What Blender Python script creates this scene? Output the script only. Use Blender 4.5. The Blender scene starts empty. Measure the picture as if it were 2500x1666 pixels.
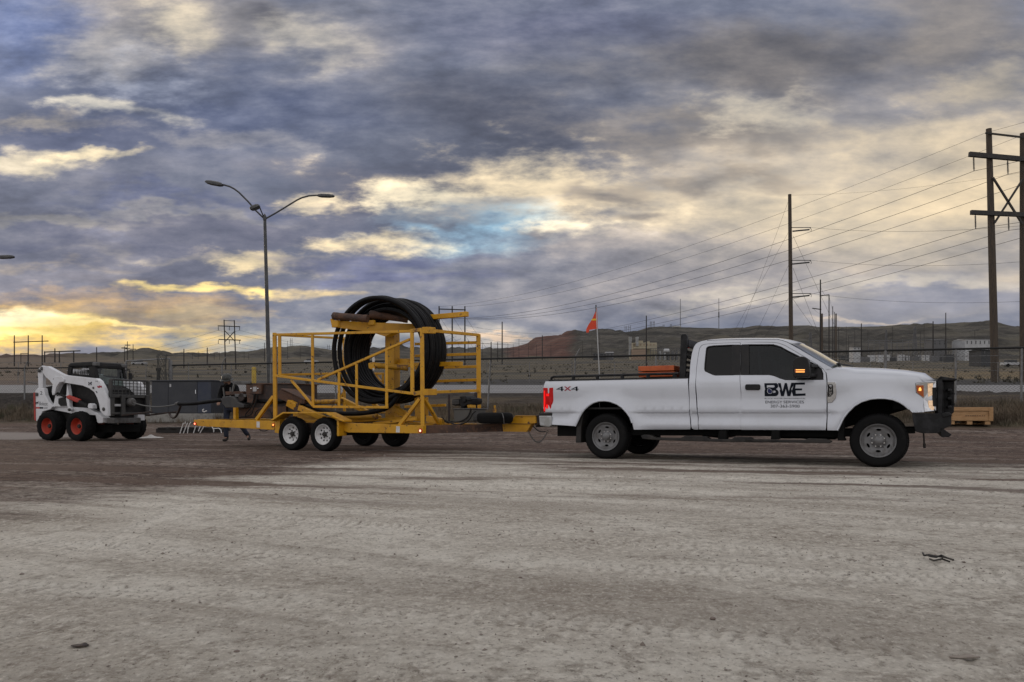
import bpy, bmesh, math, random
import numpy as np
from mathutils import Vector, Matrix
from mathutils.geometry import delaunay_2d_cdt
random.seed(7)
RNG = np.random.default_rng(7)
SC = bpy.context.scene
COL = SC.collection
R = math.radians

# ------------------------------------------------------------------ camera
F, CX, HY, H = 1875.0, 1250.0, 1006.0, 0.8      # focal length, centre, horizon (pixels of the 2500 px photo), eye height
cam_d = bpy.data.cameras.new('camera')
cam = bpy.data.objects.new('camera', cam_d)
COL.objects.link(cam)
cam.location = (0, 0, H)
cam.rotation_euler = (R(90), 0, 0)
cam_d.sensor_width = 36
cam_d.lens = 27.0
cam_d.shift_y = (HY - 833) / 2500
cam_d.clip_start = 0.1
cam_d.clip_end = 8000
SC.camera = cam
SC.view_settings.view_transform = 'Standard'
SC.view_settings.look = 'None'
SC.view_settings.gamma = 1
SC.view_settings.use_curve_mapping = False
SC.view_settings.exposure = 0.0
SC.cycles.max_bounces = 5
SC.cycles.diffuse_bounces = 2
SC.cycles.transparent_max_bounces = 16

def lin(r, g, b):
    return tuple(((c / 255) / 12.92 if c / 255 <= .04045 else ((c / 255 + .055) / 1.055) ** 2.4) for c in (r, g, b))

# ------------------------------------------------------------------ sky
SUN_EL, SUN_AZ = 5.0, -42.0            # degrees; azimuth measured from +Y, negative to the left
world = bpy.data.worlds.new('World')
SC.world = world
world.use_nodes = True
world.cycles.sampling_method = 'MANUAL'
world.cycles.sample_map_resolution = 512
WT = world.node_tree
WT.nodes.clear()
def wn(t, **k):
    n = WT.nodes.new(t)
    for a, b in k.items(): setattr(n, a, b)
    return n
def wl(a, b): WT.links.new(a, b)
def wmath(op, a, b=None, c=None, clamp=False):
    n = wn('ShaderNodeMath', operation=op); n.use_clamp = clamp
    for i, x in enumerate((a, b, c)):
        if x is None: continue
        if isinstance(x, (int, float)): n.inputs[i].default_value = x
        else: wl(x, n.inputs[i])
    return n.outputs[0]
def wvec(op, a, b):
    n = wn('ShaderNodeVectorMath', operation=op)
    for i, x in enumerate((a, b)):
        if isinstance(x, (tuple, list)): n.inputs[i].default_value = x
        elif x is not None: wl(x, n.inputs[i])
    return n
def wmap(x, a, b, c=0., d=1., smooth=True):
    n = wn('ShaderNodeMapRange', interpolation_type='SMOOTHSTEP' if smooth else 'LINEAR')
    wl(x, n.inputs[0])
    for i, q in enumerate((a, b, c, d)): n.inputs[i + 1].default_value = q
    return n.outputs[0]
def wmix(f, a, b):
    n = wn('ShaderNodeMix', data_type='RGBA', blend_type='MIX')
    if isinstance(f, (int, float)): n.inputs[0].default_value = f
    else: wl(f, n.inputs[0])
    for i, x in ((6, a), (7, b)):
        if isinstance(x, (tuple, list)): n.inputs[i].default_value = (*x, 1)
        else: wl(x, n.inputs[i])
    return n.outputs[2]
def wmulc(a, b):
    n = wvec('SCALE', a, None); wl(b, n.inputs['Scale']); return n.outputs[0]
def wnoise(vec, scale, detail, rough, off=(0, 0, 0), dist=0.0):
    v = wvec('ADD', vec, off).outputs[0]
    n = wn('ShaderNodeTexNoise'); wl(v, n.inputs['Vector'])
    n.inputs['Scale'].default_value = scale; n.inputs['Detail'].default_value = detail
    n.inputs['Roughness'].default_value = rough; n.inputs['Distortion'].default_value = dist
    return n
tc = wn('ShaderNodeTexCoord')
sx = wn('ShaderNodeSeparateXYZ'); wl(tc.outputs['Generated'], sx.inputs[0])
dx, dy, dz = sx.outputs
zp = wmath('ADD', wmath('MAXIMUM', dz, 0.0), 0.10)
cmb = wn('ShaderNodeCombineXYZ')                       # the sky direction met with a flat cloud deck
wl(wmath('DIVIDE', dx, zp), cmb.inputs[0]); wl(wmath('DIVIDE', dy, zp), cmb.inputs[1])
deck = cmb.outputs[0]
ay = wmath('MAXIMUM', dy, 0.03)
cm2 = wn('ShaderNodeCombineXYZ')                       # tangent of azimuth and of elevation, ahead of the viewer
wl(wmath('DIVIDE', dx, ay), cm2.inputs[0]); wl(wmath('DIVIDE', dz, ay), cm2.inputs[1])
tang = cm2.outputs[0]
tang_x = wmath('DIVIDE', dx, ay)
stretch = wvec('MULTIPLY', tang, (1.0, 2.6, 1.0)).outputs[0]
nA = wnoise(deck, 1.0, 8, .58, (3.1, 1.7, 0))
nB = wnoise(stretch, 4.4, 9, .56, (1.3, 4.2, 0))
nC = wnoise(stretch, 13.0, 8, .60, (7.3, 2.2, 0))
nW = wnoise(stretch, 3.2, 5, .6, (9.3, 0.4, 0))
nS = wnoise(wvec('MULTIPLY', tang, (5.0, 34.0, 1.0)).outputs[0], 1.0, 8, .58, (2.2, 5.1, 0))
warp = wvec('MULTIPLY', wvec('SUBTRACT', nW.outputs['Color'], (.5, .5, .5)).outputs[0], (.30, .13, 0)).outputs[0]
warp2 = wvec('MULTIPLY', wvec('SUBTRACT', nC.outputs['Color'], (.5, .5, .5)).outputs[0], (.06, .04, 0)).outputs[0]
P = wvec('ADD', wvec('ADD', tang, warp).outputs[0], warp2).outputs[0]
n1 = wmath('SUBTRACT', wmath('ADD', wmath('MULTIPLY', nA.outputs[0], .45), wmath('MULTIPLY', nB.outputs[0], .55)), .5)
n2 = wmath('SUBTRACT', wmath('ADD', wmath('MULTIPLY', nB.outputs[0], .45), wmath('MULTIPLY', nC.outputs[0], .55)), .5)
n3 = wmath('SUBTRACT', wmath('ADD', wmath('MULTIPLY', nS.outputs[0], .7), wmath('MULTIPLY', nC.outputs[0], .3)), .5)
nsky = wn('ShaderNodeTexSky', sky_type='NISHITA')
nsky.sun_disc = False
nsky.sun_elevation = R(SUN_EL); nsky.sun_rotation = R(SUN_AZ)
clear = wvec('SCALE', nsky.outputs[0], None); clear.inputs['Scale'].default_value = 0.12
clear = wmix(.80, clear.outputs[0], lin(150, 190, 222))
base = wmix(.93, clear, lin(122, 124, 142))
def T(x, y): return ((x - 1176.5) / 1764.7, (946.8 - y) / 1764.7)
#  cx, cy, rx, ry (in the 2353 px view), colour, strength, edge noise, fine?
CLOUDS = [
 (330, 560, 620, 200, (116, 117, 134), .75, 2.4, 0),
 (1980, 470, 720, 300, (206, 193, 176), 1.0, 1.0, 0),
 (1450, 640, 620, 120, (152, 149, 156), .8, 1.6, 0),
 (2150, 690, 420, 60, (136, 139, 156), .9, 1.8, 1),
 (520, 790, 600, 55, (182, 184, 182), .9, 1.6, 2),
 (1050, 775, 450, 40, (190, 184, 180), .8, 1.6, 2),
 (480, 60, 560, 120, (163, 157, 156), .9, 2.8, 0),
 (60, 60, 190, 150, (118, 134, 180), .8, 2.2, 0),
 (480, 240, 520, 150, (94, 103, 132), .9, 2.2, 0),
 (130, 330, 330, 80, (100, 106, 132), .8, 2.8, 1),
 (1120, 290, 430, 190, (94, 97, 112), .95, 2.0, 0),
 (1280, 60, 420, 100, (114, 118, 142), .85, 2.0, 0),
 (1780, 140, 600, 125, (104, 103, 109), .95, 2.0, 0),
 (2200, 60, 300, 150, (136, 131, 130), .8, 2.2, 0),
 (1640, 300, 420, 55, (122, 118, 119), .8, 2.4, 1),
 (880, 420, 330, 70, (106, 107, 123), .85, 2.4, 1),
 (640, 500, 420, 60, (112, 114, 133), .8, 2.8, 1),
 (660, 48, 85, 42, (105, 105, 116), .9, 2.0, 1),
 (430, 70, 120, 55, (204, 194, 178), .7, 3.2, 1),
 (740, 75, 150, 60, (190, 184, 176), .6, 3.2, 1),
 (240, 130, 150, 70, (168, 166, 170), .6, 3.6, 1),
 (330, 180, 170, 40, (160, 166, 186), .6, 4.0, 1),
 (245, 258, 120, 34, (218, 212, 200), .65, 4.8, 1),
 (60, 385, 170, 34, (222, 210, 186), .65, 4.6, 1),
 (225, 375, 110, 18, (226, 212, 184), .8, 4.5, 1),
 (90, 300, 190, 26, (168, 160, 152), .7, 4.0, 1),
 (500, 320, 220, 34, (142, 142, 152), .7, 4.0, 1),
 (2280, 420, 320, 190, (216, 198, 170), .75, 2.6, 0),
 (2330, 190, 150, 90, (176, 166, 150), .6, 2.6, 1),
 (1750, 470, 420, 90, (196, 184, 166), .6, 3.4, 1),
 (1230, 420, 360, 90, (218, 203, 178), .85, 4.2, 1),
 (1085, 505, 250, 64, (158, 192, 216), .95, 2.4, 1),
 (980, 440, 140, 42, (232, 220, 196), .85, 4.6, 1),
 (850, 528, 190, 30, (238, 220, 186), .85, 4.4, 1),
 (1260, 512, 190, 24, (240, 228, 206), .8, 4.6, 1),
 (1000, 482, 180, 24, (120, 122, 135), .85, 4.0, 1),
 (1130, 455, 150, 20, (150, 148, 150), .7, 4.4, 1),
 (1480, 425, 140, 30, (124, 120, 122), .85, 3.6, 1),
 (1660, 392, 150, 28, (136, 130, 128), .75, 4.0, 1),
 (1520, 478, 80, 20, (128, 124, 126), .8, 3.6, 1),
 (1230, 527, 120, 18, (126, 124, 134), .85, 3.8, 1),
 (1830, 265, 190, 44, (194, 186, 174), .7, 4.0, 1),
 (2150, 330, 260, 60, (206, 192, 172), .6, 3.8, 1),
 (1400, 560, 260, 30, (166, 160, 162), .6, 4.2, 1),
 (720, 437, 100, 22, (232, 216, 188), .8, 4.6, 1),
 (600, 572, 140, 34, (236, 216, 176), .8, 4.8, 1),
 (410, 470, 260, 18, (160, 158, 160), .6, 4.6, 2),
 (160, 500, 260, 16, (158, 154, 152), .6, 4.6, 2),
 (420, 560, 340, 16, (150, 146, 148), .6, 4.6, 2),
 (120, 600, 260, 18, (160, 150, 142), .6, 4.6, 2),
 (400, 457, 330, 20, (100, 108, 140), .7, 4.0, 2),
 (200, 545, 340, 20, (104, 108, 130), .7, 4.0, 2),
 (880, 575, 230, 22, (104, 110, 142), .85, 3.4, 2),
 (860, 620, 250, 24, (102, 108, 140), .9, 3.4, 2),
 (330, 640, 360, 26, (112, 112, 126), .8, 3.6, 2),
 (640, 655, 230, 20, (238, 212, 158), .8, 4.6, 2),
 (660, 655, 60, 12, (255, 236, 160), .9, 3.0, 2),
 (470, 652, 170, 16, (248, 222, 150), .8, 4.6, 2),
 (250, 700, 420, 38, (206, 172, 124), .7, 4.2, 2),
 (150, 765, 460, 60, (238, 196, 110), .9, 3.4, 2),
 (60, 790, 330, 50, (250, 208, 106), .9, 2.8, 2),
 (330, 778, 260, 22, (246, 212, 140), .8, 4.4, 2),
 (230, 738, 330, 20, (150, 138, 130), .9, 4.2, 2),
 (330, 718, 190, 12, (142, 134, 134), .75, 4.6, 2),
 (130, 688, 280, 14, (142, 132, 134), .75, 4.4, 2),
 (560, 715, 260, 16, (196, 178, 150), .6, 4.8, 2),
 (2060, 655, 360, 18, (184, 178, 173), .8, 3.0, 2),
 (2000, 745, 190, 7, (214, 198, 182), .5, 4.2, 2),
 (1130, 768, 130, 10, (238, 210, 184), .85, 3.6, 2),
 (1700, 690, 320, 17, (184, 178, 173), .7, 3.6, 2),
 (60, 770, 260, 46, (258, 226, 140), .9, 3.0, 2),
 (0, 748, 170, 34, (300, 282, 235), 1.0, 1.3, 2),
 (10, 792, 190, 20, (300, 272, 185), 1.0, 1.4, 2),
 (260, 752, 230, 9, (262, 236, 165), .9, 2.2, 2),
 (640, 656, 70, 12, (270, 240, 165), .9, 2.6, 2),
]
col = base
for cx, cy, rx, ry, c, st, en, fine in CLOUDS:
    tx, ty = T(cx, cy)
    q = wvec('MULTIPLY', wvec('SUBTRACT', P, (tx, ty, 0)).outputs[0], (1764.7 / rx, 1764.7 / ry, 0)).outputs[0]
    ln = wvec('LENGTH', q, None).outputs['Value']
    e = wmath('MULTIPLY_ADD', (n1, n2, n3)[fine], en, wmath('MULTIPLY_ADD', ln, -.95, .95))
    w = wmap(e, -.22, .85, 0, st)
    col = wmix(w, col, lin(*c))
tex = wmath('ADD', wmath('ADD', wmath('MULTIPLY', n1, .9), wmath('MULTIPLY', n2, .8)), wmath('MULTIPLY', wmath('SUBTRACT', nC.outputs[0], .5), .5))
near_h = wmath('MULTIPLY', wmap(dz, .02, .16, .55, 1.0), wmap(tang_x, .1, .5, 1.0, .6))
tex = wmath('MULTIPLY', tex, near_h)
lum = wmath('POWER', 2.718, wmath('MULTIPLY', tex, 1.9))
tint = wmix(wmap(tex, -.16, .20), (.93, .97, 1.06), (1.03, 1.0, .96))
col = wvec('MULTIPLY', wmulc(col, lum), tint).outputs[0]
col = wvec('MULTIPLY', col, (1.15, 1.13, 1.05)).outputs[0]
# beyond the frame: the same broken overcast, a little brighter overhead and away from the sunset
over = wmulc(wmix(nA.outputs[0], lin(172, 174, 184), lin(218, 213, 207)), wmath('MULTIPLY_ADD', n1, 1.0, 1.42))
up = wmap(dz, .50, .78)
back = wmap(dy, .62, .05)
side = wmath('MAXIMUM', up, back)
col = wmix(side, col, over)
low = wmap(dz, -.01, .015)
col = wmix(low, lin(96, 92, 84), col)
bg = wn('ShaderNodeBackground'); wl(col, bg.inputs[0]); bg.inputs[1].default_value = 1.0
wo = wn('ShaderNodeOutputWorld'); wl(bg.outputs[0], wo.inputs[0])

# ------------------------------------------------------------------ the sun, low and behind cloud
sd = bpy.data.lights.new('sun', 'SUN')
sd.energy = 0.6; sd.angle = R(14); sd.color = (1.0, .80, .55)
sun = bpy.data.objects.new('sun', sd)
COL.objects.link(sun)
sdir = Vector((math.sin(R(SUN_AZ)) * math.cos(R(SUN_EL)), math.cos(R(SUN_AZ)) * math.cos(R(SUN_EL)), math.sin(R(SUN_EL))))
sun.rotation_euler = (-sdir).to_track_quat('-Z', 'Y').to_euler()
sun.location = (-20, 20, 20)

# ------------------------------------------------------------------ materials
def mat(name, c, rough=.6, metal=0., c2=None, sc=6., lo=.42, hi=.62, bump=0., bsc=40., coat=0., spec=.5, emit=None, es=0., det=6., c3=None, sc3=20., lo3=.58, hi3=.7, stretch=None, dust=None):
    m = bpy.data.materials.new(name); m.use_nodes = True
    nt = m.node_tree; b = nt.nodes['Principled BSDF']
    b.inputs['Roughness'].default_value = rough; b.inputs['Metallic'].default_value = metal
    b.inputs['Specular IOR Level'].default_value = spec
    b.inputs['Coat Weight'].default_value = coat; b.inputs['Coat Roughness'].default_value = .05
    b.inputs['Base Color'].default_value = (*c, 1)
    m.diffuse_color = (*c, 1)
    tcn = nt.nodes.new('ShaderNodeTexCoord'); vec = tcn.outputs['Object']
    if stretch:
        mp = nt.nodes.new('ShaderNodeMapping'); mp.inputs['Scale'].default_value = stretch
        nt.links.new(vec, mp.inputs[0]); vec = mp.outputs[0]
    def noise(s, d):
        n = nt.nodes.new('ShaderNodeTexNoise'); n.inputs['Scale'].default_value = s
        n.inputs['Detail'].default_value = d; n.inputs['Roughness'].default_value = .65
        nt.links.new(vec, n.inputs['Vector']); return n.outputs[0]
    def rng(x, a, bb):
        n = nt.nodes.new('ShaderNodeMapRange'); n.interpolation_type = 'SMOOTHSTEP'
        n.inputs[1].default_value = a; n.inputs[2].default_value = bb
        nt.links.new(x, n.inputs[0]); return n.outputs[0]
    def mx(f, a, bb):
        n = nt.nodes.new('ShaderNodeMix'); n.data_type = 'RGBA'; nt.links.new(f, n.inputs[0])
        for i, x in ((6, a), (7, bb)):
            if isinstance(x, tuple): n.inputs[i].default_value = (*x, 1)
            else: nt.links.new(x, n.inputs[i])
        return n.outputs[2]
    out = None
    if c2:
        out = mx(rng(noise(sc, det), lo, hi), c, c2)
    if c3:
        out = mx(rng(noise(sc3, det), lo3, hi3), out if out else c, c3)
    if dust:                                             # (colour, z0, z1, amount): road dust thrown up from the ground
        geo = nt.nodes.new('ShaderNodeNewGeometry'); sp = nt.nodes.new('ShaderNodeSeparateXYZ')
        nt.links.new(geo.outputs['Position'], sp.inputs[0])
        g = rng(sp.outputs[2], dust[2], dust[1])
        mu = nt.nodes.new('ShaderNodeMath'); mu.operation = 'MULTIPLY'
        nt.links.new(g, mu.inputs[0]); nt.links.new(rng(noise(5., 8), .25, .8), mu.inputs[1])
        m2 = nt.nodes.new('ShaderNodeMath'); m2.operation = 'MULTIPLY'; m2.inputs[1].default_value = dust[3]
        nt.links.new(mu.outputs[0], m2.inputs[0])
        out = mx(m2.outputs[0], out if out else c, dust[0])
    if out: nt.links.new(out, b.inputs['Base Color'])
    if bump:
        bn = nt.nodes.new('ShaderNodeBump'); bn.inputs['Strength'].default_value = bump; bn.inputs['Distance'].default_value = .02
        nt.links.new(noise(bsc, 6), bn.inputs['Height']); nt.links.new(bn.outputs[0], b.inputs['Normal'])
    if emit:
        b.inputs['Emission Color'].default_value = (*emit, 1); b.inputs['Emission Strength'].default_value = es
    return m
def glass(name, tint, refl=1.0, rough=.02, ior=1.5):
    m = bpy.data.materials.new(name); m.use_nodes = True
    nt = m.node_tree; nt.nodes.clear()
    lw = nt.nodes.new('ShaderNodeLayerWeight'); lw.inputs[0].default_value = .5
    pw = nt.nodes.new('ShaderNodeMath'); pw.operation = 'POWER'; nt.links.new(lw.outputs['Facing'], pw.inputs[0]); pw.inputs[1].default_value = 3.2
    ad = nt.nodes.new('ShaderNodeMath'); ad.operation = 'MULTIPLY_ADD'; ad.use_clamp = True; nt.links.new(pw.outputs[0], ad.inputs[0]); ad.inputs[1].default_value = .95; ad.inputs[2].default_value = ((ior - 1) / (ior + 1)) ** 2
    tr = nt.nodes.new('ShaderNodeBsdfTransparent'); tr.inputs[0].default_value = (*tint, 1)
    gl = nt.nodes.new('ShaderNodeBsdfGlossy'); gl.inputs['Roughness'].default_value = rough
    gl.inputs[0].default_value = (refl, refl, refl, 1)
    mxs = nt.nodes.new('ShaderNodeMixShader'); o = nt.nodes.new('ShaderNodeOutputMaterial')
    nt.links.new(ad.outputs[0], mxs.inputs[0]); nt.links.new(tr.outputs[0], mxs.inputs[1]); nt.links.new(gl.outputs[0], mxs.inputs[2])
    nt.links.new(mxs.outputs[0], o.inputs[0])
    return m
DUST = (.30, .26, .22)
M = dict(
 white=mat('white_paint', (.57, .595, .655), .3, coat=1., c2=(.545, .57, .625), sc=2.5, dust=(DUST, .45, .75, .16)),
 black=mat('black_plastic', (.009, .009, .010), .5, spec=.3, c2=(.014, .013, .013), sc=9, dust=(DUST, .2, 1.1, .12)),
 blackmetal=mat('black_steel', (.007, .007, .008), .5, spec=.25, c2=(.02, .02, .022), sc=7),
 under=mat('underbody', (.006, .006, .006), .9, spec=.2),
 rubber=mat('tyre_rubber', (.008, .008, .0085), .85, spec=.15, c2=(.016, .015, .014), sc=9, lo=.5, hi=.8, bump=.25, bsc=60),
 steelrim=mat('grey_steel_rim', (.17, .17, .175), .45, metal=.35, c2=(.11, .105, .10), sc=10, lo=.45, hi=.7),
 whiterim=mat('white_rim', (.60, .60, .60), .5, c2=(.42, .39, .36), sc=12, lo=.5, hi=.75),
 hub=mat('dark_hub', (.03, .028, .026), .6, metal=.3),
 chrome=mat('chrome', (.62, .63, .65), .12, metal=1., c2=(.5, .5, .52), sc=20),
 dullchrome=mat('dusty_chrome', (.42, .43, .44), .38, metal=.7, c2=(.32, .32, .31), sc=8),
 yellow=mat('yellow_paint', (.62, .315, .008), .45, c2=(.50, .24, .010), sc=4, lo=.4, hi=.7, c3=(.085, .038, .018), sc3=11., lo3=.60, hi3=.66, bump=.12, bsc=30),
 yellowdirty=mat('worn_yellow_paint', (.50, .255, .014), .6, c2=(.13, .06, .03), sc=7, lo=.47, hi=.62, bump=.2, bsc=25),
 rust=mat('rusty_steel', (.10, .050, .030), .75, c2=(.05, .030, .024), sc=5, c3=(.17, .085, .045), sc3=16, lo3=.55, hi3=.72, bump=.35, bsc=35),
 rustdark=mat('dark_rusty_steel', (.030, .021, .019), .7, c2=(.065, .034, .024), sc=9, lo=.5, hi=.66, bump=.3, bsc=35),
 pipe=mat('black_polyethylene', (.005, .005, .006), .45, c2=(.011, .011, .011), sc=8, lo=.45, hi=.7, spec=.13),
 galv=mat('galvanised_steel', (.20, .20, .20), .55, metal=.4, c2=(.14, .14, .145), sc=6),
 fencewire=mat('dull_fence_wire', (.07, .07, .066), .8, spec=.2),
 darkrail=mat('dark_fence_rail', (.022, .022, .022), .8, spec=.2),
 wood=mat('weathered_pole', (.075, .056, .04), .85, c2=(.045, .036, .03), sc=3, c3=(.13, .085, .05), sc3=7., lo3=.55, hi3=.75, bump=.4, bsc=20, stretch=(6, 6, .6)),
 woodfar=mat('dark_pole', (.032, .029, .028), .9),
 crossarm=mat('dark_crossarm', (.03, .028, .027), .8, c2=(.05, .045, .04), sc=8),
 wire=mat('conductor', (.035, .035, .037), .6),
 insul=mat('insulator', (.028, .028, .03), .4),
 lampsteel=mat('lamp_steel', (.06, .062, .066), .5, metal=.4, c2=(.085, .085, .085), sc=4),
 crate=mat('crate_timber', (.42, .25, .12), .7, c2=(.33, .185, .08), sc=3.5, c3=(.22, .12, .055), sc3=9, lo3=.62, hi3=.72, bump=.2, bsc=30, stretch=(2, 2, 14)),
 orange=mat('orange_paint', (.50, .10, .02), .55, c2=(.40, .075, .018), sc=8, dust=(DUST, 0, 1.2, .2)),
 red=mat('red_paint', (.45, .035, .022), .5, c2=(.33, .03, .02), sc=8),
 orangerim=mat('orange_rim', (.42, .036, .014), .5, c2=(.33, .045, .02), sc=7, lo=.5, hi=.75, dust=(DUST, 0, .8, .25)),
 loaderwhite=mat('loader_white', (.66, .67, .70), .42, coat=.2, c2=(.56, .56, .57), sc=4, lo=.45, hi=.75, dust=(DUST, 0, 1.0, .55)),
 loaderdark=mat('loader_black', (.010, .010, .011), .6, spec=.25, c2=(.018, .017, .016), sc=7),
 attach=mat('dark_grey_attachment', (.032, .032, .033), .6, c2=(.05, .048, .045), sc=6, bump=.15),
 cabinet=mat('dark_blue_cabinet', (.022, .025, .033), .45, c2=(.034, .037, .044), sc=2.2, lo=.4, hi=.75, c3=(.06, .058, .056), sc3=4, lo3=.6, hi3=.85),
 cabinetblue=mat('blue_cabinet_door', (.020, .028, .052), .45, c2=(.03, .037, .055), sc=3),
 concrete=mat('concrete', (.27, .26, .24), .9, c2=(.2, .19, .175), sc=6, bump=.3),
 bollard=mat('faded_yellow_bollard', (.50, .34, .045), .7, c2=(.40, .27, .05), sc=6),
 whitepaint=mat('plain_white', (.7, .7, .7), .55, c2=(.58, .57, .55), sc=9),
 decal=mat('dark_grey_decal', (.010, .013, .020), .8, spec=.1),
 navy=mat('navy_decal', (.01, .016, .085), .5),
 reddecal=mat('red_decal', (.32, .02, .04), .5),
 faint=mat('faded_lettering', (.035, .022, .018), .8),
 flagred=mat('red_flag', (.62, .06, .02), .7, c2=(.50, .045, .018), sc=6),
 flagyellow=mat('yellow_flag_stripe', (.75, .45, .03), .7),
 taillens=mat('tail_lens', (.30, .003, .003), .35, spec=.25, emit=(1., .008, .008), es=.10),
 tailglow=mat('tail_lamp_lit', (.5, .004, .004), .6, spec=.05, emit=(1., .02, .02), es=.7),
 amberlens=mat('amber_lens', (.30, .06, .008), .2, coat=.6, emit=(1., .22, .02), es=.05),
 amberglow=mat('amber_lamp_lit', (.9, .4, .08), .3, emit=(1., .42, .09), es=1.5),
 redglow=mat('red_marker_lit', (.9, .1, .05), .3, emit=(1., .16, .08), es=6.),
 orangeglow=mat('orange_marker_lit', (.9, .2, .05), .3, emit=(1., .25, .05), es=4.),
 pinkglow=mat('pale_marker_lit', (.9, .6, .45), .3, emit=(1., .62, .42), es=1.5),
 headglow=mat('head_lamp_lit', (.9, .7, .5), .2, emit=(1., .58, .28), es=.3, c2=(.5, .4, .3), sc=40),
 windglass=glass('windscreen_glass', (.50, .56, .52), 1.0),
 doorglass=glass('door_glass', (.30, .35, .36), .9, ior=1.42),
 darkglass=glass('dark_tinted_glass', (.03, .033, .04), .9, ior=1.42),
 cabglass=glass('loader_glass', (.55, .66, .62), .9),
 seat=mat('seat_cloth', (.022, .023, .026), .9),
 denim=mat('denim', (.014, .018, .035), .9, c2=(.02, .025, .042), sc=12),
 jacket=mat('dark_jacket', (.007, .007, .008), .95, spec=.1, c2=(.012, .012, .012), sc=12),
 skin=mat('skin', (.30, .17, .12), .6),
 hat=mat('dark_hard_hat', (.012, .014, .012), .4, c2=(.05, .052, .048), sc=9),
 boot=mat('work_boots', (.014, .012, .011), .9, c2=(.035, .03, .026), sc=10),
 grey=mat('grey_steel', (.13, .13, .13), .55, metal=.4, c2=(.09, .085, .08), sc=9),
 oilgrey=mat('oily_grey_tank', (.075, .073, .068), .5, c2=(.08, .075, .065), sc=7),
 strap=mat('grey_strap', (.13, .13, .125), .8),
 stone=mat('stone', (.19, .155, .135), .9, c2=(.11, .08, .066), sc=5, bump=.4),
 prairie=mat('prairie_shrub', (.075, .068, .05), .9, c2=(.05, .047, .036), sc=.3),
 clod=mat('dirt_clod', (.24, .21, .18), .95, c2=(.15, .125, .105), sc=8),
 beige=mat('beige_cladding', (.36, .32, .23), .8, c2=(.31, .28, .21), sc=.3),
 tanwall=mat('tan_wall', (.26, .19, .14), .8),
 stack=mat('grey_stack', (.30, .31, .31), .6, c2=(.24, .24, .24), sc=.3),
 farshed=mat('dark_shed', (.05, .052, .056), .8),
 fargrey=mat('grey_gear', (.12, .12, .125), .8),
 farwhite=mat('pale_metal', (.42, .43, .44), .6, c2=(.36, .36, .37), sc=.5),
 brush=mat('dry_brush', (.15, .115, .078), .9, c2=(.085, .066, .047), sc=1.1, c3=(.075, .078, .045), sc3=.8, lo3=.52, hi3=.68),
 lime=mat('white_powder', (.52, .51, .49), .95, c2=(.48, .46, .44), sc=9, bump=.4),
)

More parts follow.
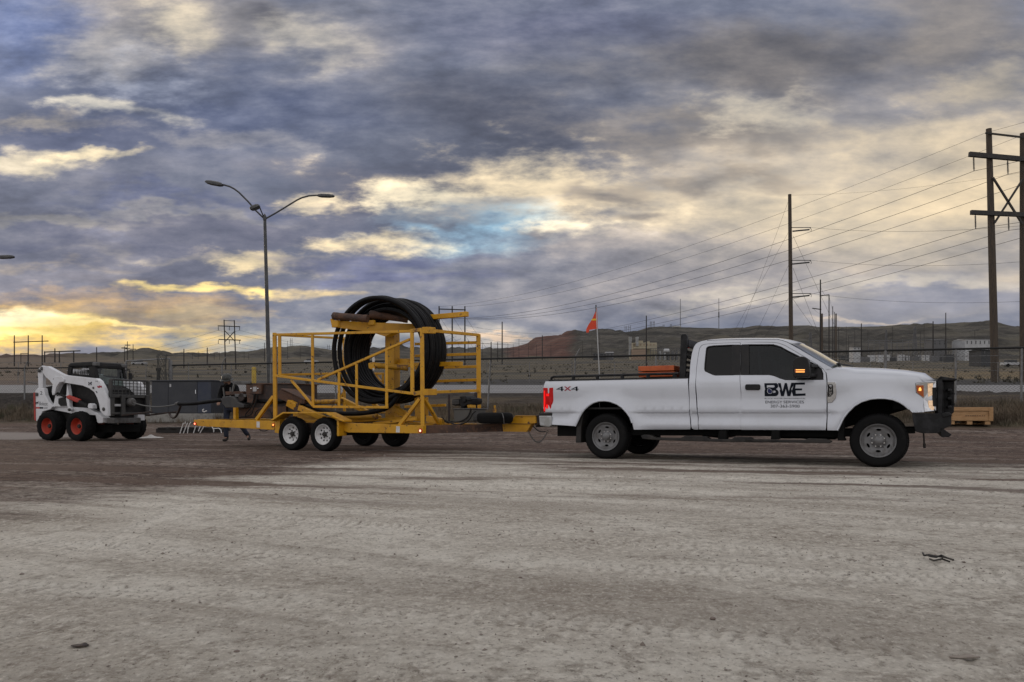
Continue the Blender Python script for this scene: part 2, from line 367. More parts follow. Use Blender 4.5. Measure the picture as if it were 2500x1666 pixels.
# ------------------------------------------------------------------ builders
ORG = {}
def org(parent): return ORG.get(parent.name, Vector((0, 0, 0))) if parent else Vector((0, 0, 0))
def V(*a): return Vector(a)
class MB:
    def __init__(self): self.v = []; self.f = []
    def add(self, vs, fs):
        n = len(self.v); self.v += [Vector(p) for p in vs]; self.f += [tuple(i + n for i in f) for f in fs]
        return self
    def bar(self, a, b, w, h=None, up=(0, 0, 1)):
        a, b = Vector(a), Vector(b); h = w if h is None else h
        d = (b - a).normalized(); up = Vector(up)
        if abs(d.dot(up)) > .98: up = Vector((0, 1, 0)) if abs(d.y) < .9 else Vector((1, 0, 0))
        x = d.cross(up).normalized() * (w / 2); y = x.cross(d).normalized() * (h / 2)
        vs = [p + sx * x + sy * y for p in (a, b) for sx, sy in ((-1, -1), (1, -1), (1, 1), (-1, 1))]
        return self.add(vs, [(0, 3, 2, 1), (4, 5, 6, 7), (0, 1, 5, 4), (1, 2, 6, 5), (2, 3, 7, 6), (3, 0, 4, 7)])
    def box(self, c, sx, sy, sz, ex=(1, 0, 0), ey=(0, 1, 0), ez=(0, 0, 1)):
        c = Vector(c); ex = Vector(ex) * sx / 2; ey = Vector(ey) * sy / 2; ez = Vector(ez) * sz / 2
        vs = [c + a * ex + b * ey + g * ez for g in (-1, 1) for a, b in ((-1, -1), (1, -1), (1, 1), (-1, 1))]
        return self.add(vs, [(0, 3, 2, 1), (4, 5, 6, 7), (0, 1, 5, 4), (1, 2, 6, 5), (2, 3, 7, 6), (3, 0, 4, 7)])
    def tube(self, pts, r, n=8, r2=None, cap=True, closed=False):
        pts = [Vector(p) for p in pts]; m = len(pts); vs = []; prev = None
        for i, p in enumerate(pts):
            if closed: d = pts[(i + 1) % m] - pts[i - 1]
            else: d = pts[min(i + 1, m - 1)] - pts[max(i - 1, 0)]
            d.normalize()
            if prev is None:
                u = Vector((0, 0, 1)) if abs(d.z) < .9 else Vector((1, 0, 0))
            else: u = prev
            x = (u - d * u.dot(d)).normalized(); y = d.cross(x); prev = x
            rr = r if r2 is None else r + (r2 - r) * i / (m - 1)
            if isinstance(r, (list, tuple)): rr = r[i]
            vs += [p + (x * math.cos(2 * math.pi * k / n) + y * math.sin(2 * math.pi * k / n)) * rr for k in range(n)]
        fs = []
        for i in range(m if closed else m - 1):
            j = (i + 1) % m
            for k in range(n): fs.append((i * n + k, i * n + (k + 1) % n, j * n + (k + 1) % n, j * n + k))
        if cap and not closed:
            fs.append(tuple(range(n))[::-1]); fs.append(tuple(range((m - 1) * n, m * n)))
        return self.add(vs, fs)
    def prism(self, poly, vec):
        poly = [Vector(p) for p in poly]; n = len(poly); vec = Vector(vec)
        return self.add(poly + [p + vec for p in poly], [tuple(range(n))[::-1], tuple(range(n, 2 * n))] + [(i, (i + 1) % n, n + (i + 1) % n, n + i) for i in range(n)])
    def lathe(self, o, axis, prof, n=32, closed=False):
        o = Vector(o); ax = Vector(axis).normalized()
        u = Vector((0, 0, 1)) if abs(ax.z) < .9 else Vector((1, 0, 0))
        x = (u - ax * u.dot(ax)).normalized(); y = ax.cross(x); m = len(prof)
        vs = [o + ax * h + (x * math.cos(2 * math.pi * k / n) + y * math.sin(2 * math.pi * k / n)) * r for r, h in prof for k in range(n)]
        fs = []
        for i in range(m if closed else m - 1):
            j = (i + 1) % m
            for k in range(n): fs.append((i * n + k, i * n + (k + 1) % n, j * n + (k + 1) % n, j * n + k))
        return self.add(vs, fs)
    def ball(self, c, r, seg=8, ring=6, sc=(1, 1, 1)):
        prof = [(max(1e-4, math.sin(math.pi * i / ring)), -math.cos(math.pi * i / ring)) for i in range(ring + 1)]
        vs = []; fs = []
        for rr, h in prof:
            for k in range(seg): vs.append(Vector(c) + Vector((rr * math.cos(2 * math.pi * k / seg) * sc[0], rr * math.sin(2 * math.pi * k / seg) * sc[1], h * sc[2])) * r)
        for i in range(ring):
            for k in range(seg): fs.append((i * seg + k, i * seg + (k + 1) % seg, (i + 1) * seg + (k + 1) % seg, (i + 1) * seg + k))
        return self.add(vs, fs)
    def build(self, name, m, parent=None, smooth=None, bevel=None, at=None, fix=True):
        o0 = org(parent) if parent else (Vector(at) if at is not None else Vector((0, 0, 0)))
        me = bpy.data.meshes.new(name)
        me.from_pydata([tuple(p - o0) for p in self.v], [], self.f)
        if fix:
            bm = bmesh.new(); bm.from_mesh(me); bmesh.ops.recalc_face_normals(bm, faces=bm.faces); bm.to_mesh(me); bm.free()
        me.materials.append(M[m] if isinstance(m, str) else m)
        if smooth:
            me.shade_smooth(); me.set_sharp_from_angle(angle=R(smooth))
        o = bpy.data.objects.new(name, me); COL.objects.link(o)
        if parent: o.parent = parent
        else: o.location = o0
        ORG[o.name] = o0
        if bevel:
            bv = o.modifiers.new('bevel', 'BEVEL'); bv.width = bevel; bv.segments = 2; bv.limit_method = 'ANGLE'; bv.angle_limit = R(40)
        return o
def tag(o, label=None, cat=None, group=None, kind=None):
    if label: o['label'] = label
    if cat: o['category'] = cat
    if group: o['group'] = group
    if kind: o['kind'] = kind
    return o
def thing(name, label, cat, loc, group=None):
    o = bpy.data.objects.new(name, None); o.empty_display_size = .2
    COL.objects.link(o); o.location = loc; ORG[o.name] = Vector(loc)
    return tag(o, label, cat, group)
def copy_tree(o, loc=None, parent=None):
    c = o.copy(); COL.objects.link(c)
    ORG[c.name] = ORG[o.name]
    if parent: c.parent = parent
    if loc is not None: c.location = loc; ORG[c.name] = Vector(loc)
    for ch in list(o.children): copy_tree(ch, None, c)
    return c
class Frame:
    """a level frame: s along the axis, t away from the viewer across it, z up"""
    def __init__(s, x, y, th, z=0): s.x, s.y, s.c, s.n, s.z = x, y, math.cos(R(th)), math.sin(R(th)), z
    def P(f, s, t, z): return Vector((f.x + s * f.c + t * f.n, f.y - s * f.n + t * f.c, z + f.z))
    @property
    def es(f): return Vector((f.c, -f.n, 0))
    @property
    def et(f): return Vector((f.n, f.c, 0))
    def sz(f, px, py, t=0.):
        tv = t(0, 1) if callable(t) else t; u = (px - CX) / F
        for _ in range(6):
            s = (u * (f.y + tv * f.c) - f.x - tv * f.n) / (f.c + u * f.n)
            yy = f.y - s * f.n + tv * f.c
            z = H - (py - HY) * yy / F - f.z
            if not callable(t): break
            tv = t(s, z)
        return s, z
    def at(f, px, py, t=0.):
        s, z = f.sz(px, py, t); return f.P(s, t(s, z) if callable(t) else t, z)
def at(px, py, Y): return Vector(((px - CX) / F * Y, Y, H - (py - HY) * Y / F))
def pip(x, y, poly):
    c = False; n = len(poly); j = n - 1
    for i in range(n):
        xi, yi = poly[i]; xj, yj = poly[j]
        if (yi > y) != (yj > y) and x < (xj - xi) * (y - yi) / (yj - yi) + xi: c = not c
        j = i
    return c
def tri2d(outline, holes=(), grid=None, rows=()):
    vs = []; es = []
    for loop in (outline, *holes):
        n = len(vs); vs += [Vector(p) for p in loop]; es += [(n + i, n + (i + 1) % len(loop)) for i in range(len(loop))]
    if grid:
        xs = [p[0] for p in outline]; ys = [p[1] for p in outline]
        nb = [Vector(p) for loop in (outline, *holes) for p in loop]
        x = min(xs) + grid / 2
        while x < max(xs):
            y = min(ys) + grid / 2
            while y < max(ys):
                if pip(x, y, outline) and not any(pip(x, y, h) for h in holes): vs.append(Vector((x, y)))
                y += grid
            x += grid
    for y in rows:
        xs = [p[0] for p in outline]; x = min(xs) + .02
        while x < max(xs):
            if pip(x - .012, y, outline) and pip(x + .012, y, outline) and not any(pip(x, y, h) for h in holes): vs.append(Vector((x, y)))
            x += .05
    r = delaunay_2d_cdt(vs, es, [], 0, 1e-5)
    fs = []
    for f in r[2]:
        cx = sum(r[0][i][0] for i in f) / len(f); cy = sum(r[0][i][1] for i in f) / len(f)
        if pip(cx, cy, outline) and not any(pip(cx, cy, h) for h in holes): fs.append(tuple(f))
    return [tuple(p) for p in r[0]], fs
def densify(loop, d):
    out = []
    for i, a in enumerate(loop):
        b = loop[(i + 1) % len(loop)]; k = max(1, int(math.dist(a, b) / d))
        out += [(a[0] + (b[0] - a[0]) * j / k, a[1] + (b[1] - a[1]) * j / k) for j in range(k)]
    return out
def skin(mb, outline, holes, mp, thick, grid=.08, rows=()):
    """a sheet with real thickness: mp maps (a, b, depth) to a point"""
    vs, fs = tri2d(densify(outline, grid), [densify(h, grid) for h in holes], grid, rows)
    n = len(vs); cnt = {}
    for f in fs:
        for i in range(3): cnt[(f[i], f[(i + 1) % 3])] = 1
    rim = [(a, b) for a, b in cnt if (b, a) not in cnt]
    mb.add([mp(x, y, 0) for x, y in vs] + [mp(x, y, thick) for x, y in vs],
           fs + [tuple(n + i for i in f[::-1]) for f in fs] + [(b, a, n + a, n + b) for a, b in rim])
    return mb
def text2d(s, font_size=1.0):
    cu = bpy.data.curves.new('lettering', 'FONT'); cu.body = s; cu.size = font_size; cu.align_x = 'LEFT'; cu.resolution_u = 3
    ob = bpy.data.objects.new('lettering', cu); COL.objects.link(ob)
    dg = bpy.context.evaluated_depsgraph_get(); me = bpy.data.meshes.new_from_object(ob.evaluated_get(dg))
    vs = [(v.co.x, v.co.y) for v in me.vertices]; fs = [tuple(p.vertices) for p in me.polygons]
    bpy.data.objects.remove(ob); bpy.data.curves.remove(cu); bpy.data.meshes.remove(me)
    x0 = min(p[0] for p in vs); x1 = max(p[0] for p in vs); y0 = min(p[1] for p in vs); y1 = max(p[1] for p in vs)
    return [((x - x0) / (x1 - x0), (y - y0) / (y1 - y0)) for x, y in vs], fs
def lettering(mb, s, mp):
    """mp maps the unit square of the word to a point"""
    vs, fs = text2d(s); return mb.add([mp(x, y) for x, y in vs], fs)
# ------------------------------------------------------------------ terrain
RIDGE = [(-900, 880), (0, 880), (78, 875), (112, 877), (157, 874), (202, 871), (297, 865), (387, 864), (404, 869), (421, 873), (463, 871), (533, 871), (586, 868), (645, 857), (687, 851), (753, 849),
         (814, 858), (896, 862), (964, 856), (1003, 859), (1088, 858), (1173, 856), (1200, 854), (1242, 851), (1266, 846), (1284, 843), (1306, 830), (1339, 826), (1381, 820), (1432, 817), (1491, 814),
         (1546, 812), (1584, 800), (1613, 798), (1684, 801), (1749, 804), (1830, 801), (1910, 798), (1975, 795), (1998, 799), (2157, 798), (2236, 794), (2422, 787), (2465, 798), (2500, 799), (3600, 806)]
RX = np.array([p[0] for p in RIDGE], float); RY = np.array([p[1] for p in RIDGE], float)
FY = np.array([46, 53, 60, 85, 150, 250, 400, 600, 700], float)
FP = np.array([939, 933, 926, 914, 900, 891, 884, 878, 876], float)
FZ = H + (HY - FP) * FY / F
TN, TC = .287, .958                                   # normal of the fence line
def fence_y(x): return np.minimum((28.6 - TN * x) / TC, 35.5)
def smooth(t): t = np.clip(t, 0, 1); return t * t * (3 - 2 * t)
_vals = RNG.random((64, 64))
def vnoise(x, y):
    x = np.asarray(x, float); y = np.asarray(y, float)
    xi = np.floor(x).astype(int); yi = np.floor(y).astype(int); fx = x - xi; fy = y - yi
    fx = fx * fx * (3 - 2 * fx); fy = fy * fy * (3 - 2 * fy)
    g = lambda a, b: _vals[a % 64, b % 64]
    return (g(xi, yi) * (1 - fx) + g(xi + 1, yi) * fx) * (1 - fy) + (g(xi, yi + 1) * (1 - fx) + g(xi + 1, yi + 1) * fx) * fy
def fbm(x, y, o=5):
    s = 0; a = .5; n = 0
    for i in range(o): s = s + a * vnoise(x * 2 ** i + 7.3 * i, y * 2 ** i + 3.1 * i); n += a; a *= .5
    return s / n
def ground_z(x, y, relief=True):
    x = np.asarray(x, float); y = np.asarray(y, float)
    D = TN * x + TC * y
    t = np.clip((D - 17) / 11.6, 0, 1)
    zn = .8 * t ** 2.3
    fy = fence_y(x)
    k = np.clip((y - fy) / (37.6 - fy), 0, 1)
    zb = .8 + (1.72 - .8) * k ** 1.2
    z = np.where(y > fy, zb, zn)
    zr = 1.74 + (2.42 - 1.74) * np.clip((y - 37.6) / 8.4, 0, 1)
    z = np.where(y > 37.6, zr, z)
    zf = np.interp(y, FY, FZ)
    px = CX + F * x / np.maximum(y, 1.)
    pr = np.interp(px, RX, RY)
    zt = H + (HY - pr) * 1250 / F
    h = np.clip((y - 700) / 550, 0, 1)
    zh = FZ[-1] + (zt - FZ[-1]) * (h * .55 + .45 * smooth(h))
    z = np.where(y > 46, zf, z); z = np.where(y > 700, zh, z)
    if relief:
        bank = smooth((D - 24) / 3) * (1 - smooth((y - 36.2) / 1.2))
        z = z + .24 * np.exp(-((y - 36.7) / .5) ** 2) * (fbm(x * 2.2, y * 1.5 + 8, 5) - .15) * (y > 30) + bank * (.16 * (fbm(x * 1.3, y * 1.3) - .5) + .14 * (fbm(x * .35 + 9, y * .35) - .5))
        fld = smooth((y - 46) / 12)
        z = z + fld * (fbm(x / 14 + 5, y / 14, 4) - .5) * np.minimum(y * .006, 1.6)
        hill = smooth((y - 640) / 120) * (1 - .93 * smooth((y - 1060) / 180))
        z = z + hill * ((fbm(x / 90, y / 130 + 4, 6) - .5) * 30 + (np.abs(fbm(x / 45 + 3, y / 160, 5) - .5) - .12) * 34)
        lot = 1 - smooth((D - 19) / 6)
        z = z + lot * (.018 * (fbm(x * .8, y * .8 + 3) - .5))
    return z
def gz(x, y): return float(ground_z(x, y))
def ruts(x, y):
    """tyre tracks pressed into the lot, with the tread's own blocks"""
    z = np.zeros_like(x); dust = np.zeros_like(x)
    def track(pts, w, depth, per, chev):
        nonlocal z, dust
        pts = np.array(pts, float); acc = 0.
        best = np.full(x.shape, 1e9); sd = np.zeros_like(x); al = np.zeros_like(x)
        for a, b in zip(pts[:-1], pts[1:]):
            d = b - a; L = np.hypot(*d); d = d / L
            u = np.clip((x - a[0]) * d[0] + (y - a[1]) * d[1], 0, L)
            ox = x - a[0] - u * d[0]; oy = y - a[1] - u * d[1]
            dist = np.hypot(ox, oy); sg = ox * -d[1] + oy * d[0]
            m = dist < best
            best = np.where(m, dist, best); sd = np.where(m, sg, sd); al = np.where(m, acc + u, al); acc += L
        inside = 1 - smooth((best - w * .42) / (w * .12))
        ph = al / per + chev * np.abs(sd) / w
        blk = (np.abs((ph % 1) - .5) < .33) & (np.abs(((np.abs(sd) / w) * 3.2 + .1) % 1 - .5) < .36)
        fade = .35 + .65 * smooth((fbm(al * .55, sd * 0 + w * 9, 3) - .35) / .25)
        z -= inside * depth * fade * np.where(blk, 0.35, 1.0)
        broad = np.exp(-(best / (w * 1.6)) ** 2) * (.25 + .75 * fbm(al * .8 + w * 31, sd * 3 + 4, 4))
        dust = np.maximum(dust, np.maximum(inside * fade * np.where(blk, 1., .1), broad * .55 * (1 - inside)))
        z += depth * .7 * np.exp(-((best - w * .58) / (w * .12)) ** 2) * fade
    track([(-4.6, 7.2), (-2.2, 5.9), (-.2, 5.05), (1.7, 4.3), (3.1, 3.2), (4.6, 2.4)], .26, .010, .085, .9)
    track([(-5.2, 9.0), (-1.6, 7.6), (1.2, 6.4), (4.4, 4.9), (7.5, 3.6)], .24, .007, .075, -.8)
    track([(-5.5, 5.5), (-2.0, 4.4), (.6, 3.9), (3., 3.5), (5.6, 3.3)], .22, .006, .07, .7)
    track([(-6, 4.2), (-1.5, 3.35), (1., 2.7), (3., 2.0)], .25, .006, .08, -.9)
    track([(-2.6, 2.0), (-2.4, 4.0), (-2.7, 6.5)], .22, .005, .07, .5)
    track([(-9, 11.), (-3, 10.2), (3., 9.2), (9., 8.6)], .26, .008, .09, .8)
    track([(-9, 12.4), (-3, 11.4), (3., 10.6), (9., 9.8)], .26, .008, .09, -.8)
    track([(-3, 8.6), (1, 7.9), (5., 7.6), (9., 6.3)], .26, .008, .08, .8)
    return z, dust
us = np.concatenate([np.linspace(-4.5, -1.1, 26)[:-1], np.linspace(-1.1, -.62, 40)[:-1], np.linspace(-.62, .62, 430), np.linspace(.62, 1.1, 40)[1:], np.linspace(1.1, 4.5, 26)[1:]])
ys = np.concatenate([np.linspace(-70, .9, 28), 1.0 * np.exp(np.linspace(.04, math.log(14), 400)), np.linspace(14.1, 26, 70)[1:], np.linspace(26.1, 37.6, 70)[1:],
                     np.linspace(37.6, 46, 9)[1:], np.linspace(46, 120, 60)[1:], np.linspace(120, 700, 70)[1:], np.linspace(700, 1260, 90)[1:], np.linspace(1260, 2600, 8)[1:]])
UU, YY = np.meshgrid(us, ys)
XX = UU * (np.abs(YY) + 2.5)
ZZ = ground_z(XX, YY)
nearm = (np.abs(YY - 7) < 6.2)
rz_, DU = ruts(XX, YY)
fine = np.where(nearm, rz_ * 1.5, 0); DU = np.where(nearm, DU, 0)
fine += np.where(nearm, (fbm(XX * 5, YY * 5, 5) - .5) * .016 + (fbm(XX * 22, YY * 16, 3) - .5) * .010, 0) * (1 - smooth((YY - 10) / 3))
ZZ = ZZ + fine
ZZ[ys > 1260] = ZZ[np.argmin(np.abs(ys - 1260))] - (ys[ys > 1260][:, None] - 1260) * .05
nu = len(us)
def sheet(name, y0, y1, m):
    idx = np.where((ys >= y0 - 1e-6) & (ys <= y1 + 1e-6))[0]
    vs = np.stack([XX[idx], YY[idx], ZZ[idx]], -1).reshape(-1, 3)
    r = len(idx)
    q = np.arange(r * nu).reshape(r, nu)
    fs = np.stack([q[:-1, :-1], q[:-1, 1:], q[1:, 1:], q[1:, :-1]], -1).reshape(-1, 4)
    me = bpy.data.meshes.new(name)
    me.vertices.add(len(vs)); me.vertices.foreach_set('co', vs.ravel())
    me.loops.add(fs.size); me.loops.foreach_set('vertex_index', fs.ravel())
    me.polygons.add(len(fs)); me.polygons.foreach_set('loop_start', np.arange(0, fs.size, 4)); me.polygons.foreach_set('loop_total', np.full(len(fs), 4))
    me.update(); me.validate(); me.shade_smooth(); me.materials.append(m)
    if name == 'ground':
        at_ = me.attributes.new('track_dust', 'FLOAT', 'POINT'); at_.data.foreach_set('value', DU[idx].ravel().astype(np.float32))
    o = bpy.data.objects.new(name, me); COL.objects.link(o); o['kind'] = 'structure'
    return o
class NT:
    """small helper for the ground shaders"""
    def __init__(s, name, rough=.95):
        s.m = bpy.data.materials.new(name); s.m.use_nodes = True; s.t = s.m.node_tree
        s.b = s.t.nodes['Principled BSDF']; s.b.inputs['Roughness'].default_value = rough; s.b.inputs['Specular IOR Level'].default_value = .2
        g = s.t.nodes.new('ShaderNodeNewGeometry'); s.pos = g.outputs['Position']
        sp = s.t.nodes.new('ShaderNodeSeparateXYZ'); s.t.links.new(s.pos, sp.inputs[0]); s.x, s.y, s.z = sp.outputs
    def noise(s, scale, detail=6, rough=.65, st=(1, 1, 1), off=(0, 0, 0), dist=0, kind='noise', rot=0):
        mp = s.t.nodes.new('ShaderNodeMapping'); mp.inputs['Scale'].default_value = st; mp.inputs['Location'].default_value = off
        src = s.pos
        if rot:
            m0 = s.t.nodes.new('ShaderNodeMapping'); m0.inputs['Rotation'].default_value = (0, 0, R(rot)); s.t.links.new(src, m0.inputs[0]); src = m0.outputs[0]
        s.t.links.new(src, mp.inputs[0])
        n = s.t.nodes.new('ShaderNodeTexVoronoi' if kind == 'vor' else 'ShaderNodeTexNoise'); n.inputs['Scale'].default_value = scale
        if kind != 'vor': n.inputs['Detail'].default_value = detail; n.inputs['Roughness'].default_value = rough; n.inputs['Distortion'].default_value = dist
        s.t.links.new(mp.outputs[0], n.inputs['Vector']); return n.outputs[0]
    def mr(s, v, a, b, c=0., d=1.):
        n = s.t.nodes.new('ShaderNodeMapRange'); n.interpolation_type = 'SMOOTHSTEP'
        for i, q in enumerate((a, b, c, d)): n.inputs[i + 1].default_value = q
        s.t.links.new(v, n.inputs[0]); return n.outputs[0]
    def math(s, op, a, b=None, c=None):
        n = s.t.nodes.new('ShaderNodeMath'); n.operation = op
        for i, q in enumerate((a, b, c)):
            if q is None: continue
            if isinstance(q, (int, float)): n.inputs[i].default_value = q
            else: s.t.links.new(q, n.inputs[i])
        return n.outputs[0]
    def mix(s, f, a, b, mode='MIX'):
        n = s.t.nodes.new('ShaderNodeMix'); n.data_type = 'RGBA'; n.blend_type = mode
        for i, q in ((0, f), (6, a), (7, b)):
            if isinstance(q, float): n.inputs[i].default_value = q
            elif isinstance(q, tuple): n.inputs[i].default_value = (*q, 1)
            else: s.t.links.new(q, n.inputs[i])
        return n.outputs[2]
    def done(s, col, bump=None, strength=.5, distance=.02):
        s.t.links.new(col, s.b.inputs['Base Color'])
        if bump is not None:
            b = s.t.nodes.new('ShaderNodeBump'); b.inputs['Strength'].default_value = strength; b.inputs['Distance'].default_value = distance
            s.t.links.new(bump, b.inputs['Height']); s.t.links.new(b.outputs[0], s.b.inputs['Normal'])
        return s.m
# the lot: pale dried clay dust over red-brown gravel, darker soil on the bank
g = NT('lot_ground')
D = g.math('ADD', g.math('MULTIPLY', g.x, TN), g.math('MULTIPLY', g.y, TC))
n_big = g.noise(.22, 5, .6, (.8, 1.6, 1), (2, 1, 0), .3)
n_mid = g.noise(1.0, 8, .68, (.6, 1.2, 1), (5, 3, 0), .4, rot=24)
n_fine = g.noise(6., 10, .74, (.9, .9, 1), rot=24)
n_sm = g.noise(19., 8, .72, (1., .9, 1), (1, 2, 0))
n_g2 = g.noise(46., 5, .7, (1., .8, 1), (4, 2, 0))
n_grit = g.noise(70., 4, .7)
n_peb = g.noise(60., kind='vor')
att = g.t.nodes.new('ShaderNodeAttribute'); att.attribute_name = 'track_dust'; trd = att.outputs['Fac']
n_sw = g.noise(.8, 8, .64, (.22, 1.6, 1), (15, 3, 0), .5, rot=24)
pale = g.mix(g.mr(n_mid, .36, .64), (0.423, 0.379, 0.322), (0.651, 0.613, 0.541))
pale = g.mix(g.mr(n_fine, .47, .64, 0, .8), pale, (0.293, 0.255, 0.212))
pale = g.mix(g.mr(n_sm, .50, .62, 0, .75), pale, (0.742, 0.702, 0.625))
pale = g.mix(g.mr(n_sm, .44, .34, 0, .8), pale, (0.175, 0.149, 0.121))
pale = g.mix(g.math('MULTIPLY', trd, .75), pale, (0.781, 0.739, 0.660))
pale = g.mix(g.mr(n_sw, .50, .64, 0, .42), pale, (0.260, 0.220, 0.180))
pale = g.mix(g.mr(n_g2, .54, .66, 0, .6), pale, (0.781, 0.739, 0.660))
pale = g.mix(g.mr(n_g2, .45, .35, 0, .65), pale, (0.195, 0.167, 0.137))
redd = g.mix(g.mr(n_mid, .38, .66), (.075, .049, .040), (.158, .111, .089))
redd = g.mix(g.mr(n_fine, .46, .62), redd, (.052, .036, .030))
redd = g.mix(g.mr(n_sm, .52, .64, 0, .7), redd, (.24, .185, .152))
redd = g.mix(g.mr(n_sm, .44, .36, 0, .8), redd, (.030, .021, .018))
redd = g.mix(g.math('MULTIPLY', trd, .5), redd, (.20, .145, .115))
# where the red gravel shows: the tongue of pale dust runs in behind the trailer wheels
rmp = g.t.nodes.new('ShaderNodeValToRGB'); rmp.color_ramp.interpolation = 'B_SPLINE'
pts_ = [(-9, 6.6), (-5, 5.6), (-4, 6.2), (-3.2, 9.5), (-2.2, 13.6), (0, 15.2), (1.8, 12.6), (3.2, 11.0), (5, 10.0), (9, 8.8)]
el = rmp.color_ramp.elements
for k, (px_, py_) in enumerate(pts_):
    e_ = el[k] if k < 2 else el.new(.5)
    e_.position = (px_ + 10) / 20; e_.color = (py_ / 20,) * 3 + (1,)
g.t.links.new(g.math('MULTIPLY_ADD', g.x, .05, .5), rmp.inputs[0])
sp_ = g.t.nodes.new('ShaderNodeSeparateColor'); g.t.links.new(rmp.outputs[0], sp_.inputs[0])
edge = g.math('SUBTRACT', g.y, g.math('MULTIPLY', sp_.outputs[0], 20.))
n_st = g.noise(.6, 8, .66, (.30, 2.0, 1), (8, 3, 0), .4, rot=14)
edge = g.math('ADD', edge, g.math('MULTIPLY', g.math('SUBTRACT', n_big, .5), 4.))
edge = g.math('ADD', edge, g.math('MULTIPLY', g.math('SUBTRACT', n_st, .5), 15.))
edge = g.math('ADD', edge, g.math('MULTIPLY', g.math('SUBTRACT', n_fine, .5), 3.))
fred = g.math('MULTIPLY', g.mr(edge, -3.2, 2.8, 0, 1.), g.mr(g.math('ADD', g.math('MULTIPLY', n_st, .5), g.math('MULTIPLY', n_fine, .5)), .38, .52, .74, 1.0))
lot = g.mix(fred, pale, redd)
brn = g.math('MULTIPLY', g.mr(n_st, .50, .62, 0, .8), g.mr(g.y, 5.2, 8.5))
lot = g.mix(brn, lot, (.135, .097, .077))
dark = g.mr(g.noise(.5, 6, .6, (.5, 2.2, 1), (3, 8, 0)), .58, .72, 0., .35)
lot = g.mix(dark, lot, (.15, .114, .092))
soil = g.mix(g.mr(n_mid, .35, .65), (.042, .033, .027), (.085, .066, .050))
soil = g.mix(g.mr(n_fine, .5, .7), soil, (.028, .022, .019))
soil = g.mix(g.mr(n_big, .40, .62), soil, (.10, .078, .052))
fs_ = g.mr(g.math('ADD', D, g.math('MULTIPLY', g.math('SUBTRACT', n_mid, .5), 2.5)), 24.4, 25.4)
# the pale track that leaves the lot at the far left
trk = g.math('MULTIPLY', g.mr(g.x, -13.4, -14.4), g.mr(g.math('ABSOLUTE', g.math('SUBTRACT', g.y, g.math('MULTIPLY_ADD', g.x, -.42, 17.9))), 2.4, 1.5))
lot = g.mix(g.math('MULTIPLY', trk, .8), lot, (.30, .27, .25))
gcol = g.mix(fs_, lot, soil)
berm = g.mr(g.y, 35.2, 36.4)
gcol = g.mix(berm, gcol, g.mix(g.mr(n_fine, .4, .65), (.035, .030, .027), (.075, .064, .055)))
gh = g.math('ADD', g.math('MULTIPLY', n_fine, 1.1), g.math('ADD', g.math('MULTIPLY', n_grit, .3), g.math('ADD', g.math('MULTIPLY', n_mid, .8), g.math('MULTIPLY', n_sm, .7))))
sheet('ground', -70, 37.6, g.done(gcol, gh, .9, .05))
g = NT('road_surface')
nr = g.noise(.6, 6, .6, (.12, 1.2, 1)); nf = g.noise(9, 5)
sheet('road', 37.6, 46, g.done(g.mix(g.mr(nf, .35, .7), g.mix(g.mr(nr, .35, .65), (.22, .218, .222), (.28, .278, .282)), (.19, .187, .188)), nf, .2, .01))
g = NT('field_ground')
fb = g.noise(.035, 7, .62, (.5, 1.4, 1)); fm = g.noise(.16, 8, .7, (.35, 1.3, 1), (4, 1, 0)); ff = g.noise(1.6, 6, .7)
fc = g.mix(g.mr(fm, .35, .65), (0.056, 0.051, 0.043), (0.128, 0.108, 0.075))
fc = g.mix(g.mr(fb, .52, .66), fc, (0.136, 0.108, 0.066))
fc = g.mix(g.mr(g.noise(.09, 6, .6, (.3, 1.5, 1), (9, 9, 0)), .56, .68), fc, (0.034, 0.035, 0.032))
fc = g.mix(g.mr(ff, .55, .7, 0, .6), fc, (0.031, 0.030, 0.026))
tanr = g.math('MULTIPLY', g.mr(g.math('DIVIDE', g.x, g.y), .30, .45), g.math('MULTIPLY', g.mr(g.y, 58., 68.), g.mr(g.y, 150., 95.)))
fc = g.mix(g.math('MULTIPLY', tanr, g.mr(fm, .3, .6)), fc, (0.170, 0.126, 0.069))
sh = g.mr(g.math('ADD', g.y, g.math('MULTIPLY', g.math('SUBTRACT', fm, .5), 9.)), 62., 56.)
fc = g.mix(sh, fc, g.mix(g.mr(ff, .4, .7), (0.043, 0.041, 0.041), (0.064, 0.061, 0.059)))
fc = g.mix(g.mr(g.y, 47.4, 46.2), fc, (0.017, 0.016, 0.015))
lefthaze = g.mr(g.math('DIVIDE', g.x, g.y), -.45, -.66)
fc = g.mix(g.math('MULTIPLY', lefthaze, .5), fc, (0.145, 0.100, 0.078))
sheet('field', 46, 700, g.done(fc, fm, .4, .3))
g = NT('hill_ground')
hb = g.noise(.006, 8, .65, (.7, 1.2, 3.)); hm = g.noise(.03, 8, .7, (.5, .9, 2.5)); hs = g.noise(.011, 6, .7, (.25, .6, 9.))
hc = g.mix(g.mr(hm, .40, .60), (0.053, 0.049, 0.043), (0.100, 0.091, 0.078))
hc = g.mix(g.mr(hs, .48, .60, 0, .8), hc, (0.031, 0.030, 0.027))
hf = g.noise(.11, 8, .75, (.4, .8, 3.))
hc = g.mix(g.mr(hf, .52, .64, 0, .8), hc, (0.027, 0.027, 0.024))
hc = g.mix(g.mr(hf, .44, .36, 0, .6), hc, (0.136, 0.126, 0.106))
hc = g.mix(g.mr(hb, .50, .68), hc, (0.115, 0.104, 0.078))
az = g.math('DIVIDE', g.x, g.y)
cut = g.math('MULTIPLY', g.mr(g.math('ADD', az, g.math('MULTIPLY', g.math('SUBTRACT', hm, .5), .03)), -.016, .004), g.mr(g.math('ADD', az, g.math('MULTIPLY', g.math('SUBTRACT', hb, .5), .05)), .086, .066))
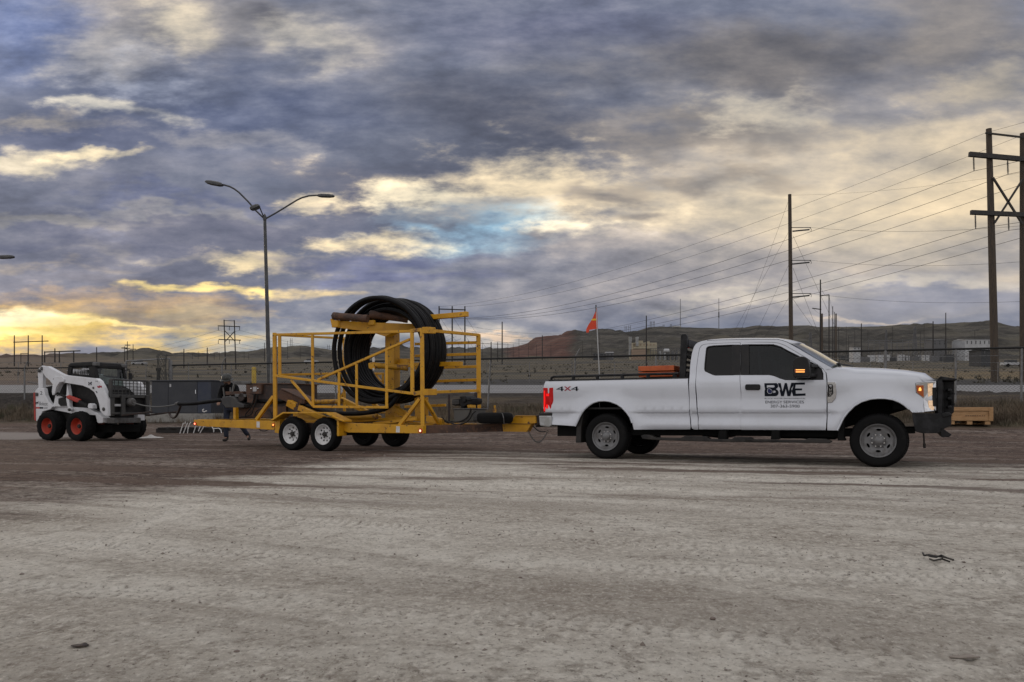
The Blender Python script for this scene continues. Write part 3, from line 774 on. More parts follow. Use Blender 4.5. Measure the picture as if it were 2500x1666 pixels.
hc = g.mix(g.math('MULTIPLY', cut, .92), hc, g.mix(g.mr(hm, .4, .62), (.092, .048, .040), (.140, .076, .060)))
hc = g.mix(g.math('MULTIPLY', g.mr(az, -.50, -.66), .55), hc, (0.136, 0.087, 0.069))  # warm haze painted into the hill colour towards the far left
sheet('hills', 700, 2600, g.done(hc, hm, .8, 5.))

# ------------------------------------------------------------------ dry brush on the bank, gravel on the lot
def blades(name, n, pick, h0, h1, w, m, per=7):
    vs = []; fs = []
    for _ in range(n):
        x, y = pick(); z = gz(x, y) - .02; hh = random.uniform(h0, h1)
        for k in range(per):
            a = random.uniform(0, 6.28); l = random.uniform(.1, .75); h = hh * random.uniform(.5, 1.1)
            bx, by = x + random.gauss(0, .07), y + random.gauss(0, .07)
            tx, ty = bx + math.cos(a) * l * h, by + math.sin(a) * l * h
            px, py = -math.sin(a) * w, math.cos(a) * w; i = len(vs)
            mx_, my_ = bx + math.cos(a) * l * h * .35, by + math.sin(a) * l * h * .35
            vs += [(bx - px, by - py, z), (bx + px, by + py, z), (mx_ + px * .8, my_ + py * .8, z + h * .6), (mx_ - px * .8, my_ - py * .8, z + h * .6), (tx, ty, z + h)]
            fs += [(i, i + 1, i + 2, i + 3), (i + 3, i + 2, i + 4)]
    me = bpy.data.meshes.new(name); me.from_pydata(vs, [], fs); me.materials.append(M[m])
    o = bpy.data.objects.new(name, me); COL.objects.link(o); return o
def on_bank():
    while True:
        u = random.uniform(-.72, .74); d = random.uniform(25.2, 30.5)
        y = d / (TC + TN * u); x = u * y
        if y < 36.4 and not (u > .45 and d < 26.2 and u < .63) and fbm(x * .5 + 3, y * .5) > random.uniform(.3, .62) and not (u < -.53 and y < 27 and False): return x, y
tag(blades('dry_grass', 9000, on_bank, .08, .34, .006, 'brush'), 'dry brown grass and weeds growing on the bank below the chain link fence', 'grass', kind='stuff')
def on_bank_bush():
    while True:
        u = random.choice([random.uniform(-.67, -.5), random.uniform(.575, .72), random.uniform(-.66, .7)]); d = random.uniform(25.8, 29.5)
        y = d / (TC + TN * u); x = u * y
        if y < 36: return x, y
tag(blades('sagebrush', 420, on_bank_bush, .3, .6, .006, 'brush', 46), 'dull green and brown sagebrush clumps scattered along the bank', 'sagebrush', kind='stuff')
def far_field():
    y = 48 + 260 * random.random() ** 1.6; return random.uniform(-.72, .72) * y, y
def tufts():
    vs = []; fs = []
    for _ in range(2600):
        x, y = far_field()
        if fbm(x / 20, y / 20) < random.uniform(.35, .6): continue
        z = gz(x, y); r = random.uniform(.12, .34) * (1 + y / 260)
        for k in range(7):
            a = random.uniform(0, 6.28); i = len(vs); l = random.uniform(.4, 1.1) * r; hgt = random.uniform(.35, .9) * r
            vs += [(x + math.cos(a) * l * .3 - math.sin(a) * r * .22, y + math.sin(a) * l * .3 + math.cos(a) * r * .22, z - .05), (x + math.cos(a) * l * .3 + math.sin(a) * r * .22, y + math.sin(a) * l * .3 - math.cos(a) * r * .22, z - .05), (x + math.cos(a) * l, y + math.sin(a) * l, z + hgt)]
            fs.append((i, i + 1, i + 2))
    me = bpy.data.meshes.new('prairie_shrubs'); me.from_pydata(vs, [], fs); me.materials.append(M['prairie'])
    o = bpy.data.objects.new('prairie_shrubs', me); COL.objects.link(o); return o
tag(tufts(), 'low dark shrubs dotted over the open field beyond the road', 'shrubs', kind='stuff')
def pebbles():
    vs = []; fs = []
    base = [(1, 0, 0), (-1, 0, 0), (0, 1, 0), (0, -1, 0), (0, 0, 1), (0, 0, -1)]
    bf = [(0, 2, 4), (2, 1, 4), (1, 3, 4), (3, 0, 4), (2, 0, 5), (1, 2, 5), (3, 1, 5), (0, 3, 5)]
    for k in range(5500):
        y = 1.8 * math.exp(random.random() * math.log(12)); u = random.uniform(-.72, .72); x = u * y
        dens = .25 + .75 * (fbm(x * .6, y * .9) > .5)
        if random.random() > dens: continue
        s = random.choice([.0018, .002, .0026, .0034, .0045]) * (1 + .20 * y) * random.uniform(.6, 1.2)
        if random.random() < .010: s *= 2.2
        z = gz(x, y) + .2 * s; i = len(vs); a = random.uniform(0, 6.28); c, n = math.cos(a), math.sin(a)
        sx, sy, sz_ = random.uniform(.7, 1.5), random.uniform(.7, 1.1), random.uniform(.45, .8)
        for bx, by, bz in base:
            j = random.uniform(.7, 1.2); px, py, pz = bx * sx * s * j, by * sy * s * j, bz * sz_ * s * j
            vs.append((x + px * c - py * n, y + px * n + py * c, z + pz))
        fs += [tuple(i + q for q in f) for f in bf]
    me = bpy.data.meshes.new('gravel'); me.from_pydata(vs, [], fs); me.materials.append(M['clod'])
    o = bpy.data.objects.new('gravel', me); COL.objects.link(o); return o
tag(pebbles(), 'loose gravel and dry clods scattered over the pale lot', 'gravel', kind='stuff')
# ------------------------------------------------------------------ the pickup truck
TH = 27.5
RIG = Frame(1.573, 12.99, TH)
TW = 2.03
def q1(x, y): return 1280 + x / 3.795, 780 + y / 3.795
def q2(x, y): return 1800 + x / 3.795, 780 + y / 3.795
def q5(x, y): return 1860 + x / 6.9206, 800 + y / 6.9227
def q6(x, y): return 1640 + x / 8.7115, 780 + y / 8.7111
ARCH_R = None
TPROF = [(.40, .10), (.50, .055), (.545, .022), (.58, .004), (.64, .026), (.70, .048), (.775, .040), (.80, .010), (.83, .002), (1.0, .020), (1.18, .002), (1.27, .006), (1.33, .032), (1.38, .058), (1.42, .072), (2.1, .24)]
PZ = [p[0] for p in TPROF]; PT = [p[1] for p in TPROF]
WHEEL_C = {}
def tside(s, z):
    t = float(np.interp(z, PZ, PT))
    for cs, cz, r in ((WR[0], WR[1], .53), (WF[0], WF[1], .56)):
        d = math.hypot(s - cs, z - cz)
        if z < 1.28 and z > cz: t = t * (1 - math.exp(-((d - r) / .16) ** 2)) - .034 * math.exp(-((d - r - .05) / .11) ** 2)
    if s > S_FRONT - .9:
        k = (s - (S_FRONT - .9)) / .9; t += .14 * max(0, k) ** 2.2 * (1 if z > .8 else .7)
    if s < S_REAR + .10 and z > .7: t += .03 * (1 - max(0, (s - S_REAR)) / .10) ** 2
    return t
WR = RIG.sz(*q1(748, 1095), 0); WF = RIG.sz(*q2(1303, 1142), 0)
S_REAR = RIG.sz(*q1(180, 700), 0)[0]; S_FRONT = RIG.sz(*q2(1845, 560), 0)[0]
WR = (WR[0], .392); WF = (WF[0], .392)
truck = thing('pickup_truck', 'white extended cab pickup truck with lettered door and black grille guard towing the reel trailer', 'pickup truck', RIG.P(2.0, 1.0, 0))
def S(pts, q, tf=tside): return [RIG.sz(*q(x, y), tf) for x, y in pts]
def side_map(far, off=0.):
    if not far: return lambda s, z, d: RIG.P(s, tside(s, z) + d + off, z)
    return lambda s, z, d: RIG.P(s, TW - tside(s, z) - d - off, z)
def body_panel(name, outline, holes=(), thick=.035, m='white', parent=None, grid=.075, off=0., both=True):
    res = []
    for far in ((0, 1) if both else (0,)):
        mb = MB(); skin(mb, outline, holes, side_map(far, off), thick, grid, (.60, .64, .67, .70, .74, .775, .788, .80, .815, .83, 1.27, 1.30, 1.33, 1.355, 1.38, 1.40, 1.42) if thick > .03 else ())
        res.append(mb.build(name, m, parent or truck, smooth=32))
    return res
def arc(c, r, a0, a1, n, kx=1., kz=1.): return [(c[0] + r * kx * math.cos(R(a0 + (a1 - a0) * i / n)), c[1] + r * kz * math.sin(R(a0 + (a1 - a0) * i / n))) for i in range(n + 1)]
# --- bed side
bed_top = S([(197, 575), (600, 566), (1100, 556), (1516, 547)], q1)
bed_gap = S([(1519, 640), (1527, 800), (1533, 900), (1540, 1000)], q1)
bed_bot = S([(1535, 1020), (1300, 1021), (1015, 1022)], q1)
arch_r = S([(1000, 960), (980, 905), (950, 862), (905, 815), (860, 785), (800, 762), (745, 754), (690, 757), (640, 772), (600, 797), (560, 832), (535, 865), (512, 905), (492, 950), (472, 990)], q1)
bed_rear = S([(258, 975), (254, 868), (182, 866), (178, 640), (186, 600)], q1)
body_panel('bed_side', bed_top + bed_gap + bed_bot + arch_r + bed_rear)
# --- cab: corner pillar and sill, with the door openings left out
def cab(*pts): return S(pts, q6)
seam_r = cab((505, 1565), (510, 1250), (520, 1050), (550, 830), (580, 650), (600, 590), (640, 550), (690, 530), (800, 516), (1100, 503), (1455, 490))
cab_back = cab((375, 1565), (377, 1250), (388, 1050), (402, 900), (432, 720), (470, 590), (510, 530), (560, 492), (650, 468))
drip = cab((750, 452), (1000, 440), (1400, 433), (1800, 428), (2265, 432)) + S([(350, 222), (430, 250), (600, 345), (800, 465), (1000, 582), (1190, 690)], q5)
seam_f = S([(-410, 243), (0, 245), (200, 248), (290, 262), (400, 303), (600, 420), (800, 540), (950, 630), (1040, 700), (1080, 760), (1095, 850), (1100, 930), (1100, 1430)], q5)
rocker_y = [(1545, 1022), (1620, 1026)]
sill_r = S([(1612, 1019)], q1); sill_b = S([(1545, 1006)], q1)
corner = cab_back + drip + [seam_f[9]] + seam_f[8:0:-1] + seam_r[::-1] + S([(1600, 860), (1611, 1000), (1610, 1022)], q1) + S([(1580, 1022), (1555, 1014), (1547, 990), (1537, 880)], q1)
body_panel('cab_pillar', corner, grid=.07)
def inset(loop, d):
    cx = sum(p[0] for p in loop) / len(loop); cz = sum(p[1] for p in loop) / len(loop)
    return [(x + (cx - x) / max(.2, math.hypot(cx - x, cz - z)) * d, z + (cz - z) / max(.2, math.hypot(cx - x, cz - z)) * d) for x, z in loop]
# --- rear half door with its window
GAP = .006
door_r = [(a + GAP, b - GAP * .8) for a, b in seam_r[1:]]
door_r = S([(1615, 1020), (1605, 860)], q1) + door_r
door_r[0] = (door_r[0][0] + GAP, door_r[0][1]); door_r[1] = (door_r[1][0] + GAP, door_r[1][1])
mid = cab((1452, 490), (1447, 1180), (1470, 1565)) + S([(2005, 860), (2008, 1021)], q1)
win_r = cab((740, 625), (757, 598), (790, 580), (900, 566), (1280, 549), (1448, 545), (1445, 1183), (1280, 1186), (930, 1191), (865, 1172), (800, 1142), (712, 1100), (700, 1060), (704, 960), (718, 820))
drs = []
o1, o2 = body_panel('rear_door', door_r + mid, [win_r[:5] + [RIG.sz(*q6(1420, 547), tside), RIG.sz(*q6(1418, 1184), tside)] + win_r[7:]], grid=.07)
rear_doors = (o1, o2)
# --- front door
midf = cab((1462, 490), (1456, 1180), (1480, 1565)) + S([(28, 860), (38, 1024)], q2)
fd_top = [(a - GAP * .4, b - GAP) for a, b in seam_f[1:10]] + [(a - GAP, b) for a, b in seam_f[10:]]
fd_low = S([(829, 860), (822, 1000), (818, 1027)], q2)
win_f = cab((1490, 545), (1640, 541), (2180, 540)) + S([(150, 293), (240, 304), (320, 330), (450, 402), (600, 476), (720, 540), (830, 590), (930, 640), (1000, 700), (1030, 780), (1040, 880), (700, 884), (400, 884), (300, 855), (205, 815), (120, 798)], q5) + cab((2050, 1180), (1490, 1183))
o3, o4 = body_panel('front_door', midf[:1] + fd_top + fd_low + midf[:0:-1], [win_f], grid=.06)
front_doors = (o3, o4)
def in_door(name, outline, m, doors, thick=.006, off=.018, grid=.15):
    return body_panel(name, outline, (), thick, m, doors[0], grid, off, both=False) + [MBfar(name, outline, m, doors[1], thick, off, grid)]
def MBfar(name, outline, m, parent, thick, off, grid):
    mb = MB(); skin(mb, outline, (), side_map(1, off), thick, grid); return mb.build(name, m, parent, smooth=32)
in_door('window_pane', inset(cab((735, 600), (1286, 545), (1286, 1188), (925, 1195), (705, 1105), (695, 1000)), -.012), 'darkglass', rear_doors)
in_door('window_trim', cab((1284, 545), (1451, 543), (1447, 1184), (1284, 1187)), 'black', rear_doors, .004, -.004)
in_door('window_trim', cab((1463, 545), (1642, 541), (1650, 1180), (1459, 1183)), 'black', front_doors, .004, -.004)
in_door('window_pane', cab((1638, 538), (2180, 536)) + S([(150, 290), (240, 300), (330, 330), (460, 402), (700, 525), (840, 590), (840, 886), (400, 888), (300, 859), (205, 819), (120, 801)], q5) + cab((2050, 1184), (1640, 1184)), 'doorglass', front_doors)
in_door('mirror_patch', S([(826, 575), (935, 640), (1006, 698), (1036, 778), (1044, 882), (826, 886)], q5), 'black', front_doors, .014, .006)
def frame_strip(pts, w, parent, name='window_seal', m='black'):
    mb = MB(); mb.tube([RIG.P(s, tside(s, z) + .004, z) for s, z in pts], w, 5); return mb.build(name, m, parent, smooth=60)
frame_strip(win_f + win_f[:1], .010, o3); frame_strip(win_r + win_r[:1], .010, o1)
# --- door furniture and lettering
def bump_box(pts, depth, m, name, parent, q, bev=.012):
    ol = S(pts, q); mb = MB()
    mb.prism([RIG.P(s, tside(s, z) - depth, z) for s, z in ol], RIG.et * (depth + .01))
    return mb.build(name, m, parent, smooth=35, bevel=bev)
bump_box([(75, 612), (85, 602), (205, 602), (214, 612), (214, 645), (205, 656), (85, 656), (75, 645)], .03, 'black', 'door_handle', o3, q2)
def on_side(x, y, q, off=-.004):
    s, z = RIG.sz(*q(x, y), tside); return RIG.P(s, tside(s, z) + off, z)
def sticker(polys, holes, m, name, parent, q, off=-.0035):
    mb = MB()
    for pl in polys:
        inside = [h for h in holes if pip(h[0][0], h[0][1], pl)]
        vs, fs = tri2d(pl, inside); mb.add([on_side(x, y, q, off) for x, y in vs], fs)
    return mb.build(name, m, parent, fix=False)
def word(s, x0, y0, x1, y1, m, name, parent, q, off=-.0035):
    mb = MB(); lettering(mb, s, lambda a, b: on_side(x0 + (x1 - x0) * a, y1 + (y0 - y1) * b, q, off)); return mb.build(name, m, parent, fix=False)
def circ(cx, cy, rx, ry, n=20): return [(cx + rx * math.cos(2 * math.pi * i / n), cy + ry * math.sin(2 * math.pi * i / n)) for i in range(n)]
Bo = [(42, 942), (250, 939), (274, 965), (276, 1000), (262, 1022), (238, 1040), (272, 1064), (284, 1090), (280, 1125), (262, 1150), (236, 1161), (48, 1163)]
h1 = [(84, 976), (200, 974), (214, 984), (216, 1000), (206, 1014), (190, 1018), (150, 1022), (132, 1018), (118, 1012), (106, 1028), (92, 1050), (86, 1030)]
h2 = [(190, 1068), (220, 1066), (234, 1078), (234, 1094), (220, 1104), (186, 1106), (194, 1086)]
h3 = [(112, 1018), (150, 1040), (172, 1060), (182, 1085), (172, 1108), (150, 1122), (122, 1122), (98, 1106), (88, 1082), (92, 1054)]
drop = [(114, 1026), (140, 1044), (164, 1062), (174, 1084), (166, 1104), (148, 1114), (126, 1114), (106, 1100), (98, 1080), (102, 1056)]
h1 = [(84, 976), (200, 974), (214, 984), (216, 1000), (206, 1012), (190, 1015), (132, 1012), (110, 1008), (98, 1022), (86, 1022)]
logo = [Bo]
def stroke(a, b, w): return [(a[0] - w / 2, a[1]), (a[0] + w / 2, a[1]), (b[0] + w / 2, b[1]), (b[0] - w / 2, b[1])]
W_ = [[(274, 940), (322, 940), (352, 1080), (382, 940), (408, 940), (370, 1160), (328, 1160)], [(384, 940), (424, 940), (458, 1085), (500, 935), (538, 935), (478, 1160), (440, 1160)]]
W_ = [[(272, 940), (320, 940), (350, 1082), (388, 938), (424, 938), (456, 1082), (498, 934), (545, 934), (482, 1161), (432, 1161), (405, 1035), (372, 1161), (324, 1161)]]
E_ = [[(520, 934), (728, 930), (728, 966), (572, 968), (562, 1030), (680, 1030), (680, 1062), (572, 1064), (574, 1118), (738, 1115), (738, 1152), (520, 1160)]]
sticker(logo, [h1, h2, h3], 'decal', 'door_logo', o3, q5)
sticker(W_ + [[(546, 934), (728, 930), (728, 966), (572, 968), (562, 1030), (680, 1030), (680, 1062), (572, 1064), (574, 1118), (738, 1115), (738, 1152), (530, 1160), (505, 1080)]], [], 'decal', 'door_logo', o3, q5, -.0036)
sticker([drop], [], 'navy', 'drop_emblem', o3, q5)
word('BLACK WATER ENVIRONMENTAL', 48, 1190, 738, 1212, 'decal', 'door_lettering', o3, q5)
word('ENERGY', 60, 1237, 345, 1284, 'decal', 'door_lettering', o3, q5); word('SERVICES', 366, 1236, 712, 1282, 'decal', 'door_lettering', o3, q5)
word('307-363-5900', 148, 1304, 638, 1354, 'decal', 'door_lettering', o3, q5)
# --- 4x4 mark on the bed
word('4', 297, 622, 367, 664, 'decal', 'bed_lettering', truck, q1); word('4', 434, 622, 504, 664, 'decal', 'bed_lettering', truck, q1)
word('x', 368, 622, 436, 662, 'reddecal', 'bed_lettering', truck, q1)
# --- fender
fender = S([(1112, 1430), (1110, 930), (1105, 850), (1090, 758), (1060, 712), (1190, 694), (1400, 708), (1560, 779)], q5)[::-1]
fender = fender[::-1] + S([(1300, 512), (1500, 523), (1672, 538), (1722, 578), (1648, 592), (1655, 682), (1690, 705), (1722, 735), (1732, 860), (1622, 864)], q2)
arch_f = S([(1590, 832), (1550, 795), (1500, 764), (1440, 742), (1370, 731), (1300, 730), (1230, 738), (1150, 762), (1085, 800), (1025, 858), (985, 910), (958, 965), (935, 1012), (925, 1029)], q2)
body_panel('fender', fender + arch_f + S([(834, 1028), (836, 862)], q2), grid=.06)
# arch lips
for a in (arch_r, arch_f):
    mb = MB(); mb.tube([RIG.P(s, tside(s, z) - .004, z) for s, z in a], .016, 6); mb.build('arch_lip', 'white', truck, smooth=60)
    for far in (0, 1):
        mb = MB(); n = len(a); prof = [(s, z + .012) for s, z in a]
        t0, t1 = (.035, .62) if not far else (TW - .62, TW - .035)
        mb.add([RIG.P(s, t0, z) for s, z in prof] + [RIG.P(s, t1, z) for s, z in prof], [(i, i + 1, n + i + 1, n + i) for i in range(n - 1)] + ([tuple(range(n, 2 * n))] if not far else [tuple(range(n))]))
        mb.build('wheel_well', 'under', truck)
# --- badge
def badge():
    fr = bump_box([(833, 578), (912, 580), (918, 600), (920, 690), (912, 735), (880, 772), (833, 774)], .014, 'chrome', 'badge', truck, q2, .006)
    ins = S([(838, 604), (884, 604), (888, 618), (892, 690), (884, 722), (862, 746), (838, 748)], q2)
    mb = MB(); mb.prism([RIG.P(s, tside(s, z) - .018, z) for s, z in ins], RIG.et * .006); mb.build('badge_insert', 'black', fr)
    mb = MB(); lettering(mb, 'F250', lambda a, b: on_side(853 + 24 * b, 614 + 108 * a, q2, -.0205)); mb.build('badge_lettering', 'chrome', fr, fix=False)
badge()
# --- tail lamp
tl = S([(176, 634), (268, 632), (270, 745), (264, 775), (252, 795), (251, 862), (180, 862)], q1)
mb = MB(); mb.prism([RIG.P(s, tside(s, z) - .012, z) for s, z in tl], RIG.et * .16); tlo = mb.build('tail_lamp', 'taillens', truck, bevel=.012)
for pts in ([(184, 662), (195, 660), (199, 740), (195, 848), (184, 848)], [(206, 690), (232, 688), (232, 712), (206, 714)], [(206, 790), (222, 790), (220, 826), (206, 826)]):
    ol = S(pts, q1); mb = MB(); mb.prism([RIG.P(s, tside(s, z) - .017, z) for s, z in ol], RIG.et * .006); mb.build('lit_element', 'tailglow', tlo)
mb = MB(); mb.prism([RIG.P(s, TW - tside(s, z) + .012, z) for s, z in tl], RIG.et * -.16); mb.build('tail_lamp', 'taillens', truck, bevel=.012)
# --- tailgate, bed floor, front wall of the bed
zt = bed_top[0][1]; zb_ = .62
SG = bed_gap[0][0]
MB().box(RIG.P(S_REAR + .06, TW / 2, (zt + .76) / 2), .06, TW - .36, zt - .80, RIG.es, RIG.et).build('tailgate', 'white', truck, bevel=.015)
MB().box(RIG.P((S_REAR + SG) / 2, TW / 2, .86), SG - S_REAR - .1, TW - .14, .03, RIG.es, RIG.et).build('bed_floor', 'black', truck)
MB().box(RIG.P(SG - .05, TW / 2, (zt + .86) / 2), .04, TW - .2, zt - .9, RIG.es, RIG.et).build('bed_headboard', 'white', truck)
for t0 in (.10, TW - .10):      # bed rail caps and stake rails
    mb = MB(); mb.bar(RIG.P(S_REAR + .08, t0, zt + .012), RIG.P(SG - .02, t0, zt + .012), .14, .022); mb.build('rail_cap', 'black', truck)
def bar2(mb, a, b, t, w, h=None, q=q1):
    pa, pb = RIG.at(*q(*a), t), RIG.at(*q(*b), t); mb.bar(pa, pb, w, h)
for t0 in (.09, TW - .12):
    mb = MB(); sA = RIG.sz(*q1(250, 532), .09); sB = RIG.sz(*q1(1430, 502), .09)
    mb.tube([RIG.P(sA[0], t0, zt + .01), RIG.P(sA[0] + .005, t0, sA[1] - .02), RIG.P(sA[0] + .05, t0, sA[1]), RIG.P((sA[0] + sB[0]) / 2, t0, (sA[1] + sB[1]) / 2), RIG.P(sB[0], t0, sB[1])], .022, 6)
    for k in range(5):
        f = (k + .95) / 5; s = sA[0] + (sB[0] - sA[0]) * f * .98; z = sA[1] + (sB[1] - sA[1]) * f
        mb.bar(RIG.P(s, t0, zt), RIG.P(s, t0, z), .06, .03)
    mb.build('bed_rail', 'blackmetal', truck, smooth=50)
# --- headache rack
ol = [RIG.sz(*q6(x, y), .12) for x, y in ((150, 1260), (170, 850), (188, 350), (215, 312), (295, 310), (326, 350), (318, 600), (300, 850), (285, 1260))]
zr1 = RIG.sz(*q6(360, 480), .2)[1]; s1 = RIG.sz(*q6(255, 480), .12)[0]
rack = MB().box(RIG.P(s1 + .03, TW / 2, zt + .05), .08, TW - .3, .08, RIG.es, RIG.et).build('headache_rack', 'blackmetal', truck, bevel=.01)
for t0 in (.16, TW - .16):
    mb = MB(); mb.prism([RIG.P(s, t0 - .035, z) for s, z in ol], RIG.et * .07); mb.build('rack_post', 'blackmetal', rack, bevel=.01)
mb = MB(); mb.box(RIG.P(s1 + .03, TW / 2, zr1 - .02), .06, TW - .4, .12, RIG.es, RIG.et); mb.build('rack_beam', 'blackmetal', rack)
for k in range(7):
    zz = zr1 - .16 - .085 * k
    MB().box(RIG.P(s1 + .03, TW / 2, zz), .05, TW - .4, .04, RIG.es, RIG.et).build('rack_slat', 'blackmetal', rack)
mb = MB(); mb.box(RIG.P(s1 - .0, .42, zr1 - .05), .03, .10, .06, RIG.es, RIG.et); mb.build('stop_lamp', 'taillens', rack)
# --- cab shell: roof, back wall, floor
roof_s = S([(470, 590), (520, 523), (600, 478), (750, 452), (1000, 440), (1400, 433), (1800, 428), (2265, 432)], q6) + S([(350, 222), (470, 268)], q5)
crown = [RIG.sz(*p, .42) for p in (q6(520, 560), q6(590, 500), q6(700, 455), q6(850, 424), q6(1100, 404), q6(1500, 393), q6(1800, 391), q6(2265, 394), q5(480, 205), q5(640, 245))]
mb = MB(); nt_ = 17; vs = []
for (s0, z0), (s1_, z1_) in zip(roof_s, crown):
    te = tside(s0, z0)
    for j in range(nt_):
        f = j / (nt_ - 1); t = te + (TW - 2 * te) * f
        k = min(f, 1 - f) * 2; kk = 1 - (1 - min(1, k * 2.4)) ** 2.4
        vs.append(RIG.P(s0 + (s1_ - s0) * kk, t, z0 + (z1_ - z0) * kk + .018 * k * k))
mb.add(vs, [(i * nt_ + j, (i + 1) * nt_ + j, (i + 1) * nt_ + j + 1, i * nt_ + j + 1) for i in range(len(roof_s) - 1) for j in range(nt_ - 1)])
roof = mb.build('roof', 'white', truck, smooth=40)
sm = roof.modifiers.new('solid', 'SOLIDIFY'); sm.thickness = .03; sm.offset = -1
frame_strip(drip[:8], .006, truck, 'drip_channel')
sb = cab_back[4][0]
cb = cab_back[1][0]
mb = MB(); n_ = 9; vs = []
for s, z in cab_back:
    te = tside(s, z) + .01
    vs += [RIG.P(s + .012, te + (TW - 2 * te) * j / (n_ - 1), z) for j in range(n_)]
mb.add(vs, [(i * n_ + j, (i + 1) * n_ + j, (i + 1) * n_ + j + 1, i * n_ + j + 1) for i in range(len(cab_back) - 1) for j in range(n_ - 1) if not (3 <= i <= 5 and 2 <= j <= 5)])
bw = mb.build('back_wall', 'white', truck, smooth=40)
mb = MB(); mb.add([RIG.P(s + .03, t, z) for s, z in (cab_back[3], cab_back[6]) for t in (.45, TW - .45)], [(0, 1, 3, 2)]); mb.build('back_window', 'darkglass', truck)
sc0 = SG + .12; sc1 = RIG.sz(*q5(1100, 1000), 0)[0]
MB().box(RIG.P((sc0 + sc1) / 2 + .1, TW / 2, .66), sc1 - sc0 + .2, TW - .16, .10, RIG.es, RIG.et).build('cab_floor', 'under', truck)
# --- windscreen: bowed glass between the pillars
wl_ = S([(480, 262), (620, 345), (800, 455), (1000, 575), (1160, 672)], q5)
wc_ = [RIG.sz(*q5(x, y), .62) for x, y in ((650, 246), (800, 318), (985, 415), (1160, 520), (1312, 602))]
mb = MB(); vs = []; nw = 13
for (s0, z0), (s1_, z1_) in zip(wl_, wc_):
    te = tside(s0, z0) + .01
    for j in range(nw):
        f = j / (nw - 1); t = te + (TW - 2 * te) * f; k = 1 - abs(2 * f - 1) ** 2.2
        vs.append(RIG.P(s0 + (s1_ - s0) * k, t, z0 + (z1_ - z0) * k))
mb.add(vs, [(i * nw + j, (i + 1) * nw + j, (i + 1) * nw + j + 1, i * nw + j + 1) for i in range(len(wl_) - 1) for j in range(nw - 1)])
wq = [mb.v[i] for i in mb.f[0]]
if (wq[1] - wq[0]).cross(wq[2] - wq[1]).dot(RIG.es) < 0: mb.f = [f[::-1] for f in mb.f]
mb.build('windscreen', 'windglass', truck, smooth=60, fix=False)
# --- bonnet and cowl
he = [RIG.sz(*p, .10) for p in (q5(1190, 694), q5(1400, 708), q5(1560, 779), q2(1300, 510), q2(1500, 521), q2(1672, 535), q2(1745, 580))]
hc_ = [RIG.sz(*p, .34) for p in (q5(1330, 660), q5(1440, 668), q2(1130, 449), q2(1330, 455), q2(1560, 472), q2(1740, 500), q2(1846, 575))]
mb = MB(); vs = []; nh = 19
for i, ((s0, z0), (s1_, z1_)) in enumerate(zip(he, hc_)):
    te = tside(s0, z0) + .012
    for j in range(nh):
        f = j / (nh - 1); t = te + (TW - 2 * te) * f; k = min(f, 1 - f) * 2
        kk = 1 - (1 - min(1, k * 3.2)) ** 2.2
        vs.append(RIG.P(s0 + (s1_ - s0) * kk, t, z0 + (z1_ - z0) * kk + .02 * k))
mb.add(vs, [(i * nh + j, (i + 1) * nh + j, (i + 1) * nh + j + 1, i * nh + j + 1) for i in range(len(he) - 1) for j in range(nh - 1)])
hood = mb.build('bonnet', 'white', truck, smooth=35)
sm = hood.modifiers.new('solid', 'SOLIDIFY'); sm.thickness = .025; sm.offset = -1
def wiper(t0, t1):
    mb = MB(); a = RIG.at(*q5(1310, 660), .45)
    base = RIG.at(*q5(1320, 655), t0); tip1 = RIG.at(*q5(1160, 640), t0 - .05); tip2 = RIG.at(*q5(1540, 660), t0 + .5)
    mb.tube([tip1 - RIG.et * .0 + Vector((0, 0, .01)), RIG.at(*q5(1300, 610), t0)], .012, 5); mb.tube([RIG.at(*q5(1300, 610), t0), tip2], .012, 5)
    mb.tube([base, RIG.at(*q5(1305, 610), t0)], .02, 5)
    return mb.build('wiper', 'blackmetal', truck)
wiper(.55, 1.); wiper(1.25, 1.)
mb = MB(); mb.tube([RIG.at(*q5(1310, 690), .18), RIG.at(*q5(1302, 420), .19), RIG.at(*q5(1296, 150), .20), RIG.at(*q5(1290, 0), .2)], .004, 5); mb.build('aerial', 'blackmetal', truck)
# --- mirror
def mirror(far):
    k = (lambda t: TW - t) if far else (lambda t: t)
    ol = [RIG.sz(*q5(x, y), -.22) for x, y in ((535, 830), (535, 600), (560, 540), (600, 508), (680, 492), (745, 505), (790, 545), (810, 640), (822, 800), (800, 845), (560, 850))]
    mb = MB(); mb.prism([RIG.P(s, k(-.30), z) for s, z in ol], RIG.et * (.26 if not far else -.26)); m_ = mb.build('mirror', 'black', truck, bevel=.03, smooth=40)
    mb = MB()
    for y0 in (640, 800):
        a = RIG.sz(*q5(800, y0), -.2); b = RIG.sz(*q5(920, y0 + 10), 0.02); mb.bar(RIG.P(a[0], k(-.12), a[1]), RIG.P(b[0], k(.08), b[1]), .05, .05)
    mb.build('mirror_arm', 'black', m_, bevel=.01)
    if not far:
        ol = [RIG.sz(*q5(x, y), -.30) for x, y in ((555, 705), (728, 708), (728, 760), (560, 762))]
        mb = MB(); mb.prism([RIG.P(s, -.306, z) for s, z in ol], RIG.et * .01); sg = mb.build('side_marker', 'amberlens', m_)
        for y0, y1 in ((708, 722), (744, 758)):
            ol = [RIG.sz(*q5(x, y), -.306) for x, y in ((575, y0), (724, y0), (724, y1), (575, y1))]
            mb = MB(); mb.prism([RIG.P(s, -.309, z) for s, z in ol], RIG.et * .003); mb.build('lit_marker', 'amberglow', m_)
mirror(0); mirror(1)
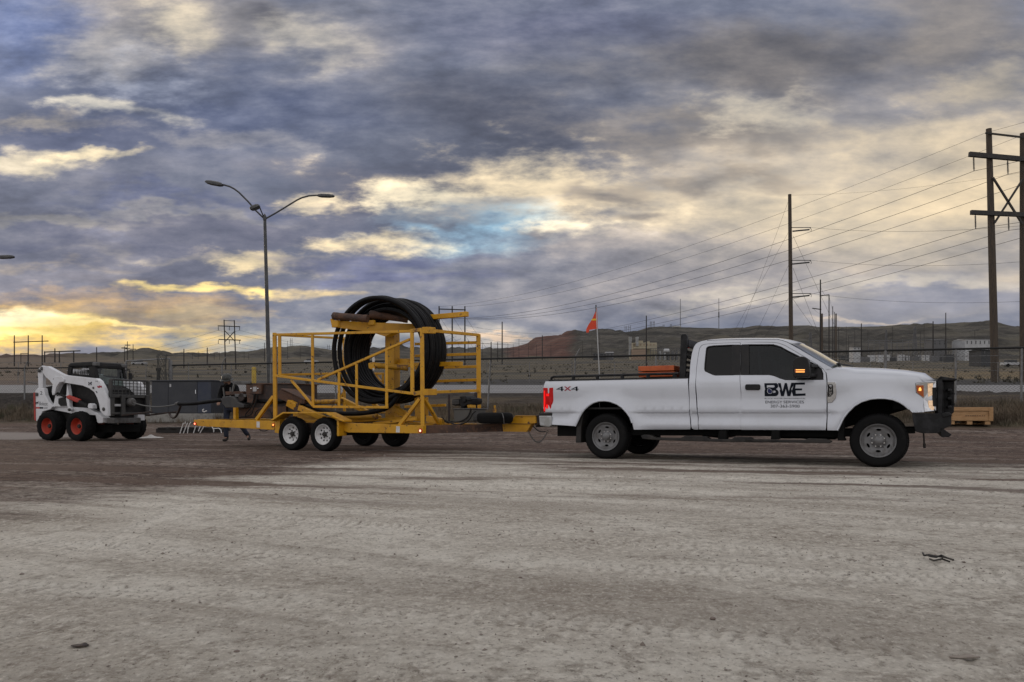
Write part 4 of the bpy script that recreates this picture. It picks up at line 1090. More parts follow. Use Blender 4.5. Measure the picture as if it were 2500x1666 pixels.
# --- interior
def seat(s, t):
    mb = MB(); mb.box(RIG.P(s, t, 1.02), .52, .52, .16, RIG.es, RIG.et); o = mb.build('seat', 'seat', truck, bevel=.05)
    mb = MB(); a = RIG.P(s - .22, t, 1.05); b = RIG.P(s - .36, t, 1.62); mb.bar(a, b, .50, .14, RIG.es); mb.build('seat_back', 'seat', o, bevel=.05)
    mb = MB(); b2 = RIG.P(s - .37, t, 1.68); c2 = RIG.P(s - .40, t, 1.88); mb.bar(b2, c2, .28, .11, RIG.es); mb.build('headrest', 'seat', o, bevel=.04)
sF = RIG.sz(*q6(2100, 800), .3)[0]
seat(sF + .30, .56); seat(sF + .30, TW - .56)
MB().box(RIG.P(sF - .55, TW / 2, 1.22), .14, 1.4, .75, RIG.es, RIG.et).build('rear_bench', 'seat', truck, bevel=.05)
sD = RIG.sz(*q5(900, 700), .3)[0]
MB().box(RIG.P(sD + .18, TW / 2, 1.22), .55, TW - .34, .28, RIG.es, RIG.et).build('dashboard', 'seat', truck, bevel=.08)
mb = MB(); cs = RIG.P(sD - .20, TW - .56, 1.32); axs = (RIG.es * -.85 + Vector((0, 0, .5))).normalized()
mb.lathe(cs, axs, [(.175, 0), (.195, .012), (.19, .03), (.17, .02)], 20, True); mb.build('steering_wheel', 'seat', truck, smooth=50)
# --- headlamp and front end
hl = S([(1650, 595), (1722, 580), (1846, 572), (1846, 850), (1735, 860), (1722, 735), (1690, 703), (1657, 680)], q2)
mb = MB(); mb.prism([RIG.P(s, tside(s, z) - .002, z) for s, z in hl], RIG.et * .22); hlo = mb.build('headlamp', 'chrome', truck, bevel=.008)
for pts, m, dp in (([(1660, 612), (1726, 612), (1728, 722), (1700, 706), (1664, 676)], 'amberlens', .008), ([(1683, 636), (1698, 630), (1706, 650), (1704, 664), (1680, 662)], 'amberglow', .011),
                   ([(1766, 596), (1812, 592), (1814, 700), (1768, 720)], 'headglow', .008), ([(1770, 752), (1822, 752), (1824, 838), (1776, 846)], 'headglow', .008), ([(1806, 632), (1844, 630), (1844, 810), (1812, 806)], 'black', .010)):
    ol = S(pts, q2); mb = MB(); mb.prism([RIG.P(s, tside(s, z) - dp, z) for s, z in ol], RIG.et * dp * .9); mb.build('lamp_element', m, hlo)
mb = MB(); mb.prism([RIG.P(s, TW - tside(s, z) + .002, z) for s, z in hl], RIG.et * -.22); mb.build('headlamp', 'chrome', truck)
zg0, zg1 = hl[4][1] + .02, he[-1][1]
MB().box(RIG.P(S_FRONT + .0, TW / 2, (zg0 + zg1) / 2), .08, TW - .75, zg1 - zg0, RIG.es, RIG.et).build('grille', 'black', truck)
for k in range(4): MB().box(RIG.P(S_FRONT + .05, TW / 2, zg0 + (zg1 - zg0) * (k + .5) / 4), .03, TW - .85, .03, RIG.es, RIG.et).build('grille_bar', 'chrome', truck)
MB().box(RIG.P(S_FRONT - .30, TW / 2, (zg0 + zg1) / 2), .5, TW - .5, (zg1 - zg0) * .9, RIG.es, RIG.et).build('radiator_support', 'under', truck)
# --- grille guard and bumper
def ext(pts, t0, t1, name, m='blackmetal', parent=None, bev=.008, q=q2):
    ol = [RIG.sz(*q(x, y), 0) for x, y in pts]; mb = MB(); mb.prism([RIG.P(s, t0, z) for s, z in ol], RIG.et * (t1 - t0)); return mb.build(name, m, parent or truck, bevel=bev)
guard = ext([(1620, 872), (1850, 872), (1985, 880), (1985, 985), (1925, 1010), (1870, 1055), (1720, 1058), (1650, 1040), (1625, 930)], .02, TW - .02, 'front_bumper')
ext([(1858, 548), (1886, 524), (1900, 530), (1906, 600), (1900, 880), (1862, 880)], .10, .15, 'guard_upright', parent=guard)
ext([(1858, 548), (1886, 524), (1900, 530), (1906, 600), (1900, 880), (1862, 880)], TW - .15, TW - .10, 'guard_upright', parent=guard)
ext([(1858, 548), (1886, 524), (2038, 546), (2036, 562), (1895, 560), (1862, 580)], .10, TW - .10, 'guard_top', parent=guard)
for t0 in (.55, TW - .6): ext([(1905, 560), (2030, 562), (2026, 860), (1985, 900), (1960, 960), (1900, 930)], t0, t0 + .03, 'guard_upright', parent=guard)
for y in (640, 720, 800): ext([(1955, y), (1990, y), (1990, y + 22), (1955, y + 22)], .15, TW - .15, 'guard_bar', parent=guard)
ext([(1905, 575), (1918, 575), (1918, 880), (1905, 880)], .30, TW - .30, 'guard_mesh', parent=guard)
ext([(1952, 680), (1975, 655), (2034, 672), (2036, 690), (1985, 700), (1975, 790), (2034, 770), (2034, 796), (1960, 800)], .55, .85, 'light_bracket', parent=guard)
ext([(1895, 870), (1960, 858), (1996, 890), (1900, 910)], .0, .5, 'bumper_wing', parent=guard)
ext([(1868, 985), (1990, 1070), (1962, 1092), (1890, 1092), (1886, 1062)], .02, TW - .02, 'bumper_lip', parent=guard)
mb = MB(); mb.tube([RIG.at(*q2(1726, 1050), .3), RIG.at(*q2(1730, 1110), .3), RIG.at(*q2(1734, 1190), .32)], .012, 5); mb.tube([RIG.at(*q2(1733, 1150), .315), RIG.at(*q2(1735, 1192), .32)], .02, 6); mb.build('hanging_strap', 'black', truck)
# --- rear bumper, hitch, step bar, frame, axles
rb = ext([(132, 892), (252, 892), (256, 985), (225, 1000), (140, 985)], .0, TW, 'rear_bumper', 'dullchrome', bev=.02, q=q1)
ext([(130, 868), (252, 868), (252, 890), (130, 890)], .02, TW - .02, 'bumper_step', 'black', rb, q=q1)
ext([(262, 978), (470, 985), (470, 1085), (262, 1085)], .2, .9, 'hitch_frame', 'under', q=q1)
ext([(140, 985), (262, 985), (262, 1040), (180, 1030)], .85, 1.2, 'hitch_receiver', 'under', q=q1)
for t0 in (.22, TW - .34): ext([(470, 1000), (2000, 1030), (2000, 1085), (470, 1075)], t0, t0 + .12, 'frame_rail', 'under', q=q1)
for t0 in (.22, TW - .34): ext([(0, 1035), (930, 1030), (1650, 1010), (1650, 1060), (930, 1095), (0, 1085)], t0, t0 + .12, 'frame_rail', 'under', q=q2)
ext([(1560, 1030), (1850, 1035), (1850, 1100), (1790, 1110), (1600, 1090)], .35, .9, 'fuel_tank', 'under', q=q1)
ext([(330, 1040), (900, 1040), (880, 1125), (600, 1120), (560, 1115), (340, 1115)], .5, 1.5, 'gearbox', 'under', q=q2)
ext([(500, 905), (545, 850), (520, 1000), (518, 1145), (468, 1145), (478, 1000)], .03, .32, 'mud_flap', 'black', q=q1)
ext([(945, 985), (985, 925), (985, 1100), (1000, 1125), (925, 1125), (930, 1030)], .06, .34, 'splash_guard', 'under', q=q2)
sbm = ext([(1085, 1080), (1110, 1068), (1170, 1072), (1220, 1095), (1450, 1100), (1490, 1080), (1690, 1085), (1720, 1108), (1920, 1112), (1950, 1090), (2090, 1092), (2120, 1112), (2353, 1115), (2353, 1140), (1800, 1135), (1250, 1120), (1100, 1108)], -.04, .12, 'step_bar', 'black', q=q1, bev=.01)
ext([(70, 1110), (100, 1092), (130, 1098), (150, 1115), (620, 1120), (660, 1102), (820, 1108), (880, 1130), (860, 1148), (700, 1145), (70, 1138)], -.04, .12, 'step_bar', 'black', q=q2, bev=.01)
for x in (1840, 2330): ext([(x - 40, 1030), (x + 30, 1030), (x + 30, 1112), (x - 50, 1112)], .02, .2, 'step_bracket', 'under', q=q1)
for w in (WR, WF):
    mb = MB(); mb.tube([RIG.P(w[0], .2, .39), RIG.P(w[0], TW - .2, .39)], .06, 10); mb.ball(RIG.P(w[0], .8, .39), .17); mb.build('axle', 'under', truck)
# --- wheels
def tyre_profile(r, rim, w):
    return [(rim, .02), (rim + .008, 0.0), (rim + .035, -.014), (r * .86, -.026), (r * .93, -.020), (r * .975, .006), (r, .03), (r, w - .03), (r * .975, w - .006), (r * .9, w + .02), (rim + .02, w + .01), (rim, w - .02)]
def wheel(center, ax, r, rim, w, parent, rimmat, holes, oval, prof, tread=44, n=48, hubr=.055, lug=None, steer=0, block=.011, capmat='hub', rounds=True):
    """ax points away from the viewer; center lies on the outer face"""
    mb = MB(); mb.lathe(center, ax, tyre_profile(r - block, rim, w), n, True)
    wh = thing_part = mb.build('wheel', 'rubber', parent, smooth=45)
    x = Vector((ax.y, -ax.x, 0)).normalized(); z = Vector((0, 0, 1))
    mb = MB()
    for k in range(tread):
        for row, (h0, h1, sk) in enumerate(((.004, w * .27, .25), (w * .31, w * .48, -.1), (w * .52, w * .69, .1), (w * .73, w - .004, -.25))):
            a = 2 * math.pi * (k + (row % 2) * .5) / tread; da = 2 * math.pi / tread * .33
            rr = r - block - .004
            def pt(aa, rad, hh): return Vector(center) + (x * math.cos(aa) + z * math.sin(aa)) * rad + ax * hh
            edge = .014 if row in (0, 3) else 0
            r0 = r - (edge if row == 0 else 0); r1 = r - (edge if row == 3 else 0)
            ps = [pt(a - da, rr, h0), pt(a + da, rr, h0), pt(a + da + sk * da, rr, h1), pt(a - da + sk * da, rr, h1), pt(a - da, r0, h0), pt(a + da, r0, h0), pt(a + da + sk * da, r1, h1), pt(a - da + sk * da, r1, h1)]
            mb.add(ps, [(4, 5, 6, 7), (0, 1, 5, 4), (1, 2, 6, 5), (2, 3, 7, 6), (3, 0, 4, 7)])
    mb.build('tread', 'rubber', wh)['kind'] = 'stuff'
    # the pressed disc with real openings
    out = [(rim * math.cos(2 * math.pi * i / n), rim * math.sin(2 * math.pi * i / n)) for i in range(n)]
    pr = sorted(prof); rs = [p[0] * rim for p in pr]; hs = [p[1] for p in pr]
    vs, fs = tri2d(out, holes, rim / 9)
    def mp(a, b, d): rr = math.hypot(a, b); return Vector(center) + x * a + z * b + ax * (float(np.interp(rr, rs, hs)) + d)
    mb = MB(); skin(mb, out, holes, mp, .012, rim / 8); ro = mb.build('rim', rimmat, wh, smooth=35)
    mb = MB(); mb.lathe(center, ax, [(rim - .012, .03), (rim - .004, -.004), (rim + .010, -.010), (rim + .014, .004), (rim + .004, .03), (rim - .004, w * .6), (rim - .02, w * .6)], n, True); mb.build('rim_lip', rimmat, wh, smooth=40)
    mb = MB(); mb.lathe(center, ax, [(.001, .16), (rim * .97, .16), (rim * .97, .17), (.001, .17)], 24); mb.build('brake_drum', 'under', wh)
    mb = MB(); h0 = float(np.interp(0, rs, hs)); mb.lathe(center, ax, [(.001, h0 - .045), (hubr * .7, h0 - .045), (hubr, h0 - .03), (hubr, h0 + .02)], 20); mb.build('hub_cap', capmat, wh, smooth=40)
    if lug:
        for k in range(lug[0]):
            a = 2 * math.pi * (k + .5) / lug[0]; c = Vector(center) + (x * math.cos(a) + z * math.sin(a)) * lug[1] + ax * (float(np.interp(lug[1], rs, hs)) - .018)
            m2 = MB(); m2.lathe(c, ax, [(.001, 0), (.012, 0), (.014, .006), (.014, .03)], 6); m2.build('lug_nut', 'chrome' if rimmat == 'steelrim' else 'hub', wh)
    return wh
def ovals(k, rad, a_, b_, n=12, ph=0.):
    res = []
    for i in range(k):
        th = 2 * math.pi * i / k + ph; res.append([(rad * math.cos(th) - math.sin(th) * a_ * math.cos(2 * math.pi * j / n) + math.cos(th) * b_ * math.sin(2 * math.pi * j / n), rad * math.sin(th) + math.cos(th) * a_ * math.cos(2 * math.pi * j / n) + math.sin(th) * b_ * math.sin(2 * math.pi * j / n)) for j in range(n)])
    return res
TPR = [(0, .025), (.30, .022), (.36, .030), (.46, .062), (.58, .058), (.74, .046), (.84, .052), (.93, .03), (1.0, .012)]
for w, st in ((WR, 0), (WF, 4)):
    for far in (0, 1):
        a = Matrix.Rotation(R(-st), 3, 'Z') @ RIG.et
        if far: a = -a
        c = RIG.P(w[0], .035 if not far else TW - .035, .385)
        wheel(c, a, .392, .232, .25, truck, 'steelrim', ovals(6 if not st else 6, .155, .036, .017, ph=.5), None, TPR, lug=(8, .088), hubr=.062, capmat='steelrim')
# ------------------------------------------------------------------ the reel trailer
def q3(x, y): return 660 + x / 3.646, 700 + y / 3.6465
def q4(x, y): return 440 + x / 6.2706, 860 + y / 6.272
def q7(x, y): return 960 + x / 3.921, 700 + y / 3.92
def q8(x, y): return 1080 + x / 7.8385, 860 + y / 7.84
trailer = thing('reel_trailer', 'yellow open cage trailer with a pipe reel, tandem wheels and rusty drawbar', 'trailer', RIG.P(-5.5, 1.1, 0))
TT = 2.2
def tb(name, a, b, t, w, h=None, t2=None, q=q3, m='yellow', parent=None, bev=.006):
    pa = RIG.at(*q(*a), t); pb = RIG.at(*q(*b), t if t2 is None else t2)
    return MB().bar(pa, pb, w, h).build(name, m, parent or trailer, bevel=bev)
def tp(name, pts, t0, t1, q=q3, m='yellow', parent=None, bev=.006, tp_=None):
    ol = [RIG.sz(*q(x, y), t0 if tp_ is None else tp_) for x, y in pts]
    return MB().prism([RIG.P(s, t0, z) for s, z in ol], RIG.et * (t1 - t0)).build(name, m, parent or trailer, bevel=bev)
# chassis beams, near and far, in two lengths with the axles between
for far in (0, 1):
    o = TT if far else 0
    tp('chassis_beam', [(205, 1035), (1440, 1050), (1440, 1192), (900, 1162), (400, 1142), (215, 1125)], o - .02, o + .08, q=q4, tp_=-.02)
    tp('chassis_beam', [(625, 1213), (1362, 1238), (1360, 1308), (690, 1300), (625, 1272)], o - .02, o + .08, tp_=-.02)
    tp('axle_beam', [(80, 1205), (640, 1225), (640, 1290), (80, 1290)], o + .10, o + .2, m='rustdark')
tp('reflector', [(1168, 1062), (1215, 1066), (1215, 1160), (1168, 1152)], -.026, -.02, q=q4, m='whitepaint', bev=None)
tp('reflector', [(1120, 1243), (1152, 1245), (1150, 1300), (1118, 1298)], -.026, -.02, m='whitepaint', bev=None)
def marker(x, y, q, m, r, ring=True):
    c = RIG.at(*q(x, y), -.02); g = RIG.et * -1
    o = MB().lathe(c, g, [(r * 1.7, 0), (r * 1.7, .012), (r, .018), (.001, .018)], 16).build('marker_lamp', 'taillens', trailer)
    MB().lathe(c + g * .018, g, [(r * .9, 0), (r * .7, .006), (.001, .007)], 12).build('lit_bulb', m, o)
marker(232, 1098, q4, 'redglow', .022); marker(1432, 1115, q4, 'orangeglow', .02); marker(640, 1252, q3, 'orangeglow', .022); marker(1338, 1284, q3, 'pinkglow', .026)
# deck cross members and centre spine
sA, zA = RIG.sz(*q4(215, 1080), 0); sB, zB = RIG.sz(*q3(1355, 1275), 0)
for s, z in ((sA + .05, zA + .02), (sA + 1.15, zA + .01), (-7.55, zA), (-5.9, zB + .02), (-5.05, zB + .02), (-4.3, zB + .02), (sB - .06, zB)):
    MB().box(RIG.P(s, TT / 2, z), .09, TT - .18, .11, RIG.es, RIG.et).build('cross_member', 'yellow', trailer, bevel=.006)
MB().bar(RIG.P(sA + 1.1, 1.1, .50), RIG.P(sB, 1.1, .50), .12, .12).build('spine_beam', 'yellowdirty', trailer, bevel=.006)
# fenders
for far in (0, 1):
    o = TT if far else 0; t0, t1 = (-.22, .07) if not far else (TT - .07, TT + .22)
    tp('fender', [(38, 1186), (145, 1118), (530, 1118), (685, 1192), (685, 1206), (520, 1131), (150, 1131), (45, 1200)], t0, t1, tp_=-.1)
    tp('fender_bracket', [(612, 1196), (630, 1200), (630, 1330), (612, 1330)], t0 + .05, t1, tp_=-.1)
    tp('fender_bracket', [(38, 1200), (85, 1180), (82, 1310), (38, 1300)], t0 + .12, t1, tp_=-.1)
# near side frame
N = .03
for a, b, w in (((38, 412), (45, 1192), .075), ((83, 428), (85, 793), .06), ((375, 432), (381, 1066), .055), ((612, 760), (612, 1064), .05), ((768, 690), (770, 1066), .05),
                ((1035, 560), (1036, 1078), .055), ((1261, 400), (1265, 960), .07), ((1350, 372), (1356, 1246), .075)):
    tb('cage_post', a, b, N, w)
for a, b, w in (((30, 429), (1262, 399), .05), ((45, 793), (1300, 957), .052), ((385, 1069), (1046, 1075), .05)):
    tb('cage_rail', a, b, N, w)
for a, b, w in (((425, 830), (1242, 470), .048), ((185, 832), (385, 1066), .045), ((1332, 1000), (1150, 1236), .065)):
    tb('cage_brace', a, b, N, w)
tb('cage_brace', (1430, 682), (1172, 1036), N, .07, q=q4)
tb('cage_brace', (1372, 1000), (1500, 1218), .05, .06, t2=.62); tb('cage_brace', (1300, 955), (1350, 945), N, .05)
tb('cage_link', (1250, 396), (1360, 384), N, .07, m='yellowdirty'); tb('cage_link', (1285, 955), (1360, 942), N, .08, m='yellowdirty')
# front end frame
PF = (1852, 432)
tb('cage_post', (1852, 425), (1856, 1125), TT, .095)
tb('cage_rail', (1385, 388), PF, N, .06, t2=TT); tb('cage_rail', (1385, 942), (1855, 926), N, .06, t2=TT)
tb('hinge_sleeve', (1375, 388), (1448, 392), -.01, .12, t2=.3); tb('hinge_sleeve', (1382, 940), (1460, 938), -.01, .12, t2=.3)
# far side rails and the rear end frame
for (x0, y0), (x1, y1) in (((1290, 512), (1852, 498)), ((1290, 618), (1852, 600)), ((1290, 728), (1852, 712)), ((1200, 852), (1852, 830)), ((1200, 1070), (1560, 1056))):
    tb('cage_rail', (x0, y0), (x1, y1), TT, .06)
tb('cage_post', (655, 452), (660, 1120), TT, .06); tb('cage_rail', (83, 432), (660, 462), N, .05, t2=TT); tb('cage_rail', (90, 786), (690, 772), N, .05, t2=TT)
tb('cage_brace', (655, 940), (600, 1050), TT, .05)
# drawbar, coupler, jack, chains
def tapered(name, pts, t0, t1, q, m, parent=None): return tp(name, pts, t0, t1, q=q, m=m, parent=parent)
a0, a1 = RIG.at(*q7(295, 1368), .10), RIG.at(*q7(1050, 1348), .84)
draw = MB().bar(a0, a1, .10, .155).build('drawbar', 'rust', trailer, bevel=.008)
MB().bar(RIG.P(sB, TT - .1, zB), a1, .10, .155).build('drawbar', 'rust', trailer, bevel=.008)
dn = (a1 - a0); dl = dn.length; dn.normalize(); side_n = dn.cross(Vector((0, 0, 1))); upn = side_n.cross(dn)
if side_n.y > 0: side_n = -side_n
mb = MB()
for wd, f0, f1, hh in (('M', .46, .50, .095), ('ETAL', .505, .62, .07), ('P', .645, .68, .095), ('RODUCTS', .685, .93, .07)):
    lettering(mb, wd, lambda a, b: a0 + dn * dl * (f0 + (f1 - f0) * a) + Vector((0, 0, 1)) * (-.045 + hh * b) + side_n * .054)
mb.build('drawbar_lettering', 'faint', trailer, fix=False)
cpl = tp('coupler', [(1260, 1368), (1392, 1222), (1785, 1226), (1792, 1358), (1700, 1372), (1690, 1400), (1612, 1530), (1160, 1522), (1148, 1380)], .78, .94, q=q8)
tp('coupler_plate', [(1388, 1214), (1790, 1218), (1790, 1228), (1388, 1226)], .76, .96, q=q8, m='yellowdirty', parent=cpl)
tp('coupler_weld', [(1262, 1366), (1690, 1372), (1690, 1382), (1262, 1378)], .768, .78, q=q8, m='rust', parent=cpl, bev=None)
tp('hitch_head', [(1780, 1200), (1828, 1208), (1840, 1380), (1790, 1420), (1770, 1390)], .82, .98, q=q8, m='rustdark', parent=cpl)
hb = RIG.at(*q8(1800, 1400), .95)
MB().bar(hb, RIG.P(S_REAR + .1, .98, hb.z + .02), .07, .07).build('hitch_bar', 'under', trailer)
def chain(p, q_, sag, n, r=.022, w=.006, name='safety_chain', m='grey', parent=None):
    p, q_ = Vector(p), Vector(q_); mb = MB()
    pts = [p.lerp(q_, i / n) - Vector((0, 0, sag * 4 * (i / n) * (1 - i / n))) for i in range(n + 1)]
    for i in range(n):
        a, b = pts[i], pts[i + 1]; d = (b - a); c = (a + b) / 2; L = d.length * .62; d.normalize()
        u = d.cross(Vector((0, 1, 0)) if i % 2 else Vector((1, 0, .2))).normalized()
        mb.tube([c + d * L * math.cos(k * math.pi / 4) + u * r * .6 * math.sin(k * math.pi / 4) for k in range(8)], w, 4, closed=True)
    o = mb.build(name, m, parent or trailer); o['kind'] = 'stuff'; return o
chain(RIG.at(*q8(1640, 1500), .8), RIG.at(*q8(2020, 1500), .9), .22, 18)
mb = MB(); mb.tube([RIG.at(*q8(x, y), .8) for x, y in ((1735, 1420), (1790, 1470), (1850, 1515), (1920, 1528), (1975, 1520))], .012, 5); mb.build('brake_cable', 'black', trailer)
mb = MB(); jp = RIG.at(*q8(1003, 1160), .62); mb.tube([jp - V(0, 0, .12), jp + V(0, 0, .06)], .035, 10); mb.tube([jp + V(0, 0, .06), jp + V(0, 0, .14)], .02, 8); mb.build('jack', 'yellowdirty', trailer)
# brown stake, wires
tb('stake', (128, 805), (130, 1368), .55, .045, q=q8, m='rustdark'); tb('stake', (640, 775), (640, 1110), .95, .06, q=q8, m='rustdark')
# --- power unit on the drawbar
pu = tp('oil_tank', [(205, 1095), (588, 1090), (588, 1330), (480, 1338), (215, 1345)], .45, .95, q=q8, m='oilgrey', bev=.02)
tp('tank_lid', [(198, 1080), (596, 1075), (596, 1092), (198, 1097)], .43, .97, q=q8, m='grey', parent=pu)
for nm, pts, t0, t1, mm in (('engine', [(180, 905), (330, 890), (380, 870), (440, 868), (470, 885), (560, 880), (572, 935), (556, 1000), (470, 1010), (410, 1050), (345, 1050), (330, 1000), (240, 1030), (176, 1010)], .5, .9, 'loaderdark'),
                            ('engine_cover', [(320, 848), (450, 838), (460, 885), (440, 960), (385, 965), (370, 880), (330, 880)], .47, .85, 'black'),
                            ('air_filter', [(450, 880), (545, 870), (560, 900), (552, 925), (460, 930)], .46, .8, 'blackmetal'),
                            ('engine_mount', [(350, 1040), (405, 1040), (410, 1085), (345, 1085)], .55, .85, 'black'),
                            ('valve_block', [(465, 1010), (545, 1005), (550, 1075), (480, 1075)], .5, .7, 'yellowdirty'),
                            ('filter_can', [(565, 1175), (655, 1165), (655, 1250), (575, 1250)], .6, .75, 'grey')):
    tp(nm, pts, t0, t1, q=q8, m=mm, parent=pu, bev=.015)
for k in range(6): tp('cooling_fin', [(185 + 22 * k, 912), (194 + 22 * k, 911), (194 + 22 * k, 1000), (185 + 22 * k, 1000)], .485, .5, q=q8, m='grey', parent=pu, bev=None)
def hose(pts, t, r, q=q8, m='black', parent=None, name='hose'):
    P_ = [RIG.at(*q(x, y), t) for x, y in pts]; out = []
    for i in range(len(P_) - 1):
        p0, p1, p2, p3 = P_[max(i - 1, 0)], P_[i], P_[i + 1], P_[min(i + 2, len(P_) - 1)]
        for k in range(6):
            u = k / 6; out.append(.5 * ((2 * p1) + (p2 - p0) * u + (2 * p0 - 5 * p1 + 4 * p2 - p3) * u * u + (3 * p1 - p0 - 3 * p2 + p3) * u ** 3))
    out.append(P_[-1])
    return MB().tube(out, r, 7).build(name, m, parent or trailer, smooth=60)
hose([(540, 1080), (520, 1170), (470, 1250), (380, 1310), (240, 1345), (190, 1330), (100, 1350), (40, 1320)], .42, .014); hose([(640, 1130), (580, 1180), (530, 1270), (440, 1350), (300, 1385), (200, 1370), (60, 1310), (-10, 1240)], .40, .014)
# --- reel: column, top beam, rollers, hub
TCn = 1.05
tp('reel_column', [(1020, 400), (1098, 400), (1104, 1210), (1022, 1210)], TCn, TCn + .22, tp_=TCn, bev=.01)
def shear(name, pts, t_off, th, m='yellow'):
    ol = [RIG.at(*q3(x, y), .10 + 1.02 * (x - 540) / 760 + t_off) for x, y in pts]
    return MB().prism(ol, (RIG.et * .8 + RIG.es * .3).normalized() * th).build(name, m, trailer, bevel=.006)
beam = shear('reel_beam', [(540, 298), (600, 304), (862, 318), (1300, 332), (1312, 388), (1104, 398), (1024, 446), (900, 408), (600, 366), (545, 364)], 0, .16)
tb('reel_beam', (1290, 286), (1756, 245), TCn + .12, .10, .10)
tb('reel_arm', (1140, 700), (1704, 688), TCn + .16, .10, .09, m='yellow'); tb('reel_arm', (1160, 662), (1240, 662), TCn + .2, .09)
def roller(a, b, t, r, name='reel_roller', m='rust', t2=None):
    pa, pb = RIG.at(*q3(*a), t), RIG.at(*q3(*b), t if t2 is None else t2); d = (pb - pa).normalized(); L = (pb - pa).length
    o = MB().lathe(pa, d, [(.001, 0), (r * .6, 0), (r * .6, -.02), (r * .8, -.02), (r, .0), (r, .10), (r * .93, .11), (r * .93, L - .1), (r, L - .09), (r, L), (.001, L)], 20).build(name, m, trailer, smooth=40)
    for k in range(5):
        aa = 2 * math.pi * k / 5; u = d.cross(Vector((0, 0, 1))).normalized(); v = u.cross(d)
        MB().lathe(pa + (u * math.cos(aa) + v * math.sin(aa)) * r * .62 - d * .03, d, [(.001, 0), (.014, 0), (.014, .03)], 6).build('roller_bolt', 'rustdark', o)
    return o
roller((565, 262), (868, 286), .10, .080, t2=.26); roller((890, 247), (1225, 290), .58, .084, t2=1.0)
shear('roller_bracket', [(530, 285), (542, 290), (560, 300), (602, 298), (598, 360), (548, 362)], -.06, .05)
shear('roller_bracket', [(858, 300), (866, 296), (880, 300), (918, 298), (920, 340), (866, 342)], -.06, .05)
roller((935, 702), (1225, 726), .62, .062, 'reel_axle', 'yellowdirty', t2=TCn)
tp('hub_plate', [(876, 682), (925, 672), (935, 690), (935, 730), (915, 740), (880, 728)], .58, .64, tp_=.6)
tp('reflector', [(905, 640), (912, 622), (922, 622), (930, 650), (926, 672), (908, 672)], .56, .575, m='whitepaint', bev=.003)
tp('reflector', [(908, 728), (926, 728), (924, 745), (914, 752)], .56, .575, m='whitepaint', bev=.003)
chain(RIG.at(*q3(893, 395), TCn - .24), RIG.at(*q3(894, 532), TCn - .24), 0, 9, .03, .007, 'hanging_chain', 'rust')
# lower gear: hydraulic cylinder, braces, guide pads
roller((282, 1032), (640, 1022), .75, .055, 'lift_cylinder', 'yellowdirty'); roller((620, 1165), (950, 1158), .7, .06, 'lift_cylinder', 'yellowdirty')
for a, b, w, t in (((625, 1000), (975, 1172), .10, 1.35), ((1104, 1086), (1212, 1142), .12, .9), ((890, 1005), (985, 1110), .08, 1.5), ((165, 1035), (240, 1075), .14, .35), ((262, 1080), (480, 1175), .11, .3), ((215, 1135), (480, 1168), .09, .5), ((250, 1168), (600, 1172), .06, .8),
                   ((700, 1200), (1300, 1166), .06, .9), ((920, 1222), (1300, 1178), .06, .5), ((1310, 980), (1318, 1200), .12, 1.2), ((1390, 985), (1392, 1160), .07, 1.6), ((1400, 1175), (1540, 1205), .12, .7), ((590, 770), (1010, 776), .05, 1.9), ((1003, 776), (1003, 870), .05, 1.9), ((940, 790), (985, 850), .05, 1.9)):
    tb('deck_brace', a, b, t, w)
tb('screw_jack', (240, 1040), (250, 1108), .33, .07, m='rust'); tb('screw_jack', (225, 1100), (262, 1100), .33, .12, m='rust')
# --- rusty straightener on the tail
mc = tp('straightener_housing', [(1005, 497), (1725, 487), (1732, 790), (1735, 1010), (850, 1012), (850, 862), (1008, 852)], .85, 1.65, q=q4, m='rustdark', tp_=.85, bev=.01)
tp('housing_lid', [(1000, 476), (1738, 476), (1738, 492), (1000, 496)], .82, 1.68, q=q4, m='rust', parent=mc, tp_=.85)
tp('control_panel', [(1010, 500), (1242, 498), (1240, 640), (1012, 642)], .78, .85, q=q4, m='rust', parent=mc)
tp('panel_label', [(1112, 532), (1166, 530), (1166, 602), (1112, 604)], .774, .78, q=q4, m='farwhite', parent=mc, bev=None)
for x in (1086, 1190): MB().ball(RIG.at(*q4(x, 562), .775), .022, 8, 6).build('panel_knob', 'chrome', mc)
tp('housing_panel', [(860, 862), (1200, 850), (1620, 830), (1620, 1005), (860, 1008)], .80, .85, q=q4, m='rust', parent=mc)
tp('feed_trough', [(1490, 605), (1530, 572), (1905, 738), (1900, 792), (1690, 792), (1490, 702)], .45, .80, q=q4, m='rust')
tp('trough_lip', [(1525, 560), (1545, 555), (1915, 728), (1905, 745)], .43, .84, q=q4, m='rust')
tp('roller_guard', [(622, 722), (640, 692), (700, 676), (790, 680), (846, 720), (880, 770), (975, 802), (972, 852), (870, 852), (690, 852), (640, 792)], .62, 1.1, q=q4, m='attach', bev=.015)
roller_ = MB().lathe(RIG.at(*q4(930, 690), .7), RIG.et, [(.001, 0), (.09, 0), (.1, .02), (.06, .12), (.1, .22), (.09, .24), (.001, .24)], 20).build('guide_roller', 'rustdark', trailer, smooth=40)
for nm, pts, t0, t1, mm in (('motor', [(830, 640), (1005, 652), (1002, 690), (840, 685)], .70, .9, 'grey'), ('motor_flange', [(1020, 640), (1110, 655), (1110, 780), (1025, 770)], .72, .85, 'rust'), ('valve', [(690, 605), (960, 600), (960, 640), (690, 660)], .9, 1.1, 'rust'),
                            ('guide_plate', [(840, 700), (1000, 660), (1000, 740), (880, 770)], .9, .95, 'grey'), ('tail_post', [(808, 850), (846, 850), (846, 1035), (810, 1035)], .55, .65, 'yellow')):
    tp(nm, pts, t0, t1, q=q4, m=mm)
